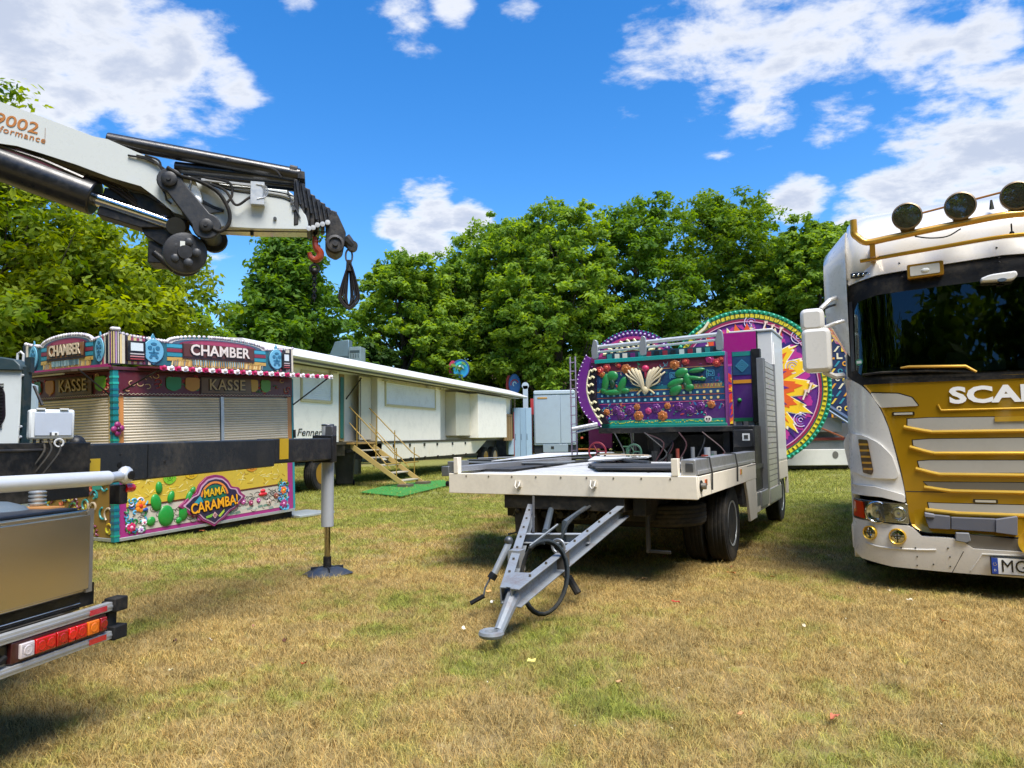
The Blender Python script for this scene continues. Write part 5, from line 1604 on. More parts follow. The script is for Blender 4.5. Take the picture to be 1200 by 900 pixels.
papel(.245, .80, .10, .10, '7fbf2a', '4a8a1a'); papel(.36, .82, .10, .075, 'e0b61c', 'b8860f'); papel(.72, .84, .11, .08, 'dd8f1e', 'a8620f'); papel(.835, .90, .09, .075, '1ea896', '0c6a62'); papel(.12, .88, .08, .07, '2aa68a', '0c6a62')
# cactus
g = G()
def cac(u, v, rx, rz, rot=0, d=.05):
    a = q(u, v); g.ball((0, 0, 0), rx, '1c8a30', ry=d * .7, rz=rz, T=Matrix.Translation((a[0], -.02, a[1])) @ Matrix.Rotation(R_(-rot), 4, 'Y'), n=16, m=9)
cac(.225, .22, .125, .15); cac(.175, .44, .08, .125, 12); cac(.19, .66, .052, .09, 0); cac(.25, .50, .052, .09, -20)
cac(.315, .24, .075, .13, -8); cac(.345, .46, .05, .10, -25); cac(.365, .56, .04, .06, -35); cac(.15, .17, .07, .06, 50, .04); cac(.29, .12, .045, .05, -30, .04)
g.obj('cactus', lp, 'art', label='bulging green painted cactus')
# flowers, curls and beads along the edges
def bfl(u, v, r, c0, c1, par=None, n=6):
    g = G(); a = q(u, v)
    for k in range(n):
        an = 2 * math.pi * k / n + u * 7; g.ball((a[0] + r * .55 * math.cos(an), -.022, a[1] + r * .55 * math.sin(an)), r * .45, c0, ry=.018, n=9, m=5)
    g.ball((a[0], -.035, a[1]), r * .32, c1, ry=.015, n=8, m=5)
    g.obj('painted_flower', lp, 'art')
for u, v, r, a, b in ((.10, .42, .09, 'e88a1c', 'c9301c'), (.055, .13, .07, 'c41f5a', 'f0b0c8'), (.10, .07, .05, 'd8c9e0', '8a4aa0'), (.115, .17, .045, 'f0e4e8', 'c02a6a'), (.93, .36, .07, 'e8701c', 'f0c83a'), (.93, .12, .08, 'a02a78', 'e0a0c8'),
                    (.40, .10, .045, 'c05aa8', 'f0d8e8'), (.44, .06, .04, 'b8307a', 'e8a0c8'), (.37, .16, .04, '9a2a6a', 'f0c0d8'), (.60, .20, .05, 'b03a78', 'e8b0d0'), (.66, .26, .05, 'c95aa0', 'f3d0e4'), (.71, .22, .045, '9a2a5a', 'e8a0b8'), (.76, .24, .04, 'b84a90', 'e8c0d8'), (.88, .28, .05, '8a4a3a', 'd8a888'), (.83, .18, .05, 'c0b0a0', '6a4a3a')):
    bfl(u, v, r, a, b)
g = G()
for (u, v, w, h_, col) in ((.79, .34, .09, .035, 'c9202a'), (.79, .40, .05, .03, 'd8323a'), (.12, .36, .05, .03, '1f4a9a')):
    a = q(u, v); g.ball((a[0], -.02, a[1]), w, col, ry=.03, rz=h_, n=12, m=6)
g.obj('painted_hat', lp, 'art')
g = G()
for k in range(60):
    u = rb.choice([rb.uniform(.03, .12), rb.uniform(.9, .96)]); a = q(u, rb.uniform(.05, .55)); r = rb.uniform(.02, .05); a0 = rb.uniform(0, 360)
    g.tube([(a[0] + r * math.cos(R_(a0 + t)), -.024, a[1] + r * math.sin(R_(a0 + t))) for t in range(0, 270, 30)], .010, rb.choice(['2a9ac0', '1c7a3a', '5ab0d8', '2a8a5a', 'd8d0e8', '1f5a9a']), 6)
g.obj('painted_curl', lp, 'art', kind='stuff')
g = G()
for k in range(16):
    u = .36 + .58 * k / 16; a = q(u, .05 + .08 * rb.random()); g.prism([(a[0], a[1]), (a[0] + .10, a[1] + .01), (a[0] + .08, a[1] + .05), (a[0] - .01, a[1] + .035)], -.018, -.015, rb.choice(['8f9c92', 'b5beb0', '6f8a7a', 'c2c9b8']))
g.obj('painted_stone', lp, 'art', kind='stuff')
# CARAMBA plaque
cx, cz = FB.xz(250, 588, -.03)
def plaque(k):
    w, h_ = .60 * k, .41 * k
    P = [(-1.0, .0), (-.86, .12), (-.72, .30), (-.52, .38), (-.42, .70), (-.2, .95), (.05, 1.0), (.28, .92), (.45, .72), (.55, .48), (.78, .42), (.84, .2), (1.0, .05), (.84, -.12), (.70, -.34), (.5, -.42), (.3, -.66), (.1, -.8), (0, -.92), (-.12, -.8), (-.36, -.62), (-.5, -.40), (-.7, -.36), (-.84, -.14)]
    return rounded([(cx + x * w, cz + z * h_) for x, z in P], .03, 3)
g = G(); g.prism(plaque(1.0), -.05, -.012, '8c2a62'); pq = g.obj('name_plaque', lp, 'art', .004, fix=True)
g = G(); g.prism(plaque(.90), -.056, -.05, 'c9a0b8'); g.prism(plaque(.84), -.062, -.056, '2a2140'); 
g.prism(ring(cx, cz + .06, .22, .25, 10, 170, 20), -.066, -.061, 'e88a3c'); g.prism(ell(cx, cz + .06, .21, .20, 20, 0, 180) + [(cx - .16, cz)], -.065, -.061, '0f6a50')
g.prism([(cx - .40, cz - .02), (cx - .25, cz + .12), (cx - .2, cz + .02)], -.066, -.061, '2a9aa8'); g.prism([(cx + .30, cz + .02), (cx + .41, cz + .0), (cx + .33, cz - .1)], -.066, -.061, '2a7aa8')
g.prism([(cx - .16, cz - .20), (cx - .03, cz - .17), (cx - .06, cz - .22), (cx - .15, cz - .23)], -.066, -.061, '7ab03a'); g.prism([(cx + .06, cz - .22), (cx + .17, cz - .13), (cx + .17, cz - .17), (cx + .09, cz - .24)], -.066, -.061, 'a8c03a')
g.prism(ell(cx, cz - .20, .045, .05, 4), -.067, -.061, 'c9a0a0'); g.prism(ring(cx, cz - .2, .012, .022, n=14), -.069, -.066, '7a2a3a')
g.obj('plaque_field', pq, 'art', fix=True)
g = G()
g.text('CARAMBA!', .215, '2a1418', TXT(cx - .0, cz - .045, -.066, 4), .006, .012, .80)
g.text('CARAMBA!', .215, 'f0a81c', TXT(cx - .0, cz - .040, -.074, 4), .005, .003, .80)
g.text('MAMA', .165, '1c2a1c', TXT(cx - .01, cz + .145, -.066, 4), .005, .010, .80)
g.text('MAMA', .165, 'e8b81f', TXT(cx - .01, cz + .148, -.073, 4), .004, .002, .80)
g.obj('plaque_lettering', pq, 'art')

# --- lower painted panel, left face (yz plane, looking -x)
g = G(); g.box(-.012, 0, 0, BD, Z0, Z1, '8a6a2a'); l2 = g.obj('lower_panel', booth, 'art', .003)
g = G()
g.prism([(.04, .1), (.10, .1), (.10, .98), (.04, .98)], -.016, -.012, '5a2038', 'x')
for k in range(110):
    y_, z_ = rb.uniform(.1, 2.0), rb.uniform(.12, .95); r = rb.uniform(.03, .1); a0 = rb.uniform(0, 360)
    g.tube([(-.018, y_ + r * math.cos(R_(a0 + t)), z_ + r * math.sin(R_(a0 + t))) for t in range(0, 240, 30)], .014, rb.choice(['7a3a52', 'c9a81f', '2f7a3a', '2a8a8a', 'b8b02a', '5a2a3a', 'c96a4a', 'b8a890']), 6)
g.obj('painted_curl', l2, 'art', kind='stuff')
g = G(); g.prism(rounded(rect(.28, .48, .72, .95), .03), -.024, -.012, '2a9a86', 'x'); g.obj('paper_flag', l2, 'art')
g = G(); g.prism(rounded(rect(.95, 1.15, .70, .92), .03), -.024, -.012, 'a8b82a', 'x'); g.obj('paper_flag', l2, 'art')

# --- KASSE boards
def kasse(left):
    L_ = BD if left else BL
    P = (lambda a, z, o: (-o, a, z)) if left else (lambda a, z, o: (a, -o, z))
    def bx(g, a0, a1, z0, z1, o0, o1, col):
        if left: g.box(-o1, -o0, a0, a1, z0, z1, col)
        else: g.box(a0, a1, -o1, -o0, z0, z1, col)
    g = G(); bx(g, .02, L_ - .02, 1.985, 2.32, 0, .03, '5c1a2a'); kb = g.obj('cash_desk_board', booth, 'art', .004)
    f = (lambda a: L_ - a) if left else (lambda a: a)   # reading direction
    g = G()
    k = 0
    a = .04
    while a < L_ - .06:
        g.add([P(a, 1.995, .034), P(a + .03, 2.015, .034), P(a + .06, 1.995, .034), P(a + .06, 2.003, .034), P(a + .03, 2.023, .034), P(a, 2.003, .034)], [(0, 1, 4, 5), (1, 2, 3, 4)] if not left else [(5, 4, 1, 0), (4, 3, 2, 1)], 'c9bca0'); a += .06
    g.obj('board_zigzag', kb, 'art', kind='stuff')
    if left: items = [(.30, .09, '2f7a5a'), (.62, .11, 'b8801c'), (1.85, .12, '5f9a1c')]; tx, wid = 1.22, .9
    else: items = [(.86, .12, '1f8a56'), (1.17, .12, 'c08a1c'), (2.30, .09, 'c9a21c'), (2.55, .10, '4f9a1c')]; tx, wid = 1.78, .95
    for c, r, col in items:
        g = G(); a = f(c); pts = rounded([(a - r, 2.26), (a - r, 2.10), (a, 2.05), (a + r, 2.10), (a + r, 2.26)], .04, 3)
        if left: g.prism(pts, -.045, -.03, col, 'x')
        else: g.prism(pts, -.045, -.03, col)
        g.obj('paper_flag', kb, 'art', fix=True)
    a = f(tx)
    g = G(); bx(g, a - wid / 2, a + wid / 2, 2.02, 2.28, .03, .045, '3f2a1c'); bx(g, a - wid / 2 + .015, a + wid / 2 - .015, 2.035, 2.265, .045, .05, '6a4e2c'); nb = g.obj('name_board', kb, 'art')
    g = G()
    T1 = TXTL(a, 2.15, -.053) if left else TXT(a, 2.15, -.053)
    T2 = TXTL(a, 2.155, -.060) if left else TXT(a, 2.155, -.060)
    g.text('KASSE', .235, '1f140c', T1, .004, .012, 1.0, space=1.08); g.text('KASSE', .235, 'b8a070', T2, .005, .002, 1.0, space=1.08)
    g.obj('cash_desk_lettering', nb, 'art')
    g = G()
    for k in range(60):
        c = rb.uniform(.1, L_ - .1); 
        if abs(c - tx) < wid / 2 + .05: continue
        z_ = rb.uniform(2.06, 2.27); r = rb.uniform(.02, .05); a0 = rb.uniform(0, 360); a = f(c)
        g.tube([P(a + r * math.cos(R_(a0 + t)), z_ + r * .7 * math.sin(R_(a0 + t)), .036) for t in range(0, 270, 30)], .006, rb.choice(['c9a27a', 'b8322a', '2f8a5a', 'd8b88a', 'c93a4a']), 5)
    g.obj('painted_curl', kb, 'art', kind='stuff')
kasse(False); kasse(True)
# soffit and canopies
g = G(); g.box(-.05, BL + .02, -.05, BD, 2.33, 2.375, '54202e'); g.obj('head_beam', booth, 'art', .004)
g = G()   # right face awning, sloping slightly down and out
aw = [(.30, -.03, 2.40), (BL + .05, -.03, 2.40), (BL + .42, -.55, 2.33), (.32, -.50, 2.36)]
g.add([Vector(p) for p in aw] + [Vector(p) - Vector((0, 0, .025)) for p in aw], [(3, 2, 1, 0), (4, 5, 6, 7), (0, 1, 5, 4), (1, 2, 6, 5), (2, 3, 7, 6), (3, 0, 4, 7)], '6a2030')
aw_ = g.obj('awning', booth, 'cloth' if 'cloth' in MATS else 'matte', fix=True)
g = G()
a, b = Vector(aw[3]), Vector(aw[2]); n = 30
for k in range(n):
    p0, p1 = a.lerp(b, k / n), a.lerp(b, (k + 1) / n); m_ = (p0 + p1) / 2
    g.add([p0 + Vector((0, -.004, .012)), p1 + Vector((0, -.004, .012)), p1 + Vector((0, -.012, -.035)), m_ + Vector((0, -.014, -.055)), p0 + Vector((0, -.012, -.035))], [(4, 3, 2, 1, 0)], ['b01a56', 'e9dde2'][k % 2])
    g.ball(m_ + Vector((0, -.03, -.005)), .028, ['c42464', 'f4eef0'][k % 2], n=8, m=5)
g.obj('awning_scallops', aw_, 'art', kind='stuff')
g = G()   # left face flat canopy, pink fascia
aw2 = [(-.03, .03, 2.38), (-.03, BD, 2.38), (-.50, BD + .08, 2.33), (-.45, .20, 2.34)]
g.add([Vector(p) for p in aw2] + [Vector(p) - Vector((0, 0, .03)) for p in aw2], [(0, 1, 2, 3), (7, 6, 5, 4), (1, 0, 4, 5), (2, 1, 5, 6), (3, 2, 6, 7), (0, 3, 7, 4)], '4a3a2c')
cn = g.obj('canopy', booth, 'matte', fix=True)
g = G(); g.box(-.05, -.03, .0, BD, 2.375, 2.42, 'b0246a'); g.obj('pink_fascia', cn, 'art')
g = G()
for k in range(7): g.ball((-.49, BD + .06 - .075 * k, 2.35), .034, ['e9e2ea', 'c9b8cc'][k % 2], n=8, m=5)
g.obj('canopy_bulb', cn, 'art', kind='stuff')
g = G(); g.box(-.40, -.37, .5, 1.7, 2.285, 2.305, 'd8d6d0'); g.box(.7, 2.2, -.30, -.27, 2.345, 2.365, 'd8d6d0'); g.obj('strip_light', booth, 'paint')
g = G()
g.tube([(-.03, .06, 2.0), (-.42, .10, 2.33)], .012, '26201e', 6); g.tube([(BL, -.02, 1.85), (BL + .38, -.5, 2.31)], .012, '26201e', 6); g.tube([(.1, -.02, 2.05), (.36, -.46, 2.33)], .012, '26201e', 6)
g.obj('awning_strut', booth, 'metal')
g = G(); g.box(BL - .01, BL + .03, -.05, -.01, 1.28, 1.42, '151312'); g.obj('latch', booth, 'blackmetal', .004)

# --- CHAMBER signs
def sign(left):
    L_ = BD + .08 if left else BL - .0
    def bx(g, a0, a1, z0, z1, o0, o1, col):
        if left: g.box(-o1, -o0, a0, a1, z0, z1, col)
        else: g.box(a0, a1, -o1, -o0, z0, z1, col)
    def pr(g, pts, o0, o1, col):
        if left: g.prism([(a, z) for a, z in pts], -o1, -o0, col, 'x')
        else: g.prism(pts, -o1, -o0, col)
    f = (lambda a: L_ - a) if left else (lambda a: a)
    cm = 1.12 if left else 1.66
    hw = .62 if left else .88
    zb, zt = 2.42, 2.79
    AH = .12
    top = [(0.0, 2.86), (.35 if not left else .15, 2.80)]
    out = [(0.0, zb), (L_, zb), (L_, zt + .03), (L_ - .2, zt)]
    arch = [(cm + hw * math.cos(R_(t)), zt - .03 + AH * math.sin(R_(t))) for t in range(0, 181, 12)]
    out += arch + [(.22, zt), (.0, zt + .05)]
    o0 = .0
    g = G(); pr(g, [(f(a), z) for a, z in out], -.06, .035, '25606c')
    sb = g.obj('sign_board', booth, 'art', .003, fix=True)
    # arch bands
    g = G()
    for r0, r1, col, o in ((.93, .99, 'cfc9c4', .042), (.80, .92, '4a5f78', .040), (.66, .79, '8a2a4a', .040)):
        A = [(f(cm + hw * r1 * math.cos(R_(t))), zt - .04 + (AH - .01) * r1 * math.sin(R_(t))) for t in range(0, 181, 10)]
        B_ = [(f(cm + hw * r0 * math.cos(R_(t))), zt - .04 + (AH - .01) * r0 * math.sin(R_(t))) for t in range(0, 181, 10)]
        pr(g, A + B_[::-1], .03, o, col)
    pr(g, [(f(cm + hw * .65 * math.cos(R_(t))), zt - .05 + (AH - .03) * math.sin(R_(t))) for t in range(0, 181, 10)], .03, .039, 'a83a5a')
    for sgn in (-1, 1):
        for k, col in enumerate(('3aa0b8', '8a2438', '2a8a9a', 'c9a24a')):
            z_ = 2.72 - k * .065; a0, a1 = cm + sgn * (hw + .02), cm + sgn * (hw * .62)
            bx(g, min(f(a0), f(a1)), max(f(a0), f(a1)), z_ - .028, z_ + .022, .03, .038 + .002 * k, col)
    bx(g, min(f(cm - hw * .9), f(cm + hw * .9)), max(f(cm - hw * .9), f(cm + hw * .9)), zb + .0, zb + .13, .03, .040, 'c9a45a')
    g.obj('arch_band', sb, 'art', fix=True)
    g = G()
    a = cm - hw * .95
    while a < cm + hw * .95:   # fretted straw strokes under the name
        h_ = rb.uniform(.06, .13); pts = [(f(a), zb + .01), (f(a + .022), zb + .01), (f(a + .035), zb + h_), (f(a + .018), zb + h_)]
        pr(g, pts, .038, .044, rb.choice(['d8b868', 'e8d08a', '8f8a80', 'b8863a'])); a += .04
    g.obj('straw_strokes', sb, 'art', kind='stuff', fix=True)
    # name
    g = G(); wid = hw * 1.42
    rot = 0
    T = (TXTL if left else TXT)
    bx(g, f(cm) - wid / 2 - .03, f(cm) + wid / 2 + .03, 2.54, 2.765, .038, .055, '3a1c1a'); bx(g, f(cm) - wid / 2 - .015, f(cm) + wid / 2 + .015, 2.57, 2.76, .055, .060, '8a5a34' if left else '5a2a20')
    nb = g.obj('name_board', sb, 'art', .006)
    g = G()
    fs = .215 if left else .225; sx = .78 if left else 1.04
    g.text('CHAMBER', fs, '1c1012', T(f(cm), 2.66, -.063), .004, .014, sx, space=1.02); g.text('CHAMBER', fs, 'd9c4a4' if left else 'e9ddd0', T(f(cm), 2.668, -.070), .005, .004, sx, space=1.02)
    g.obj('name_lettering', nb, 'art')
    # small second line, unreadable in the photograph: a row of grey strokes
    g = G()
    for k in range(22):
        a = cm - hw * .55 + hw * 1.1 * k / 22; bx(g, f(a) - .008, f(a) + .010, 2.445 + .01 * rb.random(), 2.53, .044, .050, rb.choice(['7fa0a0', '9ab8b8', '5a7a80']))
    g.obj('small_lettering', sb, 'art', kind='stuff')
    # light blue oval masks
    for sgn in (-1, 1):
        c = cm + sgn * (hw + (.20 if left else .24)); g = G(); a = f(c); rx = .10 if left else .155
        pr(g, ell(a, 2.62, rx * 1.12, .185, 24), .03, .045, '1f4a5c'); pr(g, ell(a, 2.62, rx, .165, 24), .045, .06, '6fb4cf')
        pr(g, [(a - rx * .35, 2.77), (a + rx * .35, 2.77), (a, 2.87)], .03, .05, '4a90a8'); pr(g, [(a - rx * .5, 2.47), (a + rx * .5, 2.47), (a, 2.42)], .03, .05, '2f7a90')
        mk = g.obj('oval_mask', sb, 'art', .004, fix=True)
        g = G()
        for (dx, dz, w, h_) in ((-.38, .25, .22, .03), (.38, .25, .22, .03), (0, .0, .1, .05), (0, -.35, .35, .018), (0, .6, .3, .02), (-.3, -.55, .15, .02), (.3, -.55, .15, .02), (0, -.15, .5, .012)):
            pr(g, ell(a + dx * rx, 2.62 + dz * .165, w * rx, h_, 12), .06, .066, '2c6f90')
        g.obj('mask_drawing', mk, 'art', kind='stuff', fix=True)
    # striped end columns
    spans = [(L_ - .24, L_)] if left else [(0.0, .50), (L_ - .42, L_)]
    if left: spans.append((0.0, .12))
    for s0, s1 in spans:
        g = G(); a = s0
        while a < s1 - .01:
            col = rb.choice(['1a1420', 'e3c88a', '1a1420', 'a03a5a', 'd8ceb8', '2a1a2a'])
            bx(g, min(f(a), f(a + .04)), max(f(a), f(a + .04)), zb, zt + .03, .034, .044 + .004 * rb.random(), col); a += .042
        g.obj('striped_column', sb, 'art', kind='stuff')
    if not left:
        for c0, c1 in ((.14, .40), (L_ - .28, L_ - .10)):
            g = G(); g.box(c0, c1, -.09, -.04, 2.46, 2.74, '16141a'); db = g.obj('display_box', sb, 'blackmetal', .006)
            g = G(); g.box(c0 + .04, c1 - .04, -.094, -.09, 2.60, 2.71, 'd9e0de'); g.obj('display_screen', db, 'screen')
            g = G()
            for k in range(3): g.box(c0 + .03, c1 - .03, -.10, -.09, 2.48 + k * .035, 2.495 + k * .035, ['a83a3a', 'c98a8a', 'c9c2c0'][k])
            g.obj('display_strip', db, 'art')
    # white fretted crest of bulbs along the top edge
    g = G()
    crest = [(L_, zt + .04), (L_ - .2, zt + .01)] + [(cm + hw * 1.01 * math.cos(R_(t)), zt - .02 + AH * math.sin(R_(t))) for t in range(0, 181, 6)] + [(.22, zt + .015), (0, zt + .06)]
    for (a0, z0_), (a1, z1_) in zip(crest, crest[1:]):
        d = math.hypot(a1 - a0, z1_ - z0_); m_ = max(1, int(d / .045))
        for i in range(m_):
            a = a0 + (a1 - a0) * i / m_; z_ = z0_ + (z1_ - z0_) * i / m_
            c = (-.03, f(a), z_) if left else (f(a), -.03, z_)
            g.ball(c, .027, rb.choice(['d8d2d4', 'b9b2ba', 'e6e2e0']), n=7, m=4)
    g.obj('crest_bulbs', sb, 'art', kind='stuff')
sign(False); sign(True)
g = G(); g.box(-.05, .05, -.05, .05, 2.40, 2.87, '1a1420')
for k in range(3): g.box(-.055, -.05, -.04 + k * .03, -.025 + k * .03, 2.42, 2.85, ['e3c88a', '8a4a9a', 'd8ceb8'][k]); g.box(-.04 + k * .03, -.025 + k * .03, -.055, -.05, 2.42, 2.85, ['e3c88a', 'c9a0c8', 'd8ceb8'][k])
for k in range(8): g.ball((-.04 + .1 * (k % 4) / 3 * .8, -.045 + .02 * (k // 4), 2.885), .028, 'd8d2d4', n=7, m=4)
g.obj('corner_column', booth, 'art')
g = G(); g.box(BD * 0 + .02, .05, BD - .05, BD + .25, .4, 2.3, '9fb0b4', T=None); g.obj('rear_door', booth, 'paint')
g = G(); g.box(BL - .1, BL + .75, -.25, .45, .02, .06, 'c3c9c6')
o = g.obj('metal_step_plate', None, 'metal', .006, M=Frame(-5.32 - .02, 9.57 - .02, 0, 61).M @ Matrix.Translation((.12, .1, 0))); tag(o, 'pale metal plate lying on the grass at the right foot of the ticket booth', 'plate')
# ------------------------------------------------------------------ crane lorry at the left edge
FC = Frame(-1.94, 3.5, 0, 78)
crane = thing('crane_lorry', 'white lorry with folded-out loading crane and black stabiliser beam at the left edge', 'crane lorry', FC)
def CX(px, py, off=0.0): return FC.xz(px, py, off)
SS = 'b9b3a6'
# stainless locker
a = CX(108, 597, .02); b = CX(108, 692, .02)
zt_, zb_ = a[1], b[1]
xr = a[0]
g = G(); g.box(-2.4, xr, .02, .62, zb_, zt_, 'cfc3aa'); g.obj('steel_locker', crane, 'steel', .008)
g = G(); g.box(-1.6, -.155, .008, .02, zb_ + .015, zt_ - .02, 'cfc3aa'); g.obj('locker_door', crane, 'steel', .004)
g = G(); g.box(xr - .03, xr + .004, .012, .024, zb_, zt_ + .004, '8e8a84'); g.obj('locker_edge', crane, 'metal')
g = G(); g.box(-2.4, xr - .05, .05, .60, zt_, zt_ + .012, '4a4e56'); g.obj('locker_lid', crane, 'metal', .004)
g = G(); g.box(-.25, -.16, .15, .32, zt_ + .012, zt_ + .018, 'c98e52'); g.obj('lid_label', crane, 'paint')
g = G(); g.box(-2.4, -.18, .03, .05, zb_ - .075, zb_ - .0, '9da0a2'); g.box(-2.4, -.18, .025, .06, zb_ - .05, zb_ - .042, 'd9dcdc'); g.obj('side_moulding', crane, 'chrome', .004)
g = G(); g.box(-2.4, -.18, .06, 1.2, zb_ - .2, zb_ - .06, '0d0d0e'); g.box(-2.4, .25, .7, 4.5, .55, .95, '101012'); g.obj('chassis', crane, 'blackmetal', .01)
for x in (-2.2,): add_wheel(crane, tw, (x, 1.9, .5)); add_wheel(crane, tw, (.1, 1.9, .5), True); add_wheel(crane, tw, (.1, 5.6, .5), True)
# rear bar with tail light
def bar(za, zb, name):
    g = G(); g.box(-2.2, .0, -.03, .0, za, zb, 'c3c6c8'); g.box(-2.2, .0, -.034, -.03, za + (zb - za) * .35, za + (zb - za) * .65, 'a9acb0')
    return g.obj(name, crane, 'metal', .006)
z1 = CX(135, 704, -.03)[1]; z2 = CX(135, 738, -.03)[1]
z1b, z2b = z1 - .042, z2 - .036
bu = bar(z1b, z1 - .002, 'underrun_bar'); bl = bar(z2b + .0, z2 + .0, 'underrun_bar')
g = G()
for z in (z1b, z2b): g.box(-.05, .035, -.045, .02, z - .01, z + .055, '17181a')
g.box(-.055, .005, -.01, .03, z2b, z1, '1e2022')
g.obj('end_cap', crane, 'rubber', .006)
g = G()
for z in (z1b, z2b):
    for x in (-.14, -.80): g.box(x - .05, x + .05, -.037, -.034, z + .008, z + .032, 'b3202a')
g.obj('red_reflector', crane, 'lens')
xl0 = CX(22, 745, -.03)[0]; xl1 = CX(124, 720, -.03)[0]
zl0, zl1 = z2 + .012, z1b - .010
g = G(); g.box(xl0 - .03, xl1 + .005, -.028, .04, zl0 - .006, zl1 + .006, '3a0f10'); g.box(xl0 - .09, xl0 - .03, -.01, .03, zl0, zl1, '151515'); tl = g.obj('tail_light', crane, 'paint', .004)
g = G()
W4 = (xl1 - xl0)
seg = [(0, .15, 'c9bfc0'), (.155, .38, 'c01414'), (.385, .52, 'a81010'), (.525, .60, 'd01a14'), (.605, .745, 'c01212'), (.75, .90, 'e0701a'), (.905, 1.0, '8a1010')]
for s0, s1, col in seg:
    gg = G(); gg.box(xl0 + W4 * s0 + .002, xl0 + W4 * s1 - .002, -.042, -.026, zl0 + .006, zl1 - .006, col); lo = gg.obj('lens', tl, 'lens', .004)
    gg = G(); zz_ = zl0 + .012
    while zz_ < zl1 - .012: gg.box(xl0 + W4 * s0 + .006, xl0 + W4 * s1 - .006, -.0435, -.0415, zz_, zz_ + .0022, col); zz_ += .0062
    gg.obj('lens_rib', tl, 'lens', kind='stuff')
    for xs in ([.5] if s1 - s0 < .2 else [.27, .73]): gg = G(); xx = xl0 + W4 * (s0 + (s1 - s0) * xs); gg.lathe([(.022, 0), (.018, .003), (.006, .001), (.001, .003)], (xx, -.0425, (zl0 + zl1) / 2), (0, -1, 0), col, 16); gg.obj('lens_optic', tl, 'lens', fix=True)
g = G()
g.tube(spline([(xl0 - .05, -.02, .5), (xl0 - .15, -.03, .47), (xl0 - .3, -.02, .50)], 4), .012, '101010', 6); g.obj('cable', crane, 'rubber')
g = G(); g.box(-2.3, -.25, .0, .02, z2b + .01, z1 - .01, 'a89f90'); g.box(-2.3, -.1, .03, .06, z1, z1 + .1, '17181a'); g.obj('rear_plate', crane, 'metal')
# horizontal silver strut with ball end
o_ = .0
p0, p1 = CX(0, 568, o_), CX(127, 560, o_)
rad = .034
zs0, zs1 = p0[1], p1[1]
k = (zs1 - zs0) / (p1[0] - p0[0])
g = G(); g.cyl((-2.2, o_, zs1 - (p1[0] + 2.2) * k), (p1[0], o_, zs1), rad, 'cfd2d4', 24); st = g.obj('stabiliser_strut', crane, 'insert', .003)
pe = CX(147, 557, o_)
g = G(); g.cyl((p1[0], o_, zs1), (pe[0] - .02, o_, pe[1]), rad * .72, 'd3d6d8', 20); g.ball((pe[0], o_, pe[1]), .046, 'dcdedf', ry=.034); g.lathe([(.02, 0), (.022, .012), (.001, .014)], (pe[0], o_ - .026, pe[1]), (0, -1, 0), '1b1c1e', 16); g.obj('ball_joint', st, 'metal', fix=True)
g = G(); a = CX(137, 573, .03); g.box(a[0] - .015, a[0] + .04, .0, .06, a[1] - .075, a[1] + .02, '101112'); br_ = g.obj('lamp_bracket', crane, 'blackmetal', .004)
g = G(); a = CX(151, 572, .0); g.cyl((a[0] - .02, .01, a[1]), (a[0] + .03, .01, a[1]), .022, 'c41018', 14); g.ball((a[0] + .03, .01, a[1]), .022, 'd01820'); g.obj('side_marker_lamp', br_, 'lens')
# outer beam housing and telescopic beam
YB0 = .60
bx0 = CX(97, 545, YB0)[0]
def BZ(px, py): return CX(px, py, YB0)
zt1, zt2 = BZ(150, 519.5)[1], BZ(372, 513.5)[1]
zb1, zb2 = BZ(150, 565)[1], BZ(372, 540)[1]
leg_x = FC.hit(384, 540, 1, YB0 + .12).x
g = G()
g.box(bx0 - 1.6, bx0 - .0, YB0 - .05, YB0 + .25, zb1 - .06, zt1 + .01, '0e0f11'); g.box(bx0 - 1.6, bx0, YB0 - .06, YB0 - .05, zb1 + .02, zb1 + .035, '2a2b2e'); g.box(bx0 - 1.6, bx0 - .3, YB0 - .06, YB0 - .05, zt1 - .035, zt1 - .02, '232427')
g.ball((bx0 - .05, YB0 - .0, zt1 + .0), .05, '121315'); g.obj('beam_housing', crane, 'blackmetal', .008)
bj = BZ(322, 530)[0]
g = G()
zo0, zo1 = BZ(322, 546.5)[1], BZ(322, 514.8)[1]
g.prism([(bx0 - .2, zb1), (bx0, zb1), (bj, zo0), (bj, zo1), (bx0, zt1), (bx0 - .2, zt1)], YB0, YB0 + .20, '25282b')
sb_ = g.obj('stabiliser_beam', crane, 'blackmetal', .01)
g = G(); g.box(bj, leg_x - .05, YB0 + .02, YB0 + .18, zb2, zt2, '222427'); g.obj('inner_beam', sb_, 'blackmetal', .012)
g = G()
a = BZ(97, 545)[0]; b = BZ(117, 545)[0]; g.box(a, b, YB0 - .003, YB0, zb1 + .0, BZ(100, 538)[1], 'b89a22'); g.obj('yellow_mark', sb_, 'oldpaint')
g = G(); a = BZ(330, 540)[0]; b = BZ(340, 540)[0]; g.box(a, b, YB0 + .016, YB0 + .0205, zb2 + .035, zt2 + .001, 'd6ac1c'); g.box(a, b, YB0 + .016, YB0 + .184, zt2 - .001, zt2 + .002, 'd6ac1c'); g.obj('yellow_mark', sb_, 'oldpaint')
g = G()
for px, py, r in ((140, 545, .018), (193, 541, .010), (141, 533, .006), (105, 541, .008)):
    p = BZ(px, py); g.cyl((p[0], YB0 + .001, p[1]), (p[0], YB0 - .003, p[1]), r, '08090a', 12)
x = BZ(173, 545)[0]; g.box(x - .003, x + .003, YB0 - .002, YB0, zb1 + .01, zt1 - .01, '0a0a0b')
g.obj('bolt_hole', sb_, 'blackmetal', kind='stuff')
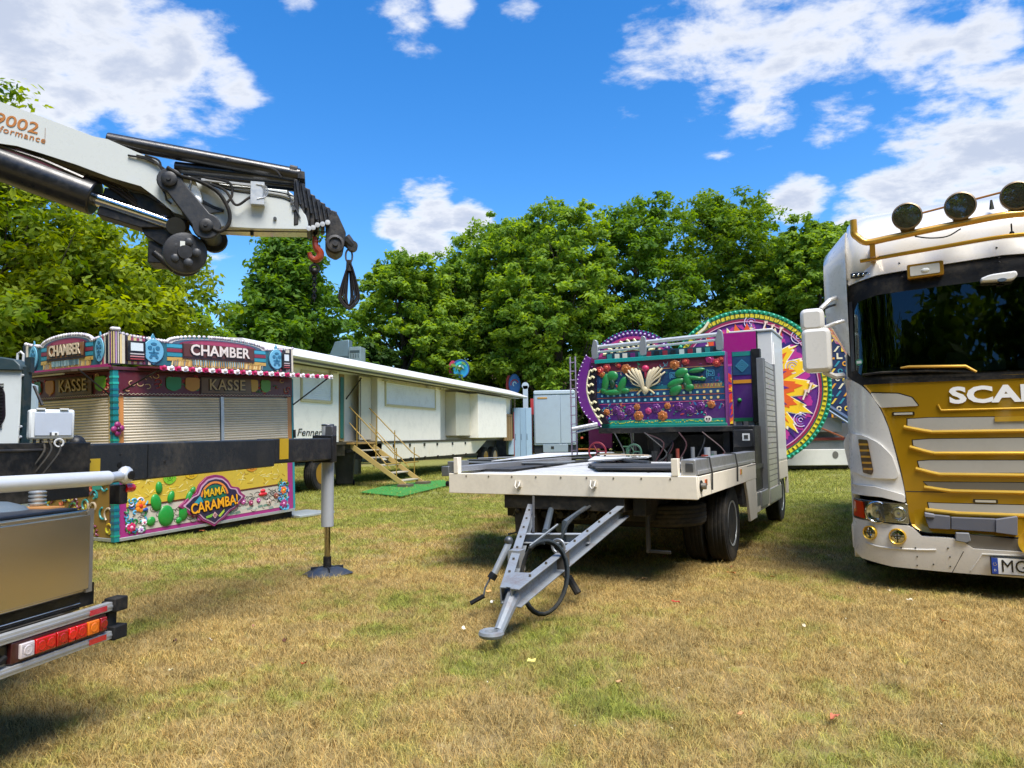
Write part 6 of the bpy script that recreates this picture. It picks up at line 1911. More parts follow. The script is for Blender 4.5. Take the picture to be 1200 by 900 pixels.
# leg
lx, ly = leg_x, YB0 + .12
def LZ(py): return FC.hit(384, py, 1, ly).z
g = G()
g.tube([(lx, ly, LZ(617)), (lx, ly, LZ(499))], .062, 'a2a6aa', 24); lg = g.obj('stabiliser_leg', crane, 'paint', .004)
g = G(); g.cyl((lx, ly, LZ(499)), (lx, ly, LZ(497)), .066, '5a5d62', 20); g.box(lx - .10, lx + .0, ly - .10, ly - .02, LZ(512), LZ(499), '5e6064'); g.box(lx - .12, lx - .02, ly - .11, ly + .11, zb2 - .03, zt2 + .03, '2a2c2f'); g.obj('leg_bracket', lg, 'metal', .008)
g = G()
for k in range(6):
    zc_ = LZ(510 + k * 6)
    g.tube([(lx - .012 + .018 * math.cos(t_), ly - .085, zc_ + .012 * math.sin(t_)) for t_ in [2 * math.pi * i / 10 for i in range(10)]], .004, 'b3b6b8', 5, closed=True)
g.obj('chain', lg, 'metal', kind='stuff')
g = G(); g.cyl((lx, ly, LZ(652)), (lx, ly, LZ(617)), .030, 'b8b0a4', 20); g.cyl((lx, ly, LZ(653)), (lx, ly, LZ(651)), .034, '8a8680', 20); g.obj('piston', lg, 'chrome')
g = G(); g.cyl((lx, ly, .05), (lx, ly, LZ(652)), .040, '121314', 20); g.obj('piston_foot', lg, 'rubber')
# dished foot plate, bent and half sunk in the turf
g = G()
n = 8; vs = [(0, 0, .075)]; 
for rr__, zz in ((.10, .075), (.16, .055), (.245, .012)):
    for k_ in range(n * 3):
        a = 2 * math.pi * k_ / (n * 3); q_ = 1 + .10 * math.cos(4 * a) + .04 * math.sin(7 * a)
        vs.append((rr__ * q_ * math.cos(a), rr__ * q_ * math.sin(a), zz + .012 * math.sin(3 * a) * (rr__ / .2)))
m_ = n * 3; fs = [(0, 1 + k_, 1 + (k_ + 1) % m_) for k_ in range(m_)]
for r in range(2):
    for k_ in range(m_): fs.append((1 + r * m_ + k_, 1 + (r + 1) * m_ + k_, 1 + (r + 1) * m_ + (k_ + 1) % m_, 1 + r * m_ + (k_ + 1) % m_))
g.add([Vector(v) + Vector((lx, ly, 0)) for v in vs], fs, '444b55'); 
g.obj('foot_plate', lg, 'metal', fix=True)
g = G()
for k_ in range(4): a = k_ * 1.57 + .6; g.box(-.006, .006, .03, .16, .03, .085, '333a44', Matrix.Translation((lx, ly, 0)) @ Matrix.Rotation(a, 4, 'Z'))
g.obj('foot_rib', lg, 'metal')
# grey control case
off = .62   # side plane x in the lorry frame
def CY(px, py, x): return FC.yz(px, py, x)
xo = .50
F2 = Frame(*(FC.M @ Vector((xo, .25, 0))).to_2d(), 0, 40)
pc = [F2.xz(*p, 0) for p in ((33, 515), (88, 480))]
g = G(); g.box(pc[0][0], pc[1][0], 0, .09, pc[0][1], pc[1][1], 'd5dadb'); cc_ = g.obj('control_case', crane, 'paint', .012, M=F2.M)
g = G(); g.box(pc[0][0] + .025, pc[1][0] - .012, -.006, .0, pc[0][1] + .018, pc[1][1] - .016, 'b3bdcc'); g.obj('case_lid', cc_, 'paint', .003)
g = G(); mx_ = (pc[0][0] + pc[1][0]) / 2; g.box(mx_ + .0, mx_ + .03, -.012, -.006, pc[0][1] + .02, pc[0][1] + .036, 'e6e8e8'); g.box(mx_ + .012, mx_ + .022, -.015, -.012, pc[0][1] + .024, pc[0][1] + .032, '2a2a2a'); g.box(mx_ - .01, mx_ - .003, -.012, -.006, pc[0][1] + .02, pc[0][1] + .036, '4a4c50'); g.obj('case_latch', cc_, 'paint')
g = G()
for xx in (pc[0][0] + .05, pc[1][0] - .05): g.box(xx - .02, xx + .02, -.01, .01, pc[1][1] - .002, pc[1][1] + .006, 'd9dddd')
g.obj('case_hinge', cc_, 'paint')
g = G()
for dx in (.06, .09, .13):
    g.tube(spline([(pc[0][0] + dx, .02, pc[0][1]), (pc[0][0] + dx + .01, -.02, pc[0][1] - .06), (pc[0][0] + dx - .05, -.03, pc[0][1] - .16), (pc[0][0] + dx - .10, .0, pc[0][1] - .24)], 5), .006, '1f2224', 6)
g.tube([(pc[1][0] - .07 + .02 * math.cos(t_), -.01, pc[0][1] - .02 + .02 * math.sin(t_)) for t_ in [2 * math.pi * i / 14 for i in range(14)]], .005, 'c9cbcc', 5, closed=True)
for dx in (.03, .06, .12, .18): g.cyl((pc[0][0] + dx, .03, pc[0][1]), (pc[0][0] + dx, .03, pc[0][1] - .018), .008, '6a6c6e', 8)
g.obj('cable', crane, 'rubber', M=F2.M)
# white column housing with black louvre
F3 = Frame(*(FC.M @ Vector((.60, .0, 0))).to_2d(), 0, -8)
def H3(px, py, o=0): return F3.xz(px, py, o)
P = [H3(*p) for p in ((-120, 528), (20, 526), (27, 440), (26, 434), (-120, 428))]
g = G(); g.prism(rounded(P, .012), 0, .07, 'dfe6e6'); cb_ = g.obj('column_housing', crane, 'paint', .006, M=F3.M, fix=True)
g = G(); P = [H3(*p) for p in ((-60, 448), (-4, 448), (6, 458), (7, 490), (-2, 502), (-60, 503))]; g.prism(rounded(P, .03), -.006, .002, '1d1520'); lv = g.obj('louvre', cb_, 'blackmetal', fix=True)
g = G()
for k_ in range(14):
    za, zb2_ = H3(-50, 502 - k_ * 3.8)[1], H3(-50, 500.5 - k_ * 3.8)[1]; g.box(H3(-60, 480)[0], H3(4, 480)[0], -.010, -.005, za, zb2_, '3a3a40')
g.obj('louvre_slat', lv, 'metal', kind='stuff')
P = [H3(*p, -.02) for p in ((-100, 432), (24, 434), (23, 428), (16, 421), (-10, 417), (-100, 416))]
g = G(); g.prism(rounded(P, .01), -.02, .09, '32454c'); g.obj('dark_hood', cb_, 'satin', .008, fix=True)
g = G(); 
xa = H3(24, 480)[0]
g.box(xa, xa + .015, .0, .06, H3(24, 520)[1], H3(24, 430)[1], '1c3236'); g.box(xa - .01, xa + .03, .03, .06, H3(24, 436)[1], H3(24, 418)[1], '22343a')
q0 = H3(24, 424, .05)
g.tube([(q0[0] - .022, .05, q0[1] + .01), (q0[0] - .02, .05, q0[1] + .05), (q0[0], .05, q0[1] + .062), (q0[0] + .02, .05, q0[1] + .045), (q0[0] + .018, .05, q0[1])], .007, 'd3d6d6', 6)
g.tube([(xa + .04, .05, H3(24, 452)[1]), (xa + .10, .05, H3(24, 475)[1])], .009, '1a1c1e', 6)
for py in (440, 500, 512): z_ = H3(24, py)[1]; g.cyl((xa + .01, .0, z_), (xa + .01, -.012, z_), .008, 'b9bcbe', 8)
g.obj('housing_frame', cb_, 'blackmetal')
g = G(); P = [H3(*p, .35) for p in ((24, 500), (42, 500), (42, 452), (24, 446))]; g.prism(P, .35, .37, 'a9bcc4'); g.obj('rear_panel', crane, 'paint', M=F3.M, fix=True)
# pieces below the strut: spring, grey cover
g = G()
a = CX(44, 582, .3)
for k_ in range(4): g.tube([(a[0] + .032 * math.cos(t_), .3 + .032 * math.sin(t_), a[1] + .02 - k_ * .018) for t_ in [2 * math.pi * i / 14 for i in range(14)]], .007, '9aa0a2', 5, closed=True)
g.obj('spring', crane, 'metal', kind='stuff')
g = G(); a = CX(15, 592, .3); g.ball((a[0] - .03, .4, a[1] - .05), .15, '56646f', ry=.2, rz=.07, n=18); g.obj('grey_cover', crane, 'satin')

# ------------------------------------------------------------------ crane boom (vertical plane above the lorry)
FM = Frame(-3.2, 4.6, 0, 15)
TH = .13
def B(px, py, o=-TH): return FM.xz(px, py, o)
def BP(px, py, o=-TH): p = FM.xz(px, py, o); return Vector((p[0], o, p[1]))
BW = 'cbd0ce'
top = [(-150, 62), (0, 119), (60, 141), (110, 160), (126, 163), (160, 178), (184, 188), (192, 197), (206, 224), (214, 252), (204, 249), (180, 229), (165, 218), (130, 208), (90, 193), (50, 180), (20, 171), (0, 168), (-150, 120)]
g = G(); g.prism([B(*p) for p in top], -TH, -TH + .012, BW); g.obj('boom_cheek', crane, 'carpaint', .0, M=FM.M, fix=True)
g = G(); g.prism([B(*p) for p in top], TH - .012, TH, BW); fb = g.obj('first_boom', crane, 'carpaint', .0, M=FM.M, fix=True)
core = [(-150, 70), (0, 124), (110, 164), (180, 190), (192, 205), (165, 214), (130, 204), (90, 189), (50, 176), (0, 163), (-150, 114)]
g = G(); g.prism([B(*p) for p in core], -TH + .013, TH - .013, '5c4f47'); g.obj('boom_core', fb, 'oldpaint', fix=True)
g = G(); g.prism([B(*p) for p in ((0, 174), (18, 172), (98, 206), (60, 196), (0, 180))], -TH + .02, TH - .02, '55232c'); g.obj('red_underside', fb, 'paint', fix=True)
g = G()
sl = math.degrees(math.atan2(B(0, 119)[1] - B(110, 160)[1], B(110, 160)[0] - B(0, 119)[0]))
a = B(46, 157, -TH - .005); 
TT = lambda px, py: (lambda p: Matrix.Translation((p[0], -TH - .003, p[1])) @ Matrix.Rotation(R_(sl - 6), 4, 'Y') @ Matrix.Rotation(R_(90), 4, 'X'))(B(px, py))
g.text('9002', .105, 'b5763c', TT(46, 152), .001, .001, 1.25, align='RIGHT', space=1.0); g.text('Performance', .058, 'b5763c', TT(54, 165.5), .001, .0003, 1.1, align='RIGHT', space=1.12)
pa, pb = B(53, 150), B(54, 166); g.box(pa[0], pa[0] + .003, -TH - .004, -TH, pb[1], pa[1], 'a89a90')
g.obj('boom_lettering', fb, 'paint')
# lift cylinder under the first boom
def cy(name, p, q, r, col, fin, par, n=24, o=0.0, o2=None, bev=0.0):
    g = G(); g.cyl(BP(*p, o), BP(*q, o if o2 is None else o2), r, col, n); return g.obj(name, par, fin, bev, M=FM.M if par is crane else None)
lc = cy('lift_cylinder', (-150, 135), (112, 233), .117, '17191d', 'paint', crane, 28, -.02, bev=.012)
g = G(); d0, d1 = BP(60, 212, -.02), BP(100, 227, -.02)
g.tube([BP(0, 171, -.1), BP(50, 188, -.1), BP(98, 209, -.1)], .016, '121316', 8); g.obj('pressure_pipe', lc, 'paint')
cy('piston_rod', (112, 233), (214, 267), .048, 'cfd1d2', 'chrome', lc, 24, -.02)
g = G(); g.cyl(BP(206, 265, -.16), BP(206, 265, .14), .06, '3a3d40', 18); g.lathe([(.05, -.03), (.07, -.02), (.07, .02), (.05, .03)], BP(214, 268, -.05), (1, .0, -.3), '56483c', 18); g.obj('rod_eye', lc, 'metal', fix=True)
# dark underside linkage between rod and boom
g = G(); g.prism([B(*p) for p in ((118, 214), (165, 222), (196, 240), (206, 262), (160, 262), (108, 246))], -.04, .10, '16171a'); g.obj('link_plate', crane, 'blackmetal', .006, M=FM.M, fix=True)
g = G()
for k_ in range(3): g.tube(spline([BP(100 + k_ * 8, 206 + k_ * 3, -.05), BP(140, 218 + k_ * 4, -.06), BP(160, 235 + k_ * 3, -.04)], 5), .009, '2a241f', 6)
g.obj('hose', crane, 'rubber', M=FM.M)
# dog-bone link
pA, pB = B(199, 211, -TH - .05), B(242, 265, -TH - .05)
d = Vector((pB[0] - pA[0], pB[1] - pA[1])); L_ = d.length; ang = math.degrees(math.atan2(d.y, d.x)); 
dog = ell(0, 0, .083, .083, 14, 50, 310) + ell(L_, 0, .092, .092, 14, -130, 130)
c_, s_ = math.cos(R_(ang)), math.sin(R_(ang))
dog = [(pA[0] + x * c_ - z * s_, pA[1] + x * s_ + z * c_) for x, z in dog]
g = G(); g.prism(dog, -TH - .06, -TH - .02, '2b2e33'); dl = g.obj('dogbone_link', crane, 'satin', .008, M=FM.M, fix=True)
g = G()
for p, r in ((pA, .05), (pB, .045)): g.lathe([(r, 0), (r, .02), (r * .8, .026), (r * .3, .026), (r * .28, .034), (.001, .034)], (p[0], -TH - .06, p[1]), (0, -1, 0), '1d1f23', 22)
g.obj('pivot_pin', dl, 'satin', fix=True)
g = G(); g.prism(dog, TH + .02, TH + .06, '24262a'); g.cyl((pA[0], -TH - .02, pA[1]), (pA[0], TH + .02, pA[1]), .04, '2b2e33'); g.cyl((pB[0], -TH - .02, pB[1]), (pB[0], TH + .02, pB[1]), .06, '202226'); g.obj('rear_link', crane, 'satin', M=FM.M, fix=True)
# white heart plate
hp = [(212, 212), (216, 207), (224, 207), (230, 214), (236, 228), (238, 238), (232, 246), (222, 242), (215, 228)]
g = G(); g.prism(rounded([B(*p) for p in hp], .02), -TH - .02, -TH + .04, BW); hh = g.obj('heart_plate', crane, 'carpaint', .006, M=FM.M, fix=True)
g = G(); p = B(230, 236, -TH - .02); g.lathe([(.035, 0), (.035, .012), (.02, .016), (.001, .016)], (p[0], -TH - .02, p[1]), (0, -1, 0), 'd2d5d6', 20); g.tube([(*([B(222, 228)[0], -TH - .028]), B(222, 228)[1]), (B(225, 213)[0], -TH - .028, B(225, 213)[1])], .008, 'a5a8aa', 6); g.obj('plate_latch', hh, 'metal', fix=True)
g = G(); 
for px, py in ((204, 237), (196, 228)): p = B(px, py); g.lathe([(.026, 0), (.026, .01), (.001, .014)], (p[0], -TH, p[1]), (0, -1, 0), 'c9cccd', 16)
g.tube([BP(190, 221, -TH - .01), BP(194, 228, -TH - .01), BP(195, 234, -TH - .01), BP(201, 239, -TH - .01)], .007, '3a3a3a', 6); g.obj('cheek_bolt', fb, 'metal', M=None, fix=True)
# second boom
sbm = [(205, 206), (240, 211), (337, 221), (345, 228), (359, 252), (361, 260), (361, 268), (300, 267), (246, 264), (222, 252)]
g = G(); g.prism(rounded([B(*p) for p in sbm], .01, 2), -TH + .03, TH - .03, BW); s2 = g.obj('second_boom', crane, 'carpaint', .03, M=FM.M, fix=True)
g = G()
g.tube([BP(337, 223, -TH + .02), BP(343, 240, -TH + .02), BP(348, 247, -TH + .02), BP(352, 256, -TH + .02)], .005, '55585a', 6)
g.tube([BP(228, 232, -TH + .02), BP(250, 243, -TH + .02), BP(262, 247, -TH + .02)], .012, '3a3a38', 6)
g.prism([B(*p) for p in ((228, 228), (262, 247), (232, 250))], -TH + .015, -TH + .03, '6a6863')
for px, py in ((322, 255), (342, 236), (344, 244)): p = B(px, py); g.cyl((p[0], -TH + .03, p[1]), (p[0], -TH + .015, p[1]), .012, '5a5c5e', 8)
g.obj('boom_fitting', s2, 'metal', kind='stuff')
g = G(); p = B(303, 226); g.box(p[0] - .05, p[0] + .04, -TH - .03, -TH + .03, p[1] - .09, p[1] + .07, 'c9cccd')
for k_ in range(3): g.tube(spline([BP(300, 216, -TH - .03), BP(308 + k_ * 2, 219, -TH - .03), BP(308 + k_ * 2, 230, -TH - .03), BP(301, 233, -TH - .03)], 4), .005, 'a9acae', 5)
g.obj('hose_guide', s2, 'metal')
# black extension rams on top
for i, (p, q_, r) in enumerate([((126, 164), (352, 206), .05), ((205, 196), (352, 212), .04), ((215, 205), (345, 219), .035)]):
    cy('extension_ram', p, q_, r, '14161a', 'paint', crane, 18, [-.07, -.03, .05][i], bev=.006)
g = G()
g.tube([BP(128, 161, -.09), BP(180, 172, -.09), BP(266, 188, -.1), BP(300, 193, -.1), BP(350, 203, -.1)], .012, '17191c', 6)
g.tube(spline([BP(266, 188, -.12), BP(280, 190, -.12), BP(300, 193, -.12), BP(322, 199, -.12), BP(330, 208, -.12)], 4), .008, '0f1012', 6)
for px, py in ((132, 164), (268, 188), (343, 198), (350, 204)): p = BP(px, py, -.09); g.cyl(p + Vector((-.02, 0, 0)), p + Vector((.03, 0, -.008)), .03, '1d2024', 10)
g.box(B(349, 200)[0], B(357, 200)[0], -.12, .1, B(349, 208)[1], B(349, 200)[1], '1c1f23')
g.obj('ram_pipe', crane, 'blackmetal', M=FM.M, kind='stuff')
g = G()
for o1 in (-.16, -.13, -.19):
    g.tube(spline([BP(196, 196, o1), BP(212, 206, o1), BP(232, 212, o1), BP(255, 225, o1), BP(268, 246, o1), BP(268, 262, o1), BP(258, 271, o1), BP(246, 266, o1)], 6), .013, '0f1113', 8)
g.tube(spline([BP(228, 210, -.15), BP(262, 222, -.15), BP(276, 240, -.15), BP(290, 233, -.15), BP(300, 226, -.15)], 6), .009, '17191b', 6)
g.tube(spline([BP(240, 208, -.15), BP(268, 214, -.15), BP(272, 228, -.15), BP(266, 238, -.15)], 6), .009, '17191b', 6)
g.tube([BP(236, 211, -.12), BP(300, 218, -.12)], .012, 'a5a8aa', 6)
g.obj('hose', crane, 'rubber', M=FM.M, kind='stuff')
g = G()
for k_ in range(4):
    o1 = -.112 + .006 * k_
    g.tube(spline([BP(248 + 3 * k_, 214 + k_, o1), BP(270, 219 + 2 * k_, o1), BP(296, 221 + 3 * k_, o1), BP(330, 226 + 3 * k_, o1), BP(344, 230 + 4 * k_, o1)], 4), .005, ['17191b', '8f9294', '202326', '17191b'][k_], 6)
for k_ in range(3): g.tube(spline([BP(150 + 10 * k_, 182, -.14), BP(170 + 8 * k_, 186 + k_, -.145), BP(190, 196 + 2 * k_, -.15), BP(200, 206 + 3 * k_, -.15)], 4), .007, '1a1c1e', 6)
g.obj('hydraulic_line', crane, 'rubber', M=FM.M, kind='stuff')
g = G(); g.tube([BP(238, 270, -.05), BP(300, 271, -.05), BP(384, 272, -.05)], .005, '17191b', 5); g.box(B(292, 272)[0], B(296, 272)[0], -.06, -.04, B(292, 272)[1], B(292, 267)[1], '2a2c2e'); g.obj('wire_rope', crane, 'metal', M=FM.M)
# stacked extension noses
st_x = [(344, 207, 262), (351, 211, 265), (357, 217, 266), (363, 224, 262), (369, 229, 260), (375, 233, 258), (381, 238, 257), (387, 242, 258)]
for i, (x, yt, yb_) in enumerate(st_x):
    g = G(); w = 6.2 if i < 7 else 8
    P = [B(x, yt), B(x + w, yt + 2.5), B(x + w + 1, yt + 10), B(x + w * .9, yb_), B(x, yb_ + 1)]
    g.prism(P, -.105 + i * .006, .10 - i * .006, ['1b1d21', '222428'][i % 2])
    nz = g.obj('extension_section', crane, 'blackmetal', .006, M=FM.M, fix=True)
    g = G(); a = B(x + 3, yt + 12); g.cyl((a[0], -.112 + i * .006, a[1] + .05), (a[0] + .03, -.112 + i * .006, a[1] - .12), .010, '3a3d42', 6); g.obj('guide_rod', nz, 'metal')
g = G()
for i, (px, py) in enumerate(((362, 268), (367, 267), (372, 264), (378, 263), (384, 261))):
    p = B(px, py, -.12); g.lathe([(.018, 0), (.018, .012), (.001, .013)], (p[0], -.12, p[1]), (0, -1, 0), 'd0d2d2', 14); g.cyl((p[0], -.12, p[1]), (p[0], .1, p[1]), .016, '26282c', 10)
g.obj('stop_bolt', crane, 'metal', M=FM.M, fix=True)
tipp = [(390, 243), (396, 249), (406, 271), (402, 292), (394, 297), (384, 292), (381, 284), (383, 258)]
g = G(); g.prism(rounded([B(*p) for p in tipp], .02), -.09, .09, '1e2024'); th = g.obj('boom_head', crane, 'blackmetal', .01, M=FM.M, fix=True)
g = G(); p = B(393, 284); g.lathe([(.062, 0), (.062, .02), (.045, .024), (.04, .01), (.02, .01), (.02, .025), (.001, .025)], (p[0], -.09, p[1]), (0, -1, 0), '2c2f34', 24)
a, b = BP(404, 280, -.02), BP(413, 289, -.02); g.tube([a, b], [.05, .035], '22252a', 10); g.lathe([(.038, -.03), (.038, .03)], b, (0, 1, 0), '1b1d21', 16); g.obj('head_sheave', th, 'blackmetal', fix=True)
# winch under the boom
g = G(); p = BP(217, 296, -.14); q_ = p + Vector((-.06, .30, .03)); dr = (q_ - p).normalized()
g.lathe([(.135, 0), (.14, .02), (.14, .05), (.10, .06), (.10, .26), (.13, .27), (.13, .30)], p, dr, '1a1c20', 30); wn = g.obj('winch', crane, 'blackmetal', M=FM.M, fix=True)
g = G(); g.lathe([(.135, -.002), (.11, -.012), (.05, -.016), (.045, -.03), (.001, -.032)], p, dr, '2a2c31', 26)
for t_ in range(5): a = t_ * 1.256; g.ball(p + Vector((.075 * math.cos(a), -.02, .075 * math.sin(a))), .03, '34373c', ry=.012, n=10, m=5)
g.obj('winch_cover', wn, 'satin', fix=True)
g = G(); a = BP(214, 286, -.17); g.box(a.x - .015, a.x + .015, -.172, -.165, a.z - .02, a.z + .02, 'd8dcd6'); g.obj('winch_label', wn, 'paint')
g = G(); g.prism([B(*p, 0) for p in ((163, 262), (200, 258), (222, 268), (214, 282), (196, 292), (186, 286), (170, 276))], -.02, .16, '17191c'); g.box(B(168, 280)[0], B(196, 280)[0], -.0, .2, B(168, 302)[1], B(168, 276)[1], '1b1d20'); g.cyl(BP(180, 296, .02), BP(205, 316, .02), .03, '101113', 12); g.obj('winch_bracket', wn, 'blackmetal', .006, fix=True)
# red hook with chain, sling
hk = thing('lifting_hook', 'orange-red lifting hook with short black chain hanging under the crane boom', 'hook', FM)
g = G()
def chain(g, a, b, r, th, col, n):
    for i in range(n):
        c = a.lerp(b, (i + .5) / n); ax = Vector((1, 0, 0)) if i % 2 else Vector((0, 1, 0))
        L2 = (a - b).length / n * .72
        g.tube([c + ax * r * math.cos(t_) + Vector((0, 0, L2 * math.sin(t_))) for t_ in [2 * math.pi * k_ / 10 for k_ in range(10)]], th, col, 5, closed=True)
chain(g, BP(369, 264, -.05), BP(369, 279, -.05), .014, .007, '2a2b2e', 3); g.obj('shackle', hk, 'metal', kind='stuff')
g = G(); o1 = -.05
hp_ = [BP(369, 277, o1), BP(369.5, 286, o1), BP(371, 291, o1), BP(375, 296, o1), BP(374, 302, o1), BP(369, 304.5, o1), BP(364, 301, o1), BP(362.5, 296, o1)]
sp_ = spline(hp_, 4); nn = len(sp_)
g.tube(sp_, [.016 + .012 * math.sin(math.pi * min(1, i / nn * 1.1)) for i in range(nn)], '96381a', 10)
g.tube([BP(374, 289, o1), BP(375, 297, o1)], .006, '2a2a2c', 6); g.ball(BP(369.5, 283, o1), .024, '96381a'); g.obj('hook_body', hk, 'paint')
g = G(); p = BP(368.5, 315, o1)
g.tube([p + Vector((.03 * math.cos(t_), 0, .03 * math.sin(t_))) for t_ in [2 * math.pi * k_ / 14 for k_ in range(14)]], .010, '191b1d', 6, closed=True)
g.cyl(BP(368.5, 304, o1), BP(368.5, 311, o1), .008, '2a2b2d', 6); g.ball(p + Vector((0, 0, -.02)), .028, '17191b'); g.obj('hook_ring', hk, 'metal')
g = G(); chain(g, BP(368.5, 320, o1), BP(368, 353, o1), .011, .006, '1c1d1f', 9); g.obj('chain', hk, 'metal', kind='stuff')
sg = thing('wire_sling', 'long black looped sling hanging from the tip of the crane boom', 'sling', FM)
g = G(); o1 = -.02; c = BP(409, 300, o1)
g.tube([c + Vector((.024 * math.cos(t_), 0, .05 * math.sin(t_))) for t_ in [2 * math.pi * k_ / 16 for k_ in range(16)]], .007, '6a6d70', 6, closed=True)
g.obj('ring', sg, 'metal')
g = G(); rb = random.Random(5)
for i in range(6):
    w = [.072, .062, .042, .028, .055, .016][i]; dz = [0, .012, .03, -.004, .02, .01][i]; oo = -.02 + (i - 2.5) * .008
    cx_ = c.x; t0 = BP(409, 310, oo); bt = BP(408, 362, oo)
    pts = [Vector((cx_ + .004, oo, t0.z + .02)), Vector((cx_ - w * .35, oo, t0.z - .06)), Vector((cx_ - w * .95, oo, (t0.z + bt.z) / 2 - .05)), Vector((cx_ - w * .9, oo, bt.z + .06 + dz)), Vector((cx_, oo, bt.z + dz)),
           Vector((cx_ + w * .9, oo, bt.z + .06 + dz)), Vector((cx_ + w * .95, oo, (t0.z + bt.z) / 2 - .03)), Vector((cx_ + w * .4, oo, t0.z - .04)), Vector((cx_ + .004, oo, t0.z + .02))]
    g.tube(spline(pts, 5), .0065, ['191a1c', '2a2624', '201d1c'][i % 3], 6)
g.obj('strand', sg, 'rubber', kind='stuff')
g = G(); g.tube([BP(409, 305, -.02), BP(409, 318, -.02)], [.018, .024], '2e2a28', 8); g.obj('sleeve', sg, 'rubber')
# ------------------------------------------------------------------ long show caravan behind the booth
d_ = ray(432, 515); k_ = 21.0 / d_.y
FV = Frame(d_.x * k_, 21.0, 0, 73)
van = thing('show_caravan', 'long cream show caravan with white roof hood and open door, behind the booth', 'caravan', FV)
VC = 'f4ecda'
def V(px, py, o=0.0): return FV.xz(px, py, o)
zw = 1.28; zr = V(470, 441)[1]
xl, xe = V(300, 480)[0], V(599, 480)[0]
xa, xb = V(397, 480)[0], V(442, 480)[0]       # door recess
xc, xd = V(516, 480)[0], V(539, 480)[0]       # second recess
xf, xg = V(551, 480)[0], V(585, 480)[0]       # slide-out box
def zline(px, py, o=0.0): return V(px, py, o)[1]
H_ = 3.27
def wall(x0, x1, z0, z1, y0=0, y1=.06, col=VC, name='wall', par=None, fin='oldpaint'):
    g = G(); g.box(x0, x1, y0, y1, z0, z1, col); return g.obj(name, par or van, fin, .006)
wall(xl, xa, zw, H_); w2 = wall(xb, xc, zw, H_); wall(xg + .9, xe, zw, H_)
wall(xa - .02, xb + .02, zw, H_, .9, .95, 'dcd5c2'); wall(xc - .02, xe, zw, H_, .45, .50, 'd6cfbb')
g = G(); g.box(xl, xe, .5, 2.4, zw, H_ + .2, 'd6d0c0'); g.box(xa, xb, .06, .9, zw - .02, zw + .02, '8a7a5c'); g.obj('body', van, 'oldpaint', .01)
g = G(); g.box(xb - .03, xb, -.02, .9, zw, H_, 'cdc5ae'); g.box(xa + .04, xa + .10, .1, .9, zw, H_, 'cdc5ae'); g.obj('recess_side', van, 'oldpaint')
g = G(); g.box(xa + .02, xa + .28, -.01, .03, zw + .02, H_ - .12, '8d7444'); dr_ = g.obj('door_frame', van, 'wood', .006)
g = G(); g.box(xa + .05, xa + .22, -.03, -.01, zw + .1, H_ - .2, '1c5f58'); g.obj('teal_door', dr_, 'paint', .006)
g = G(); a0 = V(421, 475, .2)[0]
g.box(a0, xb - .04, .18, .22, zw + .05, H_ - .05, 'cfc6ae'); dl_ = g.obj('door_leaf', van, 'oldpaint', .006)
g = G(); g.box(a0 + .02, a0 + .05, .17, .18, zw + .1, H_ - .1, '4a463c'); g.ball((a0 - .25, .88, zw + .85), .05, '3a352a'); g.ball((a0 - .25, .88, zw + .65), .05, '3a352a'); g.obj('door_lock', dl_, 'metal')
g = G(); g.tube([(a0 - .05, .1, H_ - .12), (a0 - .25, .5, H_ - .75)], .02, '3a362c', 6); g.tube([(xd, .1, H_ - .12), (xd - .25, .3, H_ - .8)], .02, '3a362c', 6); g.obj('door_stay', van, 'metal')
# slide-out box
g = G(); g.box(xf, xg, -.55 * 0 - .35, .5, zw + .05, H_ - .12, 'f6f0e0'); g.obj('bay_box', van, 'oldpaint', .01)
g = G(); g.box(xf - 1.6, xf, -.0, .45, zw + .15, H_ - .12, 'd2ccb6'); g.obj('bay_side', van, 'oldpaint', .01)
g = G()
for k in range(4): x = V(586 + k * 2.6, 500)[0]; g.box(x, x + .28, -.2, -.15, zw - .1, zw + 1.15, '8c6f42')
g.box(V(585, 500)[0], V(596, 500)[0], -.21, -.14, zw + 1.05, zw + 1.13, '7a6038'); g.obj('wooden_gate', van, 'wood')
g = G(); g.box(xg + .2, xg + .5, -.05, 0, zw + .9, H_ - .5, '2a6a60'); g.box(xe - .12, xe, -.04, .0, zw - .1, H_ - .1, '4b463c'); g.ball((xe - .8, -.05, zw + .95), .06, '3a352a'); g.obj('end_trim', van, 'paint')
# windows with shutters, framed
def win(p0, p1, par, o=0.0):
    (x0, z1), (x1, z0) = V(*p0), V(*p1)
    g = G(); t = .07
    for b in ((x0, x1, z1 - t, z1), (x0, x1, z0, z0 + t), (x0, x0 + t, z0 + t, z1 - t), (x1 - t, x1, z0 + t, z1 - t)): g.box(b[0], b[1], -.04, 0.0, b[2], b[3], 'c6b98e')
    w_ = g.obj('window', par, 'paint', .006)
    g = G(); z = z0 + t
    while z < z1 - t - .03:
        g.add([(x0 + t, -.012, z), (x1 - t, -.012, z), (x1 - t, -.026, z + .05), (x0 + t, -.026, z + .05), (x1 - t, -.010, z + .056), (x0 + t, -.010, z + .056)], [(0, 1, 2, 3), (3, 2, 4, 5)], 'dfe1e2'); z += .056
    g.obj('window_shutter', w_, 'satin', kind='stuff')
win((352, 433), (388.5, 473), van); win((450.6, 445.5), (510, 480.5), van)
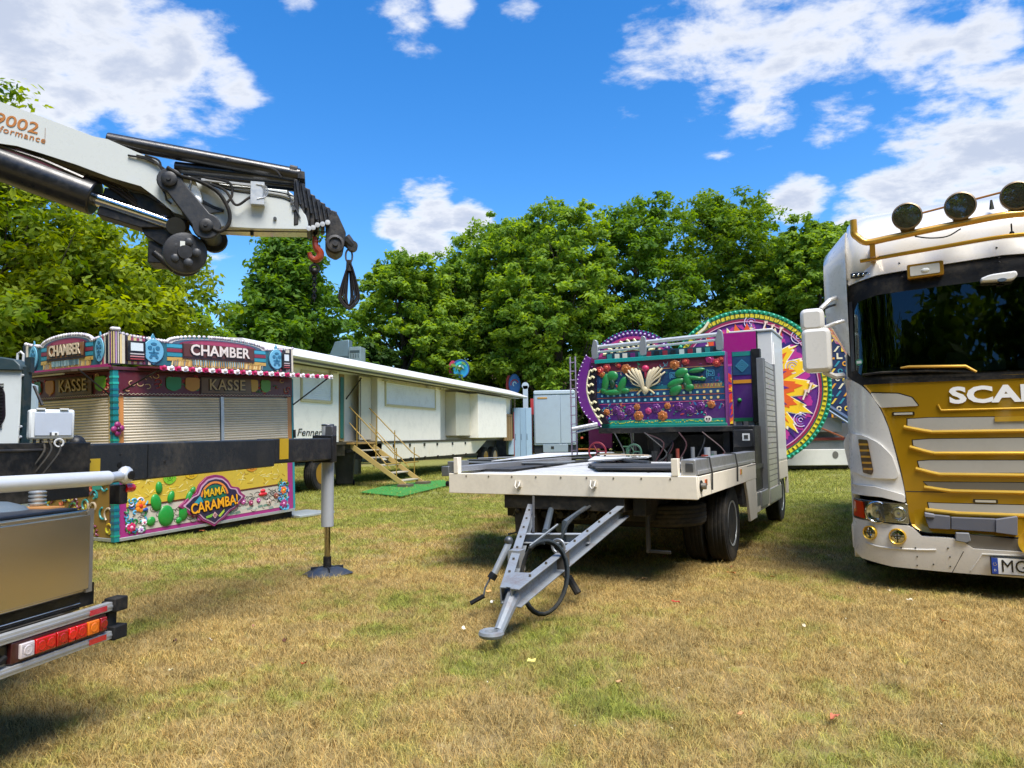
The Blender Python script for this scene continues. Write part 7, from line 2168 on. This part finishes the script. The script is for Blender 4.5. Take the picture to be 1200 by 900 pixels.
# hood: swept white roof edge, rounded at the far end
g = G()
secs = []
n = 26
x0h, x1h = V(262, 450)[0], xe + .8
for i in range(n + 1):
    f = i / n; x = x0h + (x1h - x0h) * f
    kx = 1.0 if f < .86 else math.cos((f - .86) / .14 * 1.25)
    zt = H_ + .06 + .22 * kx
    prof = [(-.55, H_ - .02), (-.62, H_ + .04), (-.60, H_ + .04 + (zt - H_) * .35), (-.45, H_ + .04 + (zt - H_) * .75), (-.1, zt), (1.2, zt + .03), (2.4, zt), (2.45, H_)]
    secs.append([(x, y, z) for y, z in prof])
m_ = len(secs[0])
vs = [p for s_ in secs for p in s_]
fs = [(i * m_ + k, (i + 1) * m_ + k, (i + 1) * m_ + k + 1, i * m_ + k + 1) for i in range(n) for k in range(m_ - 1)] + [(i * m_ + m_ - 1, (i + 1) * m_ + m_ - 1, (i + 1) * m_, i * m_) for i in range(n)]
fs += [list(range(m_)), list(range(n * m_, n * m_ + m_))[::-1]]
g.add(vs, fs, 'e8e6e2')
g.obj('roof_hood', van, 'paint', fix=True, sharp=60)
g = G(); g.box(x0h, x1h - .6, -.56, -.50, H_ - .06, H_ - .02, '6d6550'); g.box(x0h, x1h - 1.0, -.05, .0, H_ - .05, H_ + .05, '5c5546'); g.obj('hood_trim', van, 'metal')
g = G()
for px in (388, 449, 500, 516): x = V(px, 444)[0]; g.box(x - .15, x + .15, -.10, -.05, H_ - .14, H_ - .09, 'b9b198')
g.obj('hinge', van, 'metal', kind='stuff')
# skirt and floor edge
g = G(); g.box(xl, xe - .3, -.02, .0, zw - .07, zw - .0, '5d584a'); g.obj('floor_edge', van, 'metal')
zs = V(467, 538)[1]
xs1, xs2 = V(557, 530)[0], V(570, 518)[0]
ends = [V(448, 530)[0], V(486, 530)[0], V(503, 530)[0], V(530, 530)[0], xs1]
for i in range(4):
    g = G(); 
    if i < 3: g.box(ends[i] + .01, ends[i + 1] - .01, .0, .04, zs, zw - .07, 'e8dfc8')
    else: g.prism([(ends[3] + .01, zs), (xs1, zs), (xs2, zw - .07), (ends[3] + .01, zw - .07)], .0, .04, 'e8dfc8')
    g.obj('skirt_panel', van, 'oldpaint', .006, fix=True)
g = G(); g.box(V(440, 540)[0], xs1 + .3, .0, .12, zs - .10, zs, '2a2822')
for px in (440, 461, 480, 497, 512, 530, 545): x = V(px, 522)[0]; g.box(x - .05, x + .05, -.03, .0, zw - .2, zw - .1, '3a3830'); g.box(x, x + .12, -.03, .0, zs - .05, zs + .03, '26241e')
g.obj('skirt_clip', van, 'metal', kind='stuff')
g = G(); g.box(xl, xe - 1.0, .5, 2.2, .75, zw - .05, '141412'); g.box(xl, xa + .5, .1, .3, .9, zw, '1a1917'); g.obj('underframe', van, 'blackmetal')
wm = wheel_mesh(.92, .3, 'b8892e', 'goldpaint')
def put_wheel(px, py, o=.2):
    p = FV.xz(px, py, o); q = add_wheel(van, wm, (p[0], o, max(.46, p[1])), False); q.matrix_basis = Matrix.Translation((p[0], o, .47)) @ Matrix.Rotation(R_(90), 4, 'Z'); return q
put_wheel(372, 550); put_wheel(577, 530); put_wheel(566, 530)
g = G(); p = V(375, 505); 
g.text('Fenner & S', .26, '2a2622', TXT(V(347.5, 508)[0], V(365, 507)[1], -.008), .002, .001, 1.5, shear=.25, align='LEFT'); g.obj('fleet_lettering', van, 'paint')
# entrance steps
sx0, sx1 = xa + .15, xb - .25
steps = thing('entrance_steps', 'wooden entrance steps with thin gold handrails below the open caravan door', 'steps', FV)
NS = 6; run = 1.55; y_top = -.10
fl = zw - .02
wd = 1.15; cxs = V(419, 517, -.1)[0]; cxs = (sx0 + sx1) / 2
S0, S1 = cxs - wd / 2, cxs + wd / 2
for k in range(NS - 1):
    z = fl - (k + 1) * fl / NS; y = y_top - (k + .5) * run / (NS - 1)
    g = G(); g.box(S0 + .03, S1 - .03, y - .14, y + .12, z - .035, z, 'a9a08c'); g.obj('tread', steps, 'wood', .006)
g = G(); g.box(S0 - .1, S1 + .1, y_top - .12, 0, fl - .05, fl, '9a7a40'); g.obj('landing', steps, 'wood', .006)
for x in (S0, S1):
    g = G()
    g.add([(x - .02, y_top, fl), (x - .02, y_top, fl - .16), (x - .02, y_top - run - .12, .0), (x - .02, y_top - run - .12, .14), (x + .02, y_top, fl), (x + .02, y_top, fl - .16), (x + .02, y_top - run - .12, .0), (x + .02, y_top - run - .12, .14)],
          [(0, 1, 2, 3), (7, 6, 5, 4), (0, 4, 5, 1), (2, 6, 7, 3), (3, 7, 4, 0), (1, 5, 6, 2)], 'b39a5e'); g.obj('stringer', steps, 'paint', fix=True)
    g = G()
    A_ = Vector((x, y_top + .05, fl + 1.0)); B_ = Vector((x, y_top - run * .85, .95)); C_ = Vector((x, y_top - run, .82)); D_ = Vector((x, y_top - run * .98, .68))
    g.tube([A_, B_, C_, D_, B_ + Vector((0, .25, -.30))], .018, 'b8964a', 8)
    g.tube([A_ + Vector((0, 0, -.45)), B_ + Vector((0, .1, -.42))], .014, 'b8964a', 6)
    for t_ in (.12, .5, .9): y = y_top - run * t_; g.tube([(x, y, fl * (1 - t_) + .05), (x, y, fl + .95 - (fl + .0) * t_ * .98)], .015, 'b8964a', 6)
    g.obj('handrail', steps, 'goldpaint')
for x, lab in ((S0, 'wooden block under the near foot of the caravan steps'), (S1, 'wooden block under the far foot of the caravan steps')):
    g = G(); g.box(x - .18, x + .18, y_top - run - .28, y_top - run + .05, .0, .12, '5d5040'); o = g.obj('wooden_block', None, 'wood', .008, M=FV.M); tag(o, lab, 'wooden block', 'blocks under the caravan steps')
# bin
p = (lambda r: (r.x, r.y))(Frame(0, 0).M @ Vector((0, 0, 0)))
d_ = ray(404, 570); k_ = -CAMH / d_.z
bin_ = thing('wheelie_bin', 'black wheelie bin standing in front of the caravan left of the steps', 'bin', Frame(d_.x * k_, d_.y * k_, 0, 10))
g = G()
for (z0, z1, w0, w1) in ((.08, .95, .22, .29),):
    vs = [(-w0, -w0, z0), (w0, -w0, z0), (w0, w0, z0), (-w0, w0, z0), (-w1, -w1, z1), (w1, -w1, z1), (w1, w1, z1), (-w1, w1, z1)]
    g.add(vs, [(3, 2, 1, 0), (4, 5, 6, 7), (0, 1, 5, 4), (1, 2, 6, 5), (2, 3, 7, 6), (3, 0, 4, 7)], '17191b')
g.box(-.31, .31, -.31, .31, .93, .97, '1a1c1e'); g.obj('bin_body', bin_, 'satin', .02)
g = G(); g.prism(rounded([(-.32, .97), (.32, .97), (.30, 1.02), (.0, 1.05), (-.30, 1.02)], .02), -.33, .30, '1c1e20'); g.box(-.1, .1, -.36, -.32, .97, 1.0, '1c1e20'); g.obj('lid', bin_, 'satin', .01, fix=True)
for x in (-.24, .24): g = G(); g.cyl((x - .03, .2, .09), (x + .03, .2, .09), .09, '0e0e0e', 16); g.obj('wheel', bin_, 'rubber')
# green mat
g = G()
def gpt(px, py): r = ray(px, py); k = -CAMH / r.z; return Vector((r.x * k, r.y * k))
P = [gpt(*q) for q in ((422, 579), (470, 584), (527, 570), (520, 564), (455, 570))]
g.prism([tuple(p) for p in P], .035, .05, '2c7a2c', 'z'); o = g.obj('green_mat', None, 'cloth', M=Matrix(), fix=True); tag(o, 'bright green artificial grass mat in front of the caravan steps', 'mat')

# ------------------------------------------------------------------ things behind the caravan
def board_frame(px, py, Yd, ang): r = ray(px, py); k = Yd / r.y; return Frame(r.x * k, Yd, CAMH + r.z * k, ang)
F_ = board_frame(400, 418, 27, -8); s = 27 / FPX
sb2 = thing('steel_ride_car', 'grey folded steel structure showing above the left part of the caravan roof', 'steel structure', F_)
g = G(); g.prism([(-27 * s, -5 * s), (-14 * s, 4 * s), (-8 * s, 18 * s), (9 * s, 20 * s), (9 * s, -10 * s), (-27 * s, -10 * s)], 0, .4, '7f949a'); g.obj('curved_side', sb2, 'metal', .02, fix=True)
g = G(); g.box(10 * s, 24 * s, -.05, .5, -14 * s, 11 * s, '9fb0b0'); g.box(11 * s, 23 * s, -.06, -.05, 4 * s, 7 * s, '4f5f62'); g.box(-30 * s, 10 * s, -.06, -.0, -2 * s, 1 * s, '5a6c70')
for k in range(4): g.box((12 + 3 * k) * s, (13 + 3 * k) * s, -.07, -.05, -2 * s, 3 * s, '5a6c70')
g.obj('box_frame', sb2, 'metal', .01)
g = G(); g.box(-10 * s, 20 * s, .1, .4, -F_.M.translation.z, -8 * s, '50595a'); g.obj('stand', sb2, 'metal')
for px, Yd, rx, rz, cols, lab in ((540, 43, 10, 11, ('1c8fb8', '2fb0a0', 'b02a4a'), 'round blue-green ride sign above the caravan roof'), (603, 44, 7, 12, ('3a78b8', 'c43a2a', 'c43a2a'), 'narrow blue and red ride sign beside the far end of the caravan')):
    py = 432 if px == 540 else 450
    F_ = board_frame(px, py, Yd, 10); s = Yd / FPX
    t_ = thing('ride_sign', lab, 'sign', F_, 'ride signs behind the caravan')
    g = G(); g.prism(ell(0, 0, rx * s, rz * s, 24), 0, .12, cols[0]); g.obj('sign_face', t_, 'art', fix=True)
    g = G(); g.prism(ell(-rx * s * .9, 0, rx * s * .5, rz * s * .9, 20), .15, .25, cols[2]); g.prism(ring(0, 0, rx * s * .55, rx * s * .72, 20, 200, 18, 1.1), -.02, 0, cols[1]); g.prism(ring(0, 0, rx * s * .2, rx * s * .35, 0, 250, 18, 1.2), -.02, 0, 'd0e8ea')
    g.prism(ring(0, 0, rx * s * .9, rx * s * 1.0, 0, 359, 24, rz / rx), -.03, 0, '2a5aa0'); g.obj('sign_painting', t_, 'art', fix=True)
    g = G(); g.cyl((0, .1, -rz * s), (0, .1, -F_.M.translation.z), .06, '7a6a4a', 8); g.obj('sign_post', t_, 'metal')
# grey box lorry rear
Yd = 36.0; r = ray(649, 530); F_ = Frame(r.x * Yd / r.y, Yd, 0, -6); s = Yd / FPX
gl = thing('grey_box_lorry', 'plain grey box lorry seen from behind between the caravan and the ride trailer', 'lorry', F_)
g = G(); x0, z1 = F_.xz(625, 458); x1, z0 = F_.xz(675, 524); zt = z1
g.box(x0, x1, 0, 7, .9, zt - .12, '9aa9b2'); g.prism(rounded([(x0, zt - .2), (x1, zt - .2), (x1, zt), (x0, zt)], .15), -.05, 7, 'b3c0c6'); g.obj('box_body', gl, 'paint', .03)
xm = (x0 + x1) / 2 + .3
for a, b in ((x0 + .06, xm - .01), (xm + .01, x1 - .05)): g = G(); g.box(a, b, -.03, 0, 1.0, zt - .25, 'a3b1b8'); g.obj('rear_door', gl, 'paint', .01)
g = G(); g.box(x0 + .45, x1 - .4, -.06, -.03, .55, .95, '8c9aa2'); g.box(xm - .5, xm - .35, -.08, -.06, .72, .85, '1c2024'); g.box(x0 + .2, x0 + .7, -.05, -.03, zt - .42, zt - .34, 'b98838'); g.box(xm + 1.0, xm + 1.12, -.05, -.03, 1.2, 1.3, 'b04a28'); g.obj('rear_hatch', gl, 'paint', .01)
g = G(); g.box(x0, x1, .1, 7, .45, .9, '2a2d30'); g.box(x0 + .5, x0 + .7, -.05, 0, .42, .52, 'b8481c'); g.obj('chassis', gl, 'blackmetal')
for x in (x0 + .2, x1 - .2): add_wheel(gl, tw, (x, 1.2, .5), x > 0); add_wheel(gl, tw, (x, 5.5, .5), x > 0)
Yd = 34.5; r = ray(613, 520); F_ = Frame(r.x * Yd / r.y, Yd, 0, 12)
lk = thing('blue_grey_lockers', 'tall blue-grey metal lockers between the caravan end and the grey lorry', 'lockers', F_)
zt = F_.xz(613, 478)[1]
for k in range(3): g = G(); x = -.42 + .29 * k; g.box(x, x + .28, 0, .6, .1, zt, ['8ea8ba', '86a0b4', '93adbf'][k]); g.box(x + .03, x + .06, -.015, 0, 1.2, 1.5, '55687a'); g.obj('locker', lk, 'paint', .015)
g = G(); g.box(-.75, -.48, -.1, .4, .5, 1.25, '9db4c2'); g.box(-.47, -.44, -.05, 0, .2, zt - .2, 'b04a50'); g.obj('side_box', lk, 'paint', .01)
Yd = 40; r = ray(613, 470); F_ = Frame(r.x * Yd / r.y, Yd, 0, 0)
po = thing('signal_post', 'pale post with a rounded head behind the blue-grey lockers', 'post', F_); zt = F_.xz(615, 452)[1]
g = G(); g.box(.0, .28, 0, .06, 1.5, zt, 'aebac0'); g.cyl((.14, 0, zt), (.14, .06, zt), .20, 'aebac0', 18); g.box(.1, .2, .01, .05, 0, 1.5, '6a7478'); g.obj('post_head', po, 'paint'); g = G(); g.box(.42, .60, .2, .26, 2.6, 3.5, 'b03a3a'); g.box(.48, .54, .2, .26, 0, 2.6, '6a4040'); g.obj('red_panel', po, 'paint')
# house beyond the trees
F_ = Frame(1.5, 66, 0, -12)
hs = thing('brick_house', 'dusky pink house glimpsed between the trunks behind the caravan end', 'house', F_)
for x0, x1, y0, y1 in ((-6, 6, 0, .3),): g = G(); g.box(x0, x1, 0, 8, 0, 5.2, 'a07a76'); g.obj('wall', hs, 'matte')
g = G(); g.prism([(-6.4, 5.2), (6.4, 5.2), (5.2, 8.4), (-5.2, 8.4)], -.3, 8.3, '8a6a5a'); g.obj('roof', hs, 'matte', fix=True)
for x in (-4.2, -1.4, 1.4, 4.2): g = G(); g.box(x - .6, x + .6, -.04, 0, 1.2, 2.8, 'd8d4cc'); w_ = g.obj('window', hs, 'paint'); g = G(); g.box(x - .5, x + .5, -.05, -.03, 1.3, 2.7, '22303a'); g.obj('pane', w_, 'screen')

# ------------------------------------------------------------------ big round backdrop on its white trailer
Yd = 24.0; r = ray(876, 455); k_ = Yd / r.y; RC = CAMH + r.z * k_
FD = Frame(r.x * k_, Yd, RC, -10); s = Yd / FPX
rd_ = thing('round_backdrop', 'huge round painted ride backdrop with yellow sun rays and green bulb rim', 'ride backdrop', FD)
RR = 93 * s
def P2(px, py, o=0): return FD.xz(px, py, o)
g = G(); g.prism(ell(0, 0, RR, RR, 72), 0, .18, '3a1050'); g.obj('disc', rd_, 'art', fix=True)
def disc_ring(r0, r1, y, col, name, seg=72): g = G(); g.prism(ring(0, 0, r0 * RR, r1 * RR, 0, 360, seg), y - .02, 0.0, col); return g.obj(name, rd_, 'art', fix=True)
disc_ring(.955, 1.0, -.03, '178a64', 'green_rim'); disc_ring(.945, .957, -.02, '14463a', 'dark_rim'); disc_ring(.90, .947, -.03, 'd8c420', 'yellow_rim'); disc_ring(.885, .902, -.02, '1c5a4a', 'teal_rim'); disc_ring(.85, .887, -.015, '8e1748', 'magenta_rim'); disc_ring(.842, .852, -.03, 'd8a0b8', 'pale_line')
g = G()
for k in range(104):
    a = 2 * math.pi * k / 104; c, s_ = math.cos(a), math.sin(a); q0 = .978 * RR
    g.ball((c * q0, -.06, s_ * q0), .055, ['2fb08a', '1f8f70'][k % 2], n=7, m=4)
g.obj('rim_bulb', rd_, 'art', kind='stuff')
g = G()
for k in range(96):
    a = 2 * math.pi * k / 96; T = Matrix.Rotation(-a, 4, 'Y') @ Matrix.Translation((.923 * RR, -.06, 0)); g.box(-.055, .055, -.01, .01, -.012, .012, '4a4416', T)
    if k % 2: g.box(-.03, .03, -.02, .01, .03, .06, 'f0e050', T)
g.obj('rim_stroke', rd_, 'art', kind='stuff')
# painted sky: purple field, zigzag flames and rays
g = G(); g.prism(ell(0, 0, .845 * RR, .845 * RR, 60), -.012, 0, '5a1a78'); g.obj('purple_field', rd_, 'art', fix=True)
rb = random.Random(44)
def star(name, n, tip, val, y, col, jt=.05, jv=.06, seed=1, jag=True):
    r_ = random.Random(seed); pts = []
    for k in range(n):
        a = 2 * math.pi * (k + r_.uniform(-.12, .12)) / n; w = 2 * math.pi / n
        t = (tip + r_.uniform(-jt, .01)) * RR; v = (val + r_.uniform(-jv, jv)) * RR
        seq = [(t, a)]
        if jag: seq += [(t * .60 + v * .40, a + w * .16), (t * .66 + v * .34, a + w * .25)]
        seq += [(v, a + w * .5)]
        if jag: seq += [(t * .62 + v * .38, a + w * .72), (t * .56 + v * .44, a + w * .84)]
        pts += [(q * math.cos(e), q * math.sin(e)) for q, e in seq]
    g = G(); g.prism(pts, y - .006, -.012, col)
    return g.obj(name, rd_, 'art', fix=True)
star('magenta_star', 26, .84, .74, -.014, 'b02a86', seed=9)
star('indigo_star', 15, .835, .58, -.020, '2c1668', seed=3)
star('white_star', 17, .84, .55, -.027, 'f0e4c4', .03, .05, 5)
star('yellow_star', 17, .81, .52, -.034, 'eec01a', .03, .05, 5)
star('orange_star', 17, .66, .42, -.041, 'dd5a16', .04, .05, 6)
star('violet_star', 14, .53, .30, -.048, '5c1a80', .04, .05, 7)
star('red_star', 12, .42, .2, -.055, 'c8301c', .04, .05, 8)
star('gold_core', 10, .28, .12, -.062, 'e8a01c', .03, .03, 10)
g = G()
for k in range(9):   # orange flames over the upper rays
    a = R_(58 + k * 14 + rb.uniform(-3, 3)); w = R_(5.5)
    pts = [(q * RR * math.cos(a + e * w), q * RR * math.sin(a + e * w)) for q, e in ((.55, -1), (.66, -1.1), (.74, -.55), (.83, .1), (.75, .5), (.69, 1.0), (.55, 1))]
    g.prism(pts, -.046, -.02, ['e0601a', 'ea8a1c', 'd84a18'][k % 3])
g.obj('orange_flame', rd_, 'art', fix=True)
g = G()
for px, py in ((935, 395), (938, 492), (928, 430), (880, 378)):
    a = P2(px, py); 
    for k in range(3): g.prism(ring(a[0], a[1], (.05 + .08 * k), (.075 + .08 * k), 20 * k, 300, 16), -.045, -.02, ['c9b8e0', '8a78c0', 'd8cce8'][k])
g.obj('white_swirl', rd_, 'art', kind='stuff', fix=True)
g = G()
for px, py in ((950, 450), (944, 458), (897, 378), (905, 382), (915, 385)): a = P2(px, py); g.box(a[0] - .06, a[0] + .06, -.12, -.04, a[1] - .04, a[1] + .04, 'd8b0a0'); g.tube([(a[0], -.1, a[1]), (a[0] - .12, -.12, a[1] - .3)], .03, 'e6d0c0', 6)
g.tube([P2(818, 392)[0:1] + (-.1,) + P2(818, 392)[1:2], P2(825, 386)[0:1] + (-.12,) + P2(825, 386)[1:2], P2(830, 378)[0:1] + (-.1,) + P2(830, 378)[1:2]], .05, 'd8d0b0', 6)
g.obj('rope_fitting', rd_, 'art', kind='stuff')
g = G(); g.cyl((-.5, .3, 0), (-.5, .3, -RC + .9), .1, '6a6e70', 8); g.cyl((.8, .3, 0), (.8, .3, -RC + .9), .1, '6a6e70', 8); g.obj('support_leg', rd_, 'metal')
# white trailer base
r = ray(950, 550); kk = -CAMH / r.z
FE = Frame(r.x * 25.0 / r.y, 25.0, 0, -8)
bt = thing('backdrop_trailer', 'low white ride trailer carrying the big round backdrop', 'trailer', FE)
x0, z0 = FE.xz(912, 550); x1, z1 = FE.xz(1010, 526)
g = G(); g.box(x0 - 4, x1 + 3, 0, 2.4, z0 + .12, z1, 'd3d1c6'); g.obj('side_panel', bt, 'oldpaint', .02)
g = G(); zc_ = FE.xz(950, 513)[1]; g.box(x0 - 4, x1 + 3, .05, 2.3, z1, zc_, '85888a'); g.box(x0 - 4, x1 + 3, .0, .1, zc_ - .1, zc_, '7a3a34'); g.box(x0 - 3, x1, .4, 2.0, zc_, zc_ + .5, '6d7072')
g.tube([(x0 + .9, -.1, zc_ + .6), (x0 + 2.2, -.1, zc_ + .0)], .03, 'b06a4a', 6); g.box(x0 + 1.3, x0 + 2.2, -.02, .3, zc_ + .2, zc_ + .7, '8b8e90')
g.tube([(x0 + 1.5, -.1, zc_ + 1.25), (x1, -.1, zc_ + .3)], .10, '4a5a70', 8); g.tube([(x0 + 1.5, -.2, zc_ + 1.1), (x1, -.2, zc_ + .15)], .04, '9aa6b4', 8)
g.obj('machinery', bt, 'metal')
g = G(); 
for px in (927, 979): x, z = FE.xz(px, 533); g.prism(ell(x, z, .10, .13, 12), -.01, 0, '6a6860')
g.box(x0 - 4, x1 + 3, .2, 2.2, .08, z0 + .12, '161614'); g.obj('hatch', bt, 'blackmetal', fix=True)
for x in (x0 - 1, x0 + 4.5): w_ = add_wheel(bt, wm, (x, .3, .46)); w_.matrix_basis = Matrix.Translation((x, .35, .46)) @ Matrix.Rotation(R_(90), 4, 'Z')
# blue and gold patterned board behind the lorry mirror
Yd = 25.5; r = ray(990, 430); FG = Frame(r.x * Yd / r.y, Yd, 0, -8)
bb = thing('patterned_board', 'dark blue ride board with gold and white geometric pattern behind the lorry mirror', 'ride board', FG)
x0, z1 = FG.xz(962, 372); x1, z0 = FG.xz(1040, 502)
g = G(); g.box(x0, x1, 0, .12, z0, z1, '16284e'); g.obj('board', bb, 'art', .01)
g = G(); rb = random.Random(77)
z = z0 + .1; row = 0
while z < z1 - .2:
    x = x0 + .1 + (row % 2) * .1
    while x < x1 - .3:
        c = ['e09a2a', 'ddd2b0', 'e8c23a', '2f8a9a'][(row + int(x * 3)) % 4]
        kind = rb.randrange(3)
        if kind == 0: g.prism([(x, z), (x + .07, z), (x + .22, z + .2), (x + .15, z + .2)], -.02, 0, c)
        elif kind == 1: g.prism([(x, z), (x + .2, z), (x + .2, z + .06), (x + .06, z + .06), (x + .06, z + .22), (x, z + .22)], -.02, 0, c)
        else: g.prism(ring(x + .1, z + .1, .05, .09, 0, 330, 12), -.02, 0, c)
        x += .27
    z += .27; row += 1
g.obj('gold_pattern', bb, 'art', kind='stuff', fix=True)
g = G(); g.cyl((0, .2, 0), (0, .2, z0), .08, '6a6e70', 8); g.cyl((1.2, .2, 0), (1.2, .2, z0), .08, '6a6e70', 8); g.obj('support_leg', bb, 'metal')
# second, smaller round backdrop behind the painted panel
Yd = 17.0; r = ray(742, 442); kk = Yd / r.y; zc2 = CAMH + r.z * kk
FH = Frame(r.x * kk, Yd, zc2, -20); s = Yd / FPX
sr = thing('small_round_backdrop', 'smaller round ride board with violet dotted rim behind the painted panel', 'ride board', FH)
R2 = 56 * s
g = G(); g.prism(ell(0, 0, R2, R2, 60), 0, .12, '5a2078'); g.obj('disc', sr, 'art', fix=True)
g = G()
for k in range(64):
    a = 2 * math.pi * k / 64; g.ball((.93 * R2 * math.cos(a), -.02, .93 * R2 * math.sin(a)), .028, 'd0bce0', n=6, m=4)
    g.ball((.985 * R2 * math.cos(a + .04), -.01, .985 * R2 * math.sin(a + .04)), .022, '2f9a90', n=6, m=4)
g.obj('rim_bulb', sr, 'art', kind='stuff')
g = G(); g.prism(ring(0, 0, .80 * R2, .86 * R2, 0, 360, 48), -.03, 0, 'b03a78'); g.prism(ring(0, 0, .60 * R2, .80 * R2, 0, 360, 48), -.02, 0, '17141c'); g.obj('dark_ring', sr, 'art', fix=True)
g = G()
for k in range(34):
    a = 2 * math.pi * k / 34
    g.tube(spline([(q * R2 * math.cos(a + w), -.04, q * R2 * math.sin(a + w)) for q, w in ((.60, 0), (.67, .07), (.73, -.02), (.80, .05))], 3), .032, 'e6dcae', 5)
g.prism(ring(0, 0, .57 * R2, .61 * R2, 0, 360, 40), -.04, 0, 'e6dcae')
g.obj('cream_zigzag', sr, 'art', kind='stuff', fix=True)
g = G(); g.prism(ell(0, 0, .57 * R2, .57 * R2, 40), -.015, 0, '8a2040'); g.obj('red_centre', sr, 'art', fix=True)
g = G(); g.cyl((0, .15, 0), (0, .15, -zc2), .08, '6a6e70', 8); g.obj('support_leg', sr, 'metal')

# ------------------------------------------------------------------ dead leaves and scraps on the grass
def leaf_obj(i, px, py, col, size, lab, cat='leaf', name='dead_leaf', grp='dead leaves on the grass'):
    p = gpt(px, py); rl = random.Random(100 + i)
    g = G(); a0 = rl.uniform(0, 6.28); n = 9; pts = []
    for k in range(n):
        t = 2 * math.pi * k / n; rr3 = size * (.55 + .45 * abs(math.cos(t))) * rl.uniform(.75, 1.2); pts.append((rr3 * math.cos(t), rr3 * .6 * math.sin(t)))
    vs = [(0, 0, .028)] + [(x * math.cos(a0) - y * math.sin(a0), x * math.sin(a0) + y * math.cos(a0), .022 + rl.uniform(-.004, .018)) for x, y in pts]
    fs = [(0, 1 + k, 1 + (k + 1) % n) for k in range(n)]
    vs2 = vs + [(x, y, z - .003) for x, y, z in vs]; m_ = len(vs)
    fs2 = fs + [tuple(i_ + m_ for i_ in f[::-1]) for f in fs] + [(1 + k, 1 + k + m_, 1 + (k + 1) % n + m_, 1 + (k + 1) % n) for k in range(n)]
    g.add(vs2, fs2, col)
    o = g.obj(name, None, 'matte', M=Matrix.Translation((p.x, p.y, .008)), sharp=60)
    tag(o, lab, cat, grp)
LV = [(543, 742, 'e6dfc8', .03, 'white scrap of paper left of the drawbar tip'), (571, 697, 'c99a5c', .05, 'tan leaf under the crank of the drawbar jack'), (577, 722 - 12, 'e0dccb', .035, 'pale scrap beside the drawbar jack handle'), (623, 780, 'e2d878', .035, 'yellow leaf in the grass below the drawbar tip'),
      (792, 710, 'a83c28', .04, 'red leaf on the dark green patch right of the drawbar'), (857, 675, 'b5773e', .06, 'curled brown leaf near the trailer wheel'), (857, 668, '8a5a30', .035, 'small brown leaf just behind the curled one near the trailer wheel'), (942, 739, 'cfc1a0', .03, 'pale leaf on the grass between trailer and lorry'),
      (978, 848, 'b5684a', .05, 'reddish brown leaf near the bottom right corner'), (1107, 733, 'c9803c', .05, 'orange crumpled leaf in front of the lorry bumper'), (1066, 708, 'd8ceb4', .03, 'pale scrap under the lorry bumper'), (1008, 694, 'a5886a', .03, 'greyish leaf by the left front corner of the lorry'), (1042, 697, 'cdbb98', .02, 'tiny straw-coloured leaf by the lorry corner'),
      (970, 654, 'c9b48a', .045, 'dry straw-coloured stalk beside the lorry wheel'), (205, 757, '4a3020', .03, 'dark brown leaf left of the middle foreground'), (247, 756, 'e2dccb', .02, 'white speck of paper right of the dark brown leaf'), (297, 739, 'c98a78', .025, 'pinkish leaf in the left foreground grass'), (333, 756, '5a3626', .04, 'dark curled leaf in the left foreground grass'),
      (356, 784, 'a8401c', .035, 'orange-red leaf in the left foreground below the stabiliser foot'), (200, 792, 'd8d0a8', .025, 'pale crumpled leaf in the left foreground'), (905, 680, 'b08a50', .03, 'light brown leaf right of the trailer wheel'), (779, 656, 'a5382c', .03, 'small dark red leaf in the shade under the trailer'),
      (755, 682, '9a7a50', .03, 'brown leaf in the shade in front of the trailer'), (237, 624, 'a0542a', .06, 'rust-brown leaf at the foot of the ticket booth'), (725, 805, 'c9a070', .03, 'light brown leaf in the middle foreground'), (600, 722, '7a5a34', .03, 'brown leaf just right of the drawbar'), (868, 845, 'c08a5a', .03, 'tan leaf in the right foreground')]
for i, (px, py, col, sz, lab) in enumerate(LV): leaf_obj(i, px, py, col, sz * .8, lab)
rb = random.Random(8)
g = G()
for k in range(260):
    y = rb.uniform(2.8, 11); x = rb.uniform(-.75, .75) * y; s2_ = rb.uniform(.006, .016); a = rb.uniform(0, 3)
    g.add([(x, y, .03), (x + s2_ * math.cos(a), y + s2_ * math.sin(a), .034), (x + s2_ * .5 * math.cos(a + 1), y + s2_ * math.sin(a + 1), .03)], [(0, 1, 2)], rb.choice(['c9b98e', '6a4a30', '8a6a40', 'd8d0b4', '4a3524']))
g.obj('leaf_litter', None, 'matte', kind='stuff')
